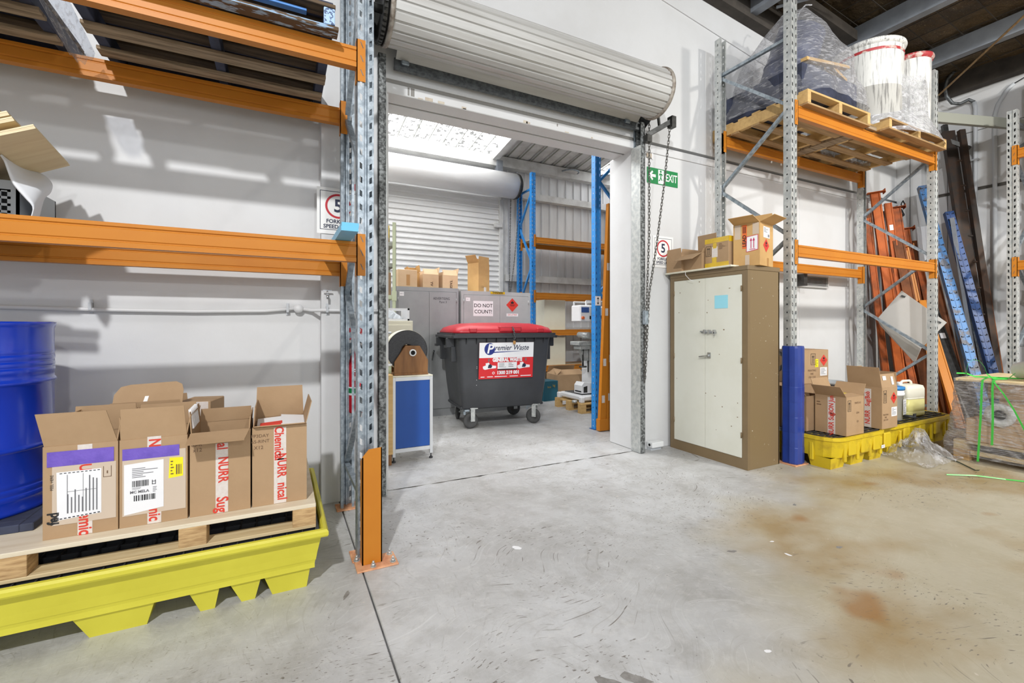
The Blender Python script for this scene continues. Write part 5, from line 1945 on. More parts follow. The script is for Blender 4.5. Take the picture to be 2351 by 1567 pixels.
canpart([(.29, .20, 0), (.31, .22, .015), (.31, .22, .05), (.305, .215, .055), (.31, .22, .06), (.31, .22, .19)], 'liquid_level', 'jerry_liquid')
canpart([(.31, .22, .1905), (.31, .22, .20), (.305, .215, .205), (.31, .22, .21), (.31, .22, .30), (.29, .20, .335), (.22, .14, .345)], 'upper_body', 'jerry_plastic')
MB().tube([(-.09, 0, .335), (-.085, 0, .368), (-.06, 0, .38), (.06, 0, .38), (.085, 0, .368), (.10, 0, .335)], .013, 10).build('handle', 'jerry_plastic', t)
MB().cyl((-.115, 0, .335), (-.115, 0, .372), .024, 18).build('cap', 'plastic_white', t)
# crumpled film on the floor
q = MB()
r_ = random.Random(9)
vs, fs = [], []
nu, nv = 34, 22
for j in range(nv + 1):
    for i in range(nu + 1):
        u, v = i / nu * 2 - 1, j / nv * 2 - 1
        rr2 = min(1, math.hypot(u, v))
        hgt = .13 * max(0, 1 - rr2) ** .5 * (.75 + .45 * math.sin(4.3 * u + 1) * math.cos(5 * v)) + .10 * math.exp(-((u - .3) ** 2 + (v - .35) ** 2) * 6) + .07 * math.exp(-((u + .4) ** 2 + (v + .1) ** 2) * 8) + (.03 * r_.random() + .05 * abs(math.sin(9 * u + 4 * v)) + .04 * abs(math.sin(7 * v - 5 * u))) * (1 - rr2 * .7)
        vs.append((5.60 + u * .36 + .015 * r_.random() + v * .10, 2.17 + v * .25 + .015 * r_.random(), max(.004, hgt)))
for j in range(nv):
    for i in range(nu):
        a = j * (nu + 1) + i
        fs.append((a, a + 1, a + nu + 2, a + nu + 1))
q.add(vs, fs, False)
tag(q.build('plastic_film', 'film_floor', fix=False), 'crumpled heap of clear film on the floor beside the wrapped pallet', 'plastic film')

# ================================================================== FILM-WRAPPED PALLET AT THE RIGHT EDGE
wx, wy1, wy0 = 5.86, 2.01, .85
t = thing('wrapped_pallet', (wx + .5, 1.45, 0), 'film-wrapped pallet load cut by the right edge, with timber and a reel', 'wrapped pallet')
# pallet
for y in (wy1 - .10, (wy0 + wy1) / 2 - .05, wy0):
    MB().bbox(wx, y, .10, wx + 1.1, y + .10, .165, .002).build('pallet_bearer', 'timber_new', t, world=True)
for x in (wx, wx + .35, wx + .7, wx + 1.0):
    MB().bbox(x, wy0, .165, x + .10, wy1, .185, .002).build('pallet_board', 'timber_new', t, world=True)
for y in (wy1 - .115, (wy0 + wy1) / 2 - .05, wy0):
    MB().bbox(wx - .002, y, .0, wx + .12, y + .115, .10, .002).build('pallet_block', 'timber_end', t, world=True)
MB().bbox(wx + .005, wy0, .06, wx + .03, wy1 - .12, .10, .002).build('pallet_board', 'timber_new', t, world=True)
# load
MB().bbox(wx + .03, wy0 + .02, .186, wx + 1.0, wy1 - .08, .40, .006).build('carton_layer', 'cardboard_light', t, world=True)
MB().bbox(wx + .06, wy0 + .02, .40, wx + .9, wy1 - .30, .62, .006).build('carton_layer', 'cardboard_light', t, world=True)
MB().bbox(wx + .01, wy0, .62, wx + 1.0, wy1 - .24, .755, .004).build('timber_beam', 'cardboard', t, world=True)
MB().bbox(wx - .015, wy0, .757, wx + 1.0, wy1 - .02, .785, .003).build('top_sheet', 'plywood', t, world=True)
q = MB()
q.lathe([(.045, 0), (.095, 0), (.105, -.008), (.105, -.03), (.045, -.03), (.045, 0)], 32, (wx + .03, 1.69, .47), 'x')
q.build('reel_flange', 'plastic_white', t, world=True)
MB().cyl((wx - .01, 1.69, .47), (wx + .04, 1.69, .47), .043, 20).build('reel_core', 'dark_void', t, world=True)
# film envelope
q = MB()
vs, fs = [], []
nu, nv = 64, 14
for j in range(nv + 1):
    v = j / nv
    for i in range(nu):
        a = 2 * math.pi * i / nu
        sq = (abs(math.cos(a)) ** 9 + abs(math.sin(a)) ** 9) ** (-1 / 9)
        rx, ry = .54, .60
        g_ = 1 + .012 * math.sin(14 * a + 6 * v) + .01 * math.sin(40 * v + 3 * a) + .045 * math.exp(-((v - .12) / .12) ** 2)
        vs.append((wx + .50 + rx * sq * math.cos(a) * g_ * (1.0 if v < .75 else 1.0 - .02 * (v - .75)), 1.44 + ry * sq * math.sin(a) * g_ + (.05 if math.sin(a) > .6 else 0) * (1 - v), .05 + .725 * v))
for j in range(nv):
    for i in range(nu):
        fs.append((j * nu + i, j * nu + (i + 1) % nu, (j + 1) * nu + (i + 1) % nu, (j + 1) * nu + i))
q.add(vs, fs, True)
q.build('film_wrap', 'film_pallet', t, world=True, fix=False)
# white bucket lying on top
t = thing('bucket', (6.12, 1.63, .786), 'white plastic bucket lying on the wrapped pallet', 'bucket')
q = MB()
q.lathe([(0, 0), (.075, 0), (.09, .2), (.10, .2), (.10, .22), (.085, .22), (.07, .015), (0, .015)], 32)
o = q.build('pail', 'plastic_white', t)
o.rotation_euler = (R(78), 0, R(-35))
o.location = (0, 0, .085)


def strap(name, pts, label, m='strap_green', w=.016, side=None):
    """flat strap along points with a width direction"""
    pts = [Vector(p) for p in pts]
    q = MB()
    vs = []
    for i, p in enumerate(pts):
        d = pts[min(i + 1, len(pts) - 1)] - pts[max(i - 1, 0)]
        s_ = Vector(side) if side else d.cross(Vector((0, 0, 1)))
        s_.normalize()
        n_ = d.cross(s_).normalized() * .0008
        vs += [p - s_ * w / 2 - n_, p + s_ * w / 2 - n_, p + s_ * w / 2 + n_, p - s_ * w / 2 + n_]
    fs = []
    for i in range(len(pts) - 1):
        a = 4 * i
        for j in range(4):
            fs.append((a + j, a + (j + 1) % 4, a + 4 + (j + 1) % 4, a + 4 + j))
    q.add(vs, fs)
    return tag(q.build(name, m), label, 'strap', 'straps of the wrapped pallet')


wf = wx - .075
strap('plastic_strap', [(wx + .25, 1.80, .79), (wx + .05, 1.79, .80), (wf + .02, 1.785, .785), (wf, 1.785, .70), (wf - .005, 1.79, .45), (wf - .01, 1.80, .2), (wf - .02, 1.805, .03)], 'longest green strap hanging down the wrapped pallet to the floor', side=(0, 1, 0))
strap('plastic_strap', [(wx + .25, 1.70, .79), (wx + .05, 1.71, .80), (wf + .02, 1.715, .785), (wf, 1.714, .70), (wf - .003, 1.71, .45), (wf - .006, 1.715, .20)], 'green strap hanging over the reel on the wrapped pallet', side=(0, 1, 0))
strap('plastic_strap', [(wx + .20, 1.76, .79), (wx + .02, 1.74, .80), (wf + .01, 1.70, .765), (wf - .01, 1.64, .68), (wf - .015, 1.57, .54), (wf - .015, 1.50, .36), (wf - .012, 1.45, .22)], 'green strap slanting down the wrapped pallet to the right edge', side=(0, 1, .3))
strap('plastic_strap', [(wx + .04, 1.92, .78), (wx + .035, 1.925, .86), (wx + .04, 1.915, .93), (wx + .06, 1.885, .965), (wx + .08, 1.85, .955), (wx + .10, 1.82, .90), (wx + .12, 1.80, .80)], 'green strap looping up above the wrapped pallet', side=(.9, .3, 0))
strap('plastic_strap', [(wx - .02, 1.98, .83), (wx + .04, 1.93, .83), (wx + .08, 1.88, .80), (wx + .18, 1.75, .80), (wx + .24, 1.60, .80), (wx + .25, 1.45, .82), (wx + .25, 1.1, .83)], 'green strap lying along the top sheet of the wrapped pallet', side=(.5, .1, .5))
strap('plastic_strap', [(wx + .02, 1.78, .84), (wx + .0, 1.73, .80), (wx + .08, 1.66, .80), (wx + .04, 1.60, .86)], 'short twisted green strap end on the wrapped pallet top', side=(.6, .1, .4))
strap('plastic_strap', [(5.12, 1.80, .006), (5.28, 1.66, .014), (5.40, 1.52, .006), (5.50, 1.36, .010), (5.56, 1.1, .006)], 'thin green strap lying on the floor before the wrapped pallet', w=.010, side=(.3, .3, .5))
strap('plastic_strap', [(5.86, 2.12, .006), (5.66, 1.90, .010), (5.47, 1.73, .012), (5.43, 1.69, .03), (5.39, 1.70, .012)], 'black strap lying on the floor by the wrapped pallet', 'strap_black', .012, (.3, -.3, .4))

# ================================================================== LEANING STOCK IN THE CORNER


def lean_beam(p0, p1, w, d, m, label, name='rack_beam', conn=True, stickers=0, group='orange rack beams leaning in the corner', face=None):
    """a rack beam stood on end and leaning: p0 foot on the floor, p1 head"""
    p0, p1 = Vector(p0), Vector(p1)
    ax = (p1 - p0).normalized()
    L = (p1 - p0).length
    fw_ = Vector(face) if face else Vector((-.75, -.66, 0))     # broad face turned to the aisle
    u = ax.cross(fw_).normalized()
    n_ = u.cross(ax).normalized()
    if n_.dot(fw_) < 0:
        n_, u = -n_, -u
    lift = Vector((0, 0, .02))
    t = thing(name, tuple(p0), label, 'rack beam', 0, group)
    q = MB()
    prof = [(-.5, -.5), (-.5, .5), (-.34, .5), (-.30, .36), (.30, .36), (.34, .5), (.5, .5), (.5, -.5)]
    k0 = len(prof)
    pts = [u * (a * w) + n_ * (b * d) for a, b in prof]
    q.add([x + lift for x in pts] + [x + ax * L + lift for x in pts], [(i, (i + 1) % k0, k0 + (i + 1) % k0, k0 + i) for i in range(k0)] + [tuple(range(k0)), tuple(reversed(range(k0, 2 * k0)))])
    q.build('beam', m, t)
    if conn:
        q = MB()
        c = ax * (L + .004) + lift + n_ * .02
        q.obox(c, u * (w * .95), n_ * .05, ax * .004)
        q.obox(c + u * (w * .95) * .98 - ax * .0, u * .003, n_ * .05, ax * .03)
        q.build('end_connector', m, t)
        for k_ in range(3):
            MB().obox(c + u * (w * (-.5 + .5 * k_)) + ax * .005 + n_ * .025, u * .012, n_ * .006, ax * .002).build('hook', 'steel_dark', t)
    for k_ in range(stickers):
        c = ax * (L * (.72 + .16 * k_)) + lift + n_ * (d * .36 + .001)
        MB().obox(c, u * (w * .26), ax * .04, n_ * .0008).build('sticker', 'paper', t)
    return t


lean_beam((7.50, 3.22, 0), (7.47, 3.50, 2.80), .075, .045, 'orange_worn', 'worn orange beam leaning nearest the right rack post', conn=False)
lean_beam((7.67, 3.12, 0), (7.62, 3.47, 3.17), .11, .05, 'orange_red', 'tall orange beam with end plate leaning in the corner, left of the stickered beam')
lean_beam((7.80, 3.16, 0), (7.79, 3.50, 3.0), .05, .05, 'galv', 'grey steel post leaning between the orange beams', conn=False, name='steel_post')
lean_beam((7.90, 3.10, 0), (7.93, 3.45, 3.06), .085, .05, 'orange_red', 'orange beam with two white stickers leaning in the corner', conn=False, stickers=2)
lean_beam((7.97, 3.00, 0), (8.10, 3.42, 3.0), .10, .05, 'orange_worn', 'orange beam leaning right of the stickered beam')
lean_beam((7.88, 2.92, 0), (7.96, 3.34, 2.50), .13, .05, 'orange_brown', 'wide brown beam leaning behind the white panel', conn=False)
lean_beam((8.00, 2.88, 0), (8.08, 3.32, 2.40), .105, .05, 'orange', 'bright orange beam with end plate leaning behind the white panel')
lean_beam((7.98, 2.78, 0), (8.26, 3.36, 2.24), .09, .05, 'orange_brown', 'dark brown beam leaning in front of the blue upright', conn=False)
lean_beam((7.92, 2.70, 0), (8.46, 3.28, 2.10), .085, .05, 'orange_worn', 'orange-brown beam leaning beside the right rack end post', conn=False)
lean_beam((7.50, 2.50, 0), (8.08, 3.10, 1.62), .10, .05, 'orange', 'short bright orange beam leaning right of the rack end post', conn=False)
db = lean_beam((7.74, 2.45, 0), (8.28, 3.08, 1.56), .11, .05, 'steel_dark', 'dark grey beam with white labels leaning low in the corner', conn=False, stickers=2, name='rack_beam')
lean_beam((7.60, 3.30, 0), (7.55, 3.52, 2.95), .06, .05, 'orange_brown', 'dark brown narrow beam leaning at the far left of the corner stock', conn=False)
lean_beam((8.10, 3.12, 0), (8.14, 3.46, 2.55), .14, .05, 'orange_brown', 'broad dark brown beam leaning at the back of the corner stock', conn=False)
lean_beam((7.72, 2.98, 0), (7.74, 3.38, 2.2), .08, .05, 'orange_worn', 'shorter worn orange beam in front of the grey steel post', conn=False)
lean_beam((8.14, 2.98, 0), (8.30, 3.40, 2.7), .11, .05, 'orange_worn', 'worn orange beam standing behind the bright orange end-plate beam')
lean_beam((8.12, 2.62, 0), (8.56, 3.15, 2.0), .09, .05, 'orange_brown', 'brown beam leaning between dark grey beam and blue upright', conn=False)
lean_beam((8.36, 3.2, 0), (8.52, 3.42, 2.55), .16, .03, 'orange_brown', 'brown board with orange edge leaning at the back of the corner', conn=False, name='board')
lean_beam((8.42, 3.05, 0), (8.56, 3.30, 2.75), .12, .03, 'white_metal', 'white strip with black clip leaning beside the worn blue upright', conn=False, name='board')


def lean_upright(p0, p1, m, label, w=.10, d=.07, face=(-.75, -.66, 0), n_slots=34, brace=False):
    p0, p1 = Vector(p0), Vector(p1)
    ax = (p1 - p0).normalized()
    L = (p1 - p0).length
    fw_ = Vector(face)
    u = ax.cross(fw_).normalized()
    n_ = u.cross(ax).normalized()
    if n_.dot(fw_) < 0:
        n_, u = -n_, -u
    t = thing('rack_upright', tuple(p0), label, 'rack upright', 0, 'blue rack uprights leaning in the corner')
    lift = Vector((0, 0, .03))
    q = MB()
    q.obox(ax * L / 2 + lift - n_ * .002, u * (w / 2), n_ * .002, ax * L / 2)
    for s_ in (-1, 1):
        q.obox(ax * L / 2 + lift + u * (s_ * w / 2) - n_ * d / 2, u * .002, n_ * (d / 2), ax * L / 2)
    q.obox(ax * L / 2 + lift + n_ * .001, u * .004, n_ * .002, ax * L / 2)
    q.build('channel', m, t)
    s0 = MB()
    for i in range(n_slots):
        for sd in (-1, 1):
            c = ax * (L * (i + .5) / n_slots) + lift + u * (sd * w * .26) + n_ * .0022
            s0.obox(c, u * (w * .14), n_ * .0006, ax * .004)
            s0.obox(c + u * (sd * w * .12) + ax * .007, u * .004, n_ * .0006, ax * .010)
    s0.build('slots', 'dark_void', t)['kind'] = 'stuff'
    if brace:
        for i in range(4):
            a_, b_ = L * (.15 + .2 * i), L * (.30 + .2 * i)
            MB().bar(ax * a_ + lift - n_ * .05, ax * b_ + lift - n_ * .42 + u * .02, .03, .03).build('brace', 'blue_dark_rack', t)
            MB().bar(ax * b_ + lift - n_ * .42 + u * .02, ax * (a_ + .2 * L) + lift - n_ * .05, .03, .03).build('brace', 'galv', t)
    return t


lean_upright((7.70, 2.29, 0), (8.30, 3.18, 3.29), 'blue_worn', 'worn blue slotted upright leaning in the corner')
lean_upright((7.90, 2.19, 0), (8.35, 2.905, 2.86), 'blue_dark_rack', 'dark blue braced upright leaning right of the worn blue one', w=.09, brace=False)
tag(MB().bar((7.95, 2.30, .02), (8.40, 2.93, 2.80), .03, .05).build('rack_brace', 'galv'), 'thin grey brace leaning between the two blue uprights', 'brace')
tag(MB().bar((8.0, 2.44, .02), (8.30, 2.86, 2.78), .03, .04).build('rack_brace', 'purlin'), 'pale blue-grey brace leaning before the dark blue upright', 'brace')
# dark steel ladder frame
t = thing('steel_ladder', (8.45, 2.45, 0), 'dark rusty steel ladder frame leaning against the right-hand wall', 'ladder')
pA0, pA1 = Vector((8.42, 2.50, .03)), Vector((8.57, 3.00, 4.08))
pB0, pB1 = Vector((8.49, 2.40, .03)), Vector((8.61, 2.87, 4.06))
MB().bar(pA0, pA1, .14, .06, (-.6, -.8, 0)).build('stile', 'rust_steel', t, world=True)
MB().bar(pA0 + Vector((.02, .06, 0)), pA1 + Vector((.03, .05, .12)), .06, .05, (-.6, -.8, 0)).build('stile', 'steel_dark', t, world=True)
MB().bar(pB0, pB1, .07, .06, (-.6, -.8, 0)).build('stile', 'rust_steel', t, world=True)
MB().bar(pB0 + Vector((.03, -.03, 0)), pB1 + Vector((.01, -.03, -.25)), .03, .05, (-.6, -.8, 0)).build('stile', 'orange_brown', t, world=True)
for i in range(10):
    k_ = .08 + .09 * i
    MB().cyl(pA0.lerp(pA1, k_), pB0.lerp(pB1, k_), .014, 8).build('rung', 'rust_steel', t, world=True)
MB().bar(pA0.lerp(pA1, .965), pB0.lerp(pB1, .93) + Vector((.04, -.05, 0)), .05, .05).build('clamp', 'steel_dark', t, world=True)
# white folded panel held in the rack end frame
t = thing('metal_panel', (7.30, 2.93, .79), 'white folded metal panel wedged askew in the right rack end frame', 'panel')
c = [Vector((7.30, 3.021, 1.749)), Vector((7.34, 2.58, 1.328)), Vector((7.30, 2.82, .995)), Vector((7.26, 3.281, 1.379))]
q = MB()
q.quad(c[0], c[3], c[2], c[1], .012)
q.build('face', 'panel_grey', t, world=True)
e = [c[3], c[2], Vector((7.42, 2.93, .80)), Vector((7.40, 3.30, 1.28))]
q = MB()
q.quad(e[0], e[3], e[2], e[1], .010)
q.build('folded_side', 'panel_grey', t, world=True)
for p in (c[0] * .90 + c[2] * .10, c[1] * .90 + c[3] * .10):
    MB().obox(p + Vector((-.008, 0, 0)), (.002, 0, 0), (0, .022, .010), (0, -.005, .010)).build('slot', 'galv_dark', t, world=True)
# loop of dark chain on the wall
t = thing('chain_hook', (8.22, 3.44, 3.04), 'black chain bunch hanging on a dark strap in the corner', 'chain')
MB().bar((7.95, 3.5, 2.93), (8.20, 3.44, 3.03), .02, .10).build('strap', 'cable_dark', t, world=True)
q = MB()
r_ = random.Random(4)
for k_ in range(7):
    c_ = Vector((8.22 + r_.uniform(-.03, .10), 3.42, 3.05 + r_.uniform(-.14, .12)))
    ring = [c_ + Vector((.035 * math.cos(a) * (1 + .3 * (k_ % 2)), .01 * math.sin(2 * a), .04 * math.sin(a))) for a in [2 * math.pi * i / 12 for i in range(12)]]
    q.tube(ring, .008, 6, closed=True)
q.build('links', 'dark_void', t, world=True)

# ================================================================== RIGHT-HAND WALL AND RACK
xs = XW - .028
t = thing('conduit', (XW - .03, 2.75, 2.2), 'grey conduit on the right-hand wall with a flexible hose on top', 'conduit')
MB().tube([(xs, 2.74, .2), (xs, 2.74, 4.20), (xs, 2.74, 4.34), (xs - .01, 2.75, 4.42)], .024, 10).build('pipe', 'pvc_grey', t, world=True)
MB().tube([(xs - .01, 2.75, 4.42), (xs - .03, 2.80, 4.47), (xs - .06, 2.88, 4.44), (xs - .10, 2.95, 4.47), (xs - .14, 3.0, 4.58), (xs - .16, 3.01, 4.70), (xs - .2, 2.97, 4.80), (xs - .24, 2.88, 4.86)], .022, 10).build('flexible_hose', 'galv_dark', t, world=True)
for z in (1.2, 2.4, 3.6, 4.12):
    MB().box(xs - .026, 2.705, z, XW, 2.775, z + .02).build('saddle', 'pvc_grey', t, world=True)
t = thing('conduit', (XW - .03, 2.53, 2.2), 'grey conduit on the right-hand wall with a thin cable leaving its top', 'conduit')
MB().tube([(xs, 2.545, .2), (xs, 2.545, 4.15), (xs, 2.51, 4.30), (xs, 2.42, 4.45), (xs, 2.36, 4.50)], .024, 10).build('pipe', 'pvc_grey', t, world=True)
MB().tube([(xs, 2.36, 4.50), (xs, 2.20, 4.56), (xs - .01, 2.05, 4.68), (xs - .02, 1.95, 4.75)], .006, 6).build('cable', 'cable_dark', t, world=True)
# switch outline on that wall
t = thing('wall_socket', (XW, 2.28, 1.02), 'small grey wall socket behind the right-hand rack post', 'socket')
MB().bbox(-.02, -.045, 0, 0, .045, .14, .003).build('plate', 'plastic_grey', t)
MB().bbox(-.024, -.03, .025, -.02, .03, .115, .002).build('rocker', 'pvc_grey', t)
# third rack: pallets on it
pallet('timber_pallet', 'timber pallet on the upper beams of the right-edge rack', (8.22, 1.40, 3.391), 0, .84, 1.10, ('timber_yellow', 'timber_yellow', 'timber_yellow'), .14)
carton('cardboard_box', 'tall brown carton on the pallet at the top right edge', (8.1, 1.55, 3.532), 0, .55, .7, .95, closed=True, m='cardboard_brown')
t = thing('wrapped_roll', (8.10, 1.62, 2.062), 'lumpy film-wrapped roll on the lower beams of the right-edge rack', 'wrapped roll')
q = MB()
vs, fs = [], []
nu, nv = 24, 12
for j in range(nv + 1):
    v = j / nv
    rr_ = .20 * (math.sin(math.pi * min(1, .12 + v * .9)) ** .5)
    for i in range(nu):
        a = 2 * math.pi * i / nu
        k_ = rr_ * (1 + .06 * math.sin(5 * a + 9 * v) + .04 * math.sin(9 * a - 14 * v))
        vs.append((k_ * math.cos(a) * 1.1, .44 - .9 * v, .20 + k_ * math.sin(a)))
for j in range(nv):
    for i in range(nu):
        fs.append((j * nu + i, j * nu + (i + 1) % nu, (j + 1) * nu + (i + 1) % nu, (j + 1) * nu + i))
q.add(vs, fs, True)
q.build('film_wrap', 'film_dense', t, fix=False)
MB().cyl((0, -.4, .20), (0, .36, .20), .12, 20).build('core', 'timber_pale', t)

# ================================================================== INNER BAY
# ---- closed roller door in the back wall
t = thing('roller_door', (2.0, YI - .1, 0), 'closed white roller door in the back bay behind the grey cabinets', 'roller door')
q = MB()
pts = []
z = 0.0
while z < 3.78:
    pts += [(YI - .10, z), (YI - .10, z + .055), (YI - .125, z + .065), (YI - .125, z + .085), (YI - .10, z + .095)]
    z += .10
n = len(pts)
q.add([(-.6, p[0], p[1]) for p in pts] + [(3.82, p[0], p[1]) for p in pts], [(i, i + 1, n + i + 1, n + i) for i in range(n - 1)])
q.build('curtain', 'inner_white', t, world=True, fix=False)
MB().cyl((-.7, YI - .40, 3.97), (4.02, YI - .40, 3.97), .235, 48).build('rolled_curtain', 'inner_white', t, world=True)
q = MB()
q.lathe([(.12, 0), (.24, 0), (.245, .02), (.22, .05), (.235, .06), (.20, .09), (.12, .10), (0, .10)], 28, (4.02, YI - .40, 3.97), 'x')
q.build('drum_end', 'steel_dark', t, world=True)
MB().bbox(3.82, YI - .16, 0, 3.90, YI - .07, 3.75, .004).build('side_track', 'inner_steel', t, world=True)
MB().bbox(3.70, YI - .20, 3.20, 3.86, YI - .14, 3.28, .004).build('slide_bolt', 'inner_steel', t, world=True)
q = MB()
chain_links(q, [(4.02, YI - .25, 3.85), (4.01, YI - .22, 2.8), (4.0, YI - .22, 1.9)], link=.045, r=.004, wd=.016)
chain_links(q, [(4.17, YI - .35, 3.85), (4.10, YI - .25, 2.6), (4.02, YI - .22, 1.9)], link=.045, r=.004, wd=.016)
o = q.build('hand_chain', 'chain_steel', t, world=True)
o['kind'] = 'stuff'
# ---- round lamp under the inner roof
for i, (x, y, lb) in enumerate(((5.45, 8.02, 'round dish lamp under the back bay roof'), (6.35, 7.95, 'round dish lamp half hidden behind the tall blue post'))):
    z = iroof(y) - .06
    t = thing('dish_lamp', (x, y, z), lb, 'lamp', 0)
    MB().lathe([(0, -.06), (.10, -.065), (.17, -.05), (.18, -.03), (.175, -.02), (.05, .0), (0, 0)], 32).build('dish', 'inner_steel', t)
    MB().lathe([(.175, -.055), (.20, -.05), (.20, -.035), (.175, -.03)], 32).build('rim', 'galv', t)
    MB().tube([(.1, .02, -.01), (.18, .06, .01), (.26, .1, -.01)], .006, 6).build('cable', 'cable_dark', t)

# ---- grey steel cabinets


def grey_cabinet(x0, x1, y0, h, m, label, split):
    t = thing('steel_cabinet', ((x0 + x1) / 2, y0 + .22, 0), label, 'cabinet')
    MB().bbox(x0, y0 + .012, 0, x1, y0 + .46, h, .004).build('carcass', m, t, world=True)
    fr_ = MB()
    fr_.box(x0, y0, 0, x0 + .035, y0 + .012, h).box(x1 - .035, y0, 0, x1, y0 + .012, h).box(x0 + .035, y0, h - .055, x1 - .035, y0 + .012, h).box(x0 + .035, y0, 0, x1 - .035, y0 + .012, .10)
    fr_.build('front_frame', m, t, world=True)
    ds = []
    for (a, b_) in ((x0 + .038, split - .0015), (split + .0015, x1 - .038)):
        ds.append(MB().bbox(a, y0 - .006, .105, b_, y0 + .010, h - .06, .002).build('door', m, t, world=True))
    q = MB()
    q.cyl((split + .06, y0 - .03, .93), (split + .06, y0 - .004, .93), .016, 14).bar((split + .06, y0 - .03, .93), (split + .035, y0 - .032, .80), .018, .012)
    q.build('lever_handle', 'chrome', ds[1], world=True)
    for x in (x0 + .037, x1 - .037):
        for z in (.3, 1.0, 1.62):
            MB().cyl((x, y0 - .008, z), (x, y0 - .008, z + .06), .007, 8).build('hinge', m, t, world=True)
    f = Face((x0 - t.location.x, y0 - .006 - t.location.y, 0), (1, 0, 0), (0, 0, 1), t)
    return t, f


t, f = grey_cabinet(1.395, 2.315, 6.27, 1.83, 'cabinet_grey', 'dark grey steel cabinet marked ADVERTISING behind the waste bin', 1.872)
o = f.rect('number_label', .06, 1.70, .12, 1.755, 'paper', .002)
f.text('0012', .09, 1.728, .022, 'ink_grey', .003, parent=o)
f.text('ADVERTISING', .66, 1.675, .05, 'ink_black', .001, sx=.8)
f.text('Paint 3', .68, 1.625, .045, 'ink_black', .001, sx=.9)
t, f = grey_cabinet(2.345, 3.495, 6.24, 1.80, 'cabinet_grey_light', 'light grey steel cabinet with THINNERS tag and flammable diamond', 2.965)
o = f.rect('number_label', .07, 1.65, .135, 1.70, 'paper', .002)
f.text('0011', .10, 1.675, .02, 'ink_grey', .003, parent=o)
o = f.rect('notice', .185, 1.43, .505, 1.655, 'paper', .002)
f.text('DO NOT', .345, 1.585, .075, 'ink_black', .003, parent=o, bold=.0008)
f.text('COUNT!', .345, 1.495, .075, 'ink_black', .003, parent=o, bold=.0008)
o = f.rect('yellow_tag', .46, 1.765, .70, 1.80, 'tape_yellow', .0075)
f.text('THINNERS', .58, 1.783, .038, 'ink_black', .009, parent=o, bold=.001)
diamond(f, .83, 1.605, .105, lift=.002)
o = f.rect('capacity_label', .73, 1.43, .93, 1.475, 'paper', .002)
f.text('250 LITRES', .83, 1.455, .034, 'ink_red', .003, parent=o)
# ---- cartons on the cabinets
bx = carton('cardboard_box', 'closed pale carton with tape at the left end of the grey cabinets', (1.575, 6.46, 1.8305), R(2), .27, .30, .24, closed=True, m='cardboard_light')
front(bx, .27, .30).rect('tape', -.02, .02, .03, .17, 'tape_brown', .0012)
carton('cardboard_box', 'narrow open carton with raised side flap behind the pale taped carton', (1.745, 6.60, 1.8305), 0, .15, .22, .22, {'r': (-10, .12), 'b': (-10, .10), 'l': (30, .1)}, 'cardboard_warm')
for i, (x, lb, s_) in enumerate(((1.91, 'open carton with folded-in flap on the dark grey cabinet, left of its twin', 'YV'), (2.20, 'open carton with folded-in flap at the dark grey cabinet corner', 'TAGE'))):
    bx = carton('cardboard_box', lb, (x, 6.44, 1.8305), 0, .23, .27, .19, {'f': (-35, .10, .05), 'r': (12, .11), 'l': (-10, .05), 'b': (-20, .06)}, 'cardboard_light', 'open cartons on the dark grey cabinet')
    front(bx, .23, .27).text(s_, .01, .055, .05, 'ink_brown', .0016, rot=-math.pi / 2, bold=.002)
bx = carton('cardboard_box', 'tall open carton standing on the light grey cabinet', (2.70, 6.44, 1.8005), R(26), .25, .22, .43, {'f': (2, .10), 'l': (32, .13), 'b': (0, .1), 'r': (0, .1)}, 'cardboard_warm')
f = front(bx, .25, .22)
f.rect('clear_tape', -.005, .0, .05, .07, 'tape_white', .0012)
f.text('CA', -.03, .07, .04, 'ink_brown', .0014)

# ---- waste bin
t = thing('waste_bin', (2.585, 5.60, 0), 'black four-wheeled waste bin with red lid and company sign', 'waste bin', R(-5.5))
zb, zt = .245, 1.175
wb0, wt0 = .555, .665      # half widths bottom/top
db0, dt0 = .36, .46
q = MB()


def bring(hw, hd, z, r=.07, y0=0.0):
    out = []
    for k_ in range(4):
        for a in range(4):
            ang = R(180 + 90 * k_ + 30 * a)
            cx = (hw - r) * (-1 if k_ in (0, 3) else 1)
            cy = (hd - r) * (-1 if k_ in (0, 1) else 1)
            out.append((cx + r * math.cos(ang), cy + r * math.sin(ang) + y0, z))
    return out


def loft(q, rings, smooth=True, cap0=True, cap1=True):
    n = len(rings[0])
    vs = [p for r_ in rings for p in r_]
    fs = [(j * n + i, j * n + (i + 1) % n, (j + 1) * n + (i + 1) % n, (j + 1) * n + i) for j in range(len(rings) - 1) for i in range(n)]
    if cap0:
        fs.append(tuple(reversed(range(n))))
    if cap1:
        fs.append(tuple((len(rings) - 1) * n + i for i in range(n)))
    q.add(vs, fs, smooth)


loft(q, [bring(wb0 - .02, db0 - .02, zb), bring(wb0, db0, zb + .02), bring(wb0 + .035, db0 + .03, .55), bring(wt0 - .03, dt0 - .03, 1.10), bring(wt0 - .02, dt0 - .02, zt)])
q.build('body', 'bin_plastic', t)
q = MB()
loft(q, [bring(wt0 + .045, dt0 + .03, 1.135, .05), bring(wt0 + .05, dt0 + .035, 1.14, .05), bring(wt0 + .05, dt0 + .035, 1.165, .05), bring(wt0 + .03, dt0 + .02, 1.17, .05), bring(wt0 + .03, dt0 + .02, 1.195, .05)], False)
q.build('rim', 'black_plastic', t)
q = MB()
loft(q, [bring(wt0 + .005, dt0 - .005, 1.196, .10), bring(wt0 + .01, dt0, 1.21, .10), bring(wt0 - .03, dt0 - .03, 1.262, .11), bring(wt0 - .10, dt0 - .08, 1.29, .12), bring(wt0 - .22, dt0 - .18, 1.318, .12), bring(.22, .12, 1.328, .1)])
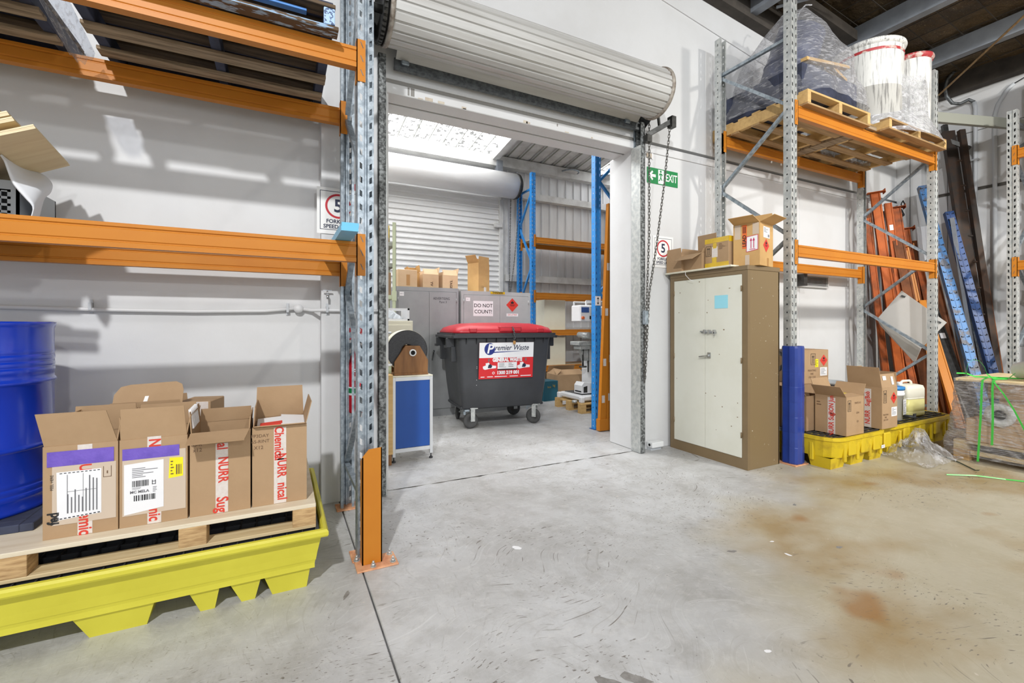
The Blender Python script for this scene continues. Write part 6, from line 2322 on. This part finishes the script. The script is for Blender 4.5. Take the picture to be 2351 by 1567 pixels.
lid = q.build('lid', 'red_plastic', t)
q = MB()
q.bbox(-.10, -dt0 - .012, 1.208, .20, -dt0 + .08, 1.285, .012)
q.build('lid_grip', 'red_plastic', lid)
q = MB()
q.bbox(-.085, -dt0 - .016, 1.222, .185, -dt0 + .0, 1.262, .006)
q.build('grip_recess', 'sign_red', lid)
for x in (-.44, .47):
    MB().bbox(x - .05, -dt0 - .008, 1.20, x + .05, -dt0 + .09, 1.262, .012).build('lid_boss', 'red_plastic', lid)
# handles, lift brackets and ribs
for s_ in (-1, 1):
    for y in (-.30, .26):
        q = MB()
        q.bbox(s_ * (wt0 - .03), y, 1.02, s_ * (wt0 + .075), y + .03, 1.135, .004) if s_ > 0 else q.bbox(s_ * (wt0 + .075), y, 1.02, s_ * (wt0 - .03), y + .03, 1.135, .004)
        q.bar((s_ * (wt0 + .06), y + .015, 1.03), (s_ * (wt0 + .06), y + .12, 1.03), .03, .03)
        q.build('lift_bracket', 'black_plastic', t)
        q = MB()
        xa, xb = sorted((s_ * (wt0 - .06), s_ * (wt0 + .015)))
        q.bbox(xa, y - .015, .84, xb, y + .055, 1.03, .004)
        q.build('side_rib', 'black_plastic', t)
for i in range(9):
    x = -.52 + i * .13
    MB().prism([(-dt0 - .02, 1.135), (-dt0 + .03, 1.135), (-dt0 + .03, 1.06)], x - .004, x + .004, 'x').build('rim_gusset', 'black_plastic', t)
MB().bbox(-wb0 - .012, -db0 + .03, zb + .0, wb0 + .012, db0 - .03, zb + .035, .008).build('base_skirt', 'black_plastic', t)
# wheels
for (x, y, rz) in ((-.43, -.315, 20), (.43, -.315, -30), (-.43, .315, 80), (.40, .315, 15)):
    w = Matrix.Rotation(R(rz), 3, 'Z')
    ax = w @ Vector((.6, .8, 0)) if False else w @ Vector((.25, .97, 0))
    c = Vector((x, y, .10))
    q = MB()
    a = ax.normalized()
    pr_ = [(.0, -.014), (.045, -.014), (.05, -.020), (.078, -.022), (.096, -.016), (.10, 0), (.096, .016), (.078, .022), (.05, .020), (.045, .014), (0, .014)]
    up = Vector((0, 0, 1))
    sd = a.cross(up)
    n = 28
    vs = []
    for k_ in range(n):
        th_ = 2 * math.pi * k_ / n
        d_ = up * math.cos(th_) + sd * math.sin(th_)
        for (r_, h_) in pr_:
            vs.append(c + d_ * r_ + a * h_)
    m_ = len(pr_)
    q.add(vs, [(k_ * m_ + i, ((k_ + 1) % n) * m_ + i, ((k_ + 1) % n) * m_ + i + 1, k_ * m_ + i + 1) for k_ in range(n) for i in range(m_ - 1)], True)
    wh = q.build('wheel', 'rubber', t)
    q = MB()
    off = sd * .03
    for s_ in (-1, 1):
        q.obox(c + a * (s_ * .032) + off * .6 + up * .075, sd * .028, a * .003, up * .085)
    q.obox(c + off + up * .155, sd * .05, a * .045, up * .008)
    q.cyl(tuple(c - a * .04), tuple(c + a * .04), .009, 10)
    q.build('caster_fork', 'galv_bright', t)
    q = MB()
    q.obox(c - sd * .055 + up * .13, sd * .03, a * .02, up * .012).obox(c - sd * .085 + up * .10, sd * .012, a * .014, up * .02)
    q.build('brake_pedal', 'galv', t)
# chain and padlock over the lid
q = MB()
chain_links(q, [(.07, -dt0 - .02, 1.275), (.085, -dt0 - .045, 1.20), (.09, -dt0 - .045, 1.10)], link=.034, r=.005, wd=.018)
q.build('chain', 'galv_dark', t)
MB().bbox(.072, -dt0 - .05, 1.055, .104, -dt0 - .03, 1.10, .005).build('padlock', 'tape_brown', t)
# company sign
tilt = math.atan((db0 + .03 - dt0 + .03) / -.55) if False else .10
f = Face((-.06, -.432, .852), (1, 0, 0), (0, -.088, .996), t)
SW, SH = .73, .455
sg = f.rect('company_sign', -.30, -SH / 2, -.30 + SW, SH / 2, 'label_red', .012, .006)
f.rect('white_half', -.30, -SH / 2 + .265, -.30 + SW, SH / 2, 'paper', .0135, parent=sg)
ox = -.30
el = [(ox + .135 + .070 * math.cos(a), .148 + .075 * math.sin(a)) for a in [2 * math.pi * i / 32 for i in range(32)]]
f.poly('emblem', el, 'ink_navy', .0145, parent=sg)
f.text('P', ox + .135, .145, .16, 'paper', .0158, shear=.2, bold=.004, parent=sg)
f.text('remier Waste', ox + .43, .160, .092, 'ink_dark_navy', .0146, shear=.25, bold=.001, parent=sg, sx=.88)
f.poly('swoosh', [(ox + .17, .098), (ox + .66, .122), (ox + .58, .120), (ox + .17, .112)], 'ink_navy', .0146, parent=sg)
f.text('GENERAL WASTE', ox + .375, .008, .062, 'paper', .0142, bold=.004, parent=sg, sx=.82)
f.bars('end_marks', [(ox + .118, -.010, ox + .135, .026), (ox + .618, -.010, ox + .635, .026)], 'ink_grey', .0142, sg)
f.rect('accepted_list', ox + .245, -.105, ox + .505, -.022, 'paper', .0142, parent=sg)
textlines(f, ox + .26, -.092, ox + .37, -.03, 5, 81, 'ink_grey', sg, .0150)
textlines(f, ox + .39, -.092, ox + .49, -.03, 3, 82, 'ink_grey', sg, .0150)
f.rect('list_footer', ox + .245, -.122, ox + .505, -.106, 'ink_black', .0142, parent=sg)
for c in (ox + .14, ox + .60):
    f.poly('bag_picture', [(c - .085, -.10), (c - .09, -.07), (c - .05, -.055), (c - .055, -.03), (c - .01, -.022), (c, -.045), (c + .04, -.06), (c + .085, -.065), (c + .085, -.095), (c, -.10), (c - .06, -.112)], 'paper', .0142, parent=sg)
    f.poly('bag_contents', [(c - .025, -.09), (c - .015, -.05), (c + .01, -.04), (c + .035, -.065), (c + .02, -.092)], 'ink_dark_navy', .0150, parent=sg)
f.text('1300 219 001', ox + .39, -.155, .058, 'paper', .0142, bold=.003, parent=sg, sx=.95)
f.ring('phone_mark', ox + .192, -.155, .010, .017, 'paper', .0142, 16, parent=sg)
f.bars('small_print', [(ox + a, -.207, ox + b, -.197) for a, b in ((.025, .075), (.11, .185), (.21, .375), (.41, .525), (.56, .705))], 'paper', .0142, sg)
for (a, b) in ((-.325, -.07), (-.325, -.09), (-.325, -.235), (-.325, -.30)):
    f.ring('rivet', a, b, 0, .004, 'paper', .012, 8, parent=t)

# ---- aluminium-framed blue cabinet by the left jamb
t = thing('blue_cabinet', (1.13, 4.48, 0), 'blue-panelled aluminium-framed cabinet just inside the left door jamb', 'cabinet')
x0, x1, y0, y1 = .935, 1.325, 4.31, 4.72
for (x, y) in ((x0, y0), (x1 - .03, y0), (x0, y1 - .03), (x1 - .03, y1 - .03)):
    lg = MB().bbox(x, y, .05, x + .03, y + .03, .80, .002).build('frame_post', 'alu', t, world=True)
    MB().cyl((x + .015, y + .015, .012), (x + .015, y + .015, .05), .006, 8).cyl((x + .015, y + .015, 0), (x + .015, y + .015, .014), .018, 14).build('levelling_foot', 'black_plastic', lg, world=True)
for z in (.09, .765):
    for (a, b_) in (((x0 + .03, y0 + .015), (x1 - .03, y0 + .015)), ((x0 + .015, y0 + .03), (x0 + .015, y1 - .03)), ((x1 - .015, y0 + .03), (x1 - .015, y1 - .03)), ((x0 + .03, y1 - .015), (x1 - .03, y1 - .015))):
        MB().bar((a[0], a[1], z + .018), (b_[0], b_[1], z + .018), .03, .035).build('frame_rail', 'alu', t, world=True)
MB().bbox(x0 + .03, y0 + .006, .127, x1 - .03, y0 + .018, .765, .002).build('panel', 'panel_blue', t, world=True)
MB().bbox(x1 - .02, y0 + .03, .127, x1 - .008, y1 - .03, .765, .002).build('panel', 'cream_metal', t, world=True)
MB().bbox(x0, y0, .801, x1, y1, .812, .002).build('top', 'cream_metal', t, world=True)
t = thing('timber_cabinet', (.86, 4.45, 0), 'narrow pale timber cabinet side beside the blue cabinet', 'cabinet')
MB().bbox(.80, 4.24, .10, .925, 4.75, .835, .003).build('body', 'timber_yellow', t, world=True)
MB().bbox(.82, 4.25, 0, .915, 4.74, .10, .003).build('plinth', 'wood_brown', t, world=True)
# reel in a wooden stand
t = thing('strapping_reel', (1.13, 4.47, .8125), 'black strapping reel in a brown wooden stand on the blue cabinet', 'reel')
prof = [(-.165, .0), (.16, 0), (.165, .14), (.082, .28), (-.055, .285), (-.16, .13)]
for (ya, yb) in ((-.10, -.075), (.10, .125)):
    b_ = MB().prism(prof, ya, yb, 'y').build('stand_side', 'wood_brown', t)
MB().bbox(-.17, -.11, -.0, .165, .135, .02, .003).build('stand_base', 'wood_brown', t)
MB().cyl((.012, -.108, .215), (.012, .13, .215), .026, 20).build('spindle', 'dark_void', t)
MB().lathe([(.022, -.112), (.034, -.112), (.034, -.095), (.022, -.095)], 24, (.012, 0, .215), 'y').build('spindle_tube', 'plastic_white', t)
q = MB()
pr_ = []
for i in range(12):
    r_ = .06 + .0125 * i
    pr_ += [(r_, -.065 - (.002 if i % 2 else 0))]
pr_ += [(.198, -.06), (.198, .08), (.06, .08)]
q.lathe(pr_, 56, (-.03, 0, .235), 'y')
q.build('coil', 'reel_black', t)
MB().lathe([(.1975, -.058), (.2, -.058), (.2, .079), (.1975, .079)], 48, (-.03, 0, .235), 'y').build('coil_edge', 'cream_metal', t)
t = thing('tin', (.90, 4.40, .836), 'small green tin with white lid on the timber cabinet', 'tin')
MB().lathe([(0, 0), (.045, 0), (.045, .075), (.0, .075)], 24).build('can', 'green_post', t)
MB().lathe([(0, .09), (.05, .09), (.052, .075), (.045, .07)], 24).build('lid', 'plastic_white', t)
# cream drawer unit with a wire tray on it
t = thing('drawer_unit', (1.1, 5.35, 0), 'cream metal drawer unit behind the strapping reel', 'drawer unit')
MB().bbox(.72, 5.14, .02, 1.345, 5.6, 1.345, .004).build('body', 'cream_metal', t, world=True)
for z in (.08, .50, .92):
    d_ = MB().bbox(.74, 5.128, z, 1.325, 5.14, z + .38, .003).build('drawer', 'cream_metal', t, world=True)
    MB().bbox(.95, 5.115, z + .28, 1.1, 5.13, z + .30, .003).build('pull', 'chrome', d_, world=True)
t = thing('paper_tray', (1.1, 5.32, 1.346), 'white-framed tray of crumpled film on the cream drawer unit', 'tray')
q = MB()
for (a, b_, z0, z1) in ((-.22, .21, 0, .02), (-.22, .21, .12, .14)):
    q.box(a, -.16, z0, b_, -.145, z1).box(a, .145, z0, b_, .16, z1)
q.box(-.22, -.16, 0, -.20, .16, .14).box(.19, -.16, 0, .21, .16, .14).box(-.2, -.15, 0, .2, .15, .008)
q.build('frame', 'white_metal', t)
q = MB()
r_ = random.Random(8)
vs, fs = [], []
for j in range(11):
    for i in range(15):
        u, v = i / 14 * 2 - 1, j / 10 * 2 - 1
        vs.append((u * .17, v * .13, .012 + .10 * (1 - u * u) * (1 - v * v) + .018 * r_.random()))
for j in range(10):
    for i in range(14):
        a = j * 15 + i
        fs.append((a, a + 1, a + 16, a + 15))
q.add(vs, fs)
q.build('crumpled_film', 'plastic_grey', t, fix=False)
# pale green angle-post shelving
t = thing('shelving', (.95, 5.75, 0), 'pale green angle-post shelving at the left door edge', 'shelving')
for (x, y) in ((1.245, 5.74), (1.245, 6.1), (.2, 5.74), (.2, 6.1)):
    q = MB()
    q.box(x, y, 0, x + .045, y + .004, 2.58).box(x + .041, y, 0, x + .045, y + .045, 2.58)
    q.build('angle_post', 'green_post', t, world=True)
for z in (.5, 1.05, 1.62, 2.02, 2.28):
    MB().bbox(.2, 5.745, z, 1.28, 6.12, z + .05, .003).build('shelf', 'green_post' if z < 1.9 else 'tie_grey', t, world=True)
MB().bbox(1.235, 5.735, 1.60, 1.295, 5.745, 1.72, .002).build('joint_plate', 'green_post', t, world=True)
carton('cardboard_box', 'brown carton on the pale green shelving', (1.06, 5.90, 1.671), 0, .34, .3, .28, closed=True, m='cardboard_brown')
carton('cardboard_box', 'brown carton on the lower pale green shelf', (1.06, 5.90, 1.101), 0, .34, .3, .36, closed=True, m='cardboard_brown')
t = thing('cleaning_kit', (1.12, 5.9, 2.331), 'yellow and white plastic kit on the top green shelf', 'kit')
MB().bbox(-.12, -.1, 0, .10, .1, .06, .004).build('tray', 'timber_mid', t)
MB().bbox(.04, -.1, .06, .10, .05, .22, .004).build('yellow_bottle', 'tape_yellow', t)
MB().bbox(-.08, -.08, .06, .03, .08, .42, .004).build('white_bottle', 'plastic_white', t)

# ---- blue longspan shelving along the back wall
t = rack('longspan_shelving', 4.26, 7.40, 0, 2.3, .60, 4.15, [.42, 1.10, 1.80, 2.84], 'blue and orange longspan shelving along the back bay wall', 'shelving', post_m='blue_rack', beam_m='orange', braces=[.2, .95, 1.7, 2.45, 3.2, 3.85])
for z in (.42, 1.10, 2.84):
    MB().bbox(.0, .045, z + .085, 2.3, .54, z + .105, .002).build('shelf_board', 'particleboard', t)
# goods on it
carton('cardboard_box', 'white flat carton standing on the second blue shelf', (4.75, 7.66, 1.2065 - .0), R(3), .5, .3, .58, closed=True, m='cream_metal')
carton('cardboard_box', 'cream cupboard-sized carton on the lowest blue shelf', (4.72, 7.66, .526), 0, .55, .32, .55, closed=True, m='cream_metal')
bx = carton('cardboard_box', 'brown carton with orange label on the floor behind the bin', (3.87, 7.0, 0), R(8), .36, .3, .52, closed=True, m='cardboard')
front(bx, .36, .3).rect('orange_label', .02, .34, .12, .44, 'label_orange', .0014)
bx = carton('cardboard_box', 'teal carton on the floor behind the white machine', (4.12, 6.80, 0), R(6), .30, .3, .34, closed=True, m='teal_box')
f = front(bx, .30, .3)
f.text('kg', .06, .26, .06, 'tape_yellow', .0014)
f.text('box', -.04, .24, .05, 'tape_yellow', .0014)
carton('cardboard_box', 'large open brown carton under the blue shelving', (4.62, 6.95, 0), R(-6), .55, .42, .42, {'f': (-60, .16), 'b': (-30, .16), 'l': (-50, .14)}, 'cardboard', fill=.5)
carton('cardboard_box', 'dark brown carton at the back of the lowest shelf bay', (5.0, 7.62, 0), 0, .6, .4, .40, closed=True, m='cardboard_brown')

# ---- white pad-printing machine on its pallet
pallet('timber_pallet', 'small pine pallet under the white machine', (4.31, 5.82, 0), 0, .80, .72, ('timber_yellow', 'timber_yellow', 'timber_yellow'), .145, blocks=True, nb=5)
t = thing('printing_machine', (4.33, 5.83, .1455), 'white pad-printing machine with small screen on a pine pallet', 'machine')
q = MB()
q.bbox(-.36, -.30, .02, .34, .30, .10, .02)
for (x, y) in ((-.36, -.30), (-.36, .30), (.34, -.30), (.34, .30)):
    q.bbox(x - .035, y - .035, 0, x + .035, y + .035, .09, .012)
q.build('base', 'machine_white', t)
MB().bbox(-.30, -.2, .10, .0, .25, .108, .002).build('tread_plate', 'galv_dark', t)
q = MB()
q.bbox(-.03, -.16, .10, .26, .18, .86, .02)
q.build('column', 'machine_white', t)
MB().bbox(.20, -.17, .40, .262, -.155, .47, .002).build('green_mark', 'machine_green', t)
q = MB()
q.prism([(-.30, .12), (.02, .12), (.02, .20), (-.06, .26), (-.26, .29), (-.30, .24)], -.22, -.02, 'y')
q.build('foot_guard', 'machine_white', t)
MB().prism([(-.27, .135), (-.20, .135), (-.20, .235), (-.27, .22)], -.2205, -.215, 'y').build('foot_pedal', 'steel_dark', t)
MB().prism([(-.303, .14), (-.298, .14), (-.28, .255), (-.285, .255)], -.2, -.04, 'y').build('pedal_opening', 'dark_void', t)
q = MB()
q.cyl((-.16, -.05, .52), (-.16, -.05, .84), .014, 10).cyl((-.16, -.05, .50), (-.16, -.05, .52), .06, 20).cyl((-.06, -.05, .42), (-.06, -.05, .80), .012, 10)
q.build('table_screw', 'steel_dark', t)
q = MB()
q.bbox(-.30, -.14, .84, .06, .10, .90, .008).bbox(-.26, -.12, .78, .02, .06, .84, .008).prism([(-.14, .60), (.0, .60), (.0, .78), (-.2, .78)], -.06, .02, 'y')
q.build('work_table', 'galv_bright', t)
q = MB()
q.bbox(-.10, -.16, .94, .18, .08, 1.02, .01).cyl((-.14, -.18, 1.0), (-.14, .08, 1.0), .045, 14).cyl((.16, -.18, 1.0), (.16, .08, 1.0), .04, 14).cyl((0, -.06, 1.02), (0, -.06, 1.20), .012, 10)
q.build('print_head', 'galv_bright', t)
q = MB()
q.bbox(-.10, -.22, 1.26, .34, .20, 1.44, .02)
hd = q.build('head_housing', 'machine_white', t)
MB().bbox(-.08, -.223, 1.255, .30, -.0, 1.265, .002).build('red_parts', 'orange_worn', hd)
q = MB()
q.bbox(-.36, -.26, 1.20, -.12, -.02, 1.45, .015)
cb = q.build('control_box', 'machine_white', t)
MB().bbox(-.34, -.266, 1.34, -.20, -.259, 1.42, .003).build('screen', 'screen_blue', cb)
MB().cyl((-.32, -.29, 1.26), (-.32, -.26, 1.26), .022, 16).build('stop_button', 'orange_button', cb)
MB().bbox(-.19, -.266, 1.24, -.165, -.259, 1.29, .002).build('switch', 'ink_black', cb)
q = MB()
for y in (-.16, .16):
    q.bar((-.18, y, 1.52), (.32, y, 1.52), .02, .02)
    q.bar((-.18, y, 1.45), (-.18, y, 1.52), .02, .02).bar((.32, y, 1.44), (.32, y, 1.52), .02, .02)
q.build('guard_rail', 'machine_white', t)
MB().tube([(.05, -.23, 1.3), (.12, -.26, 1.0), (.14, -.24, .9)], .006, 6).build('cable', 'cable_dark', t)
MB().lathe([(0, 0), (.04, 0), (.04, .03), (0, .03)], 16, (-.42, -.2, .0)).build('foot_switch', 'galv_bright', t)

# ---- tall blue post by the right jamb, orange beams stood against it
t = thing('storage_rack', (3.475, 4.56, 0), 'tall blue rack frame just inside the right door jamb', 'rack')
u0 = upright_mesh(4.3).build('upright', 'blue_rack', t, fix=False)
u0.location = (0, 0, .004)
dup(u0, (.80, 0, .004))
zz = [.3, 1.0, 1.7, 2.4, 3.1, 3.8]
for i in range(5):
    a, b_ = (.09, .80) if i % 2 == 0 else (.80, .09)
    MB().bar((a, .04, zz[i]), (b_, .04, zz[i + 1]), .03, .03).build('brace', 'blue_rack', t)
MB().bbox(-.02, -.02, 0, .12, .10, .006, .002).build('base_plate', 'blue_dark_rack', t)
f = Face((0, 0, 0), (1, 0, 0), (0, 0, 1), t)
o = f.rect('arrow_sticker', .0, 1.54, .085, 1.655, 'paper', .002)
f.bars('arrow', [(.038, 1.565, .046, 1.63)], 'ink_black', .003, o)
f.poly('arrow', [(.025, 1.62), (.059, 1.62), (.042, 1.645)], 'ink_black', .003, parent=o)
f.poly('arrow', [(.025, 1.575), (.042, 1.55), (.059, 1.575)], 'ink_black', .003, parent=o)


def standing_beam(p0, p1, label, first):
    p0, p1 = Vector(p0), Vector(p1)
    t = thing('rack_beam', tuple(p0), label, 'rack beam', 0, 'orange beams by the right door jamb')
    d = p1 - p0
    MB().bar((0, 0, .012), d, .085, .05, (0, 1, 0)).build('beam', 'orange', t)
    for z, m_ in ((.012, 'orange'),):
        MB().obox((0, -.0, .08), (.05, 0, 0), (0, .035, 0), (0, 0, .07)).build('end_connector', m_, t)
    for k_ in (.14, .30, .52, .72):
        c = d * k_ + Vector((-.01, -.027, 0))
        MB().obox(c, (.022, 0, 0), (0, .001, 0), (.0, 0, .045)).build('tape_scrap', 'tape_white', t)
    return t


standing_beam((3.50, 4.47, 0), (3.66, 4.50, 2.80), 'orange beam stood on end against the tall blue post', True)
standing_beam((3.60, 4.47, 0), (3.73, 4.50, 2.95), 'orange beam stood on end closest to the right door jamb', False)
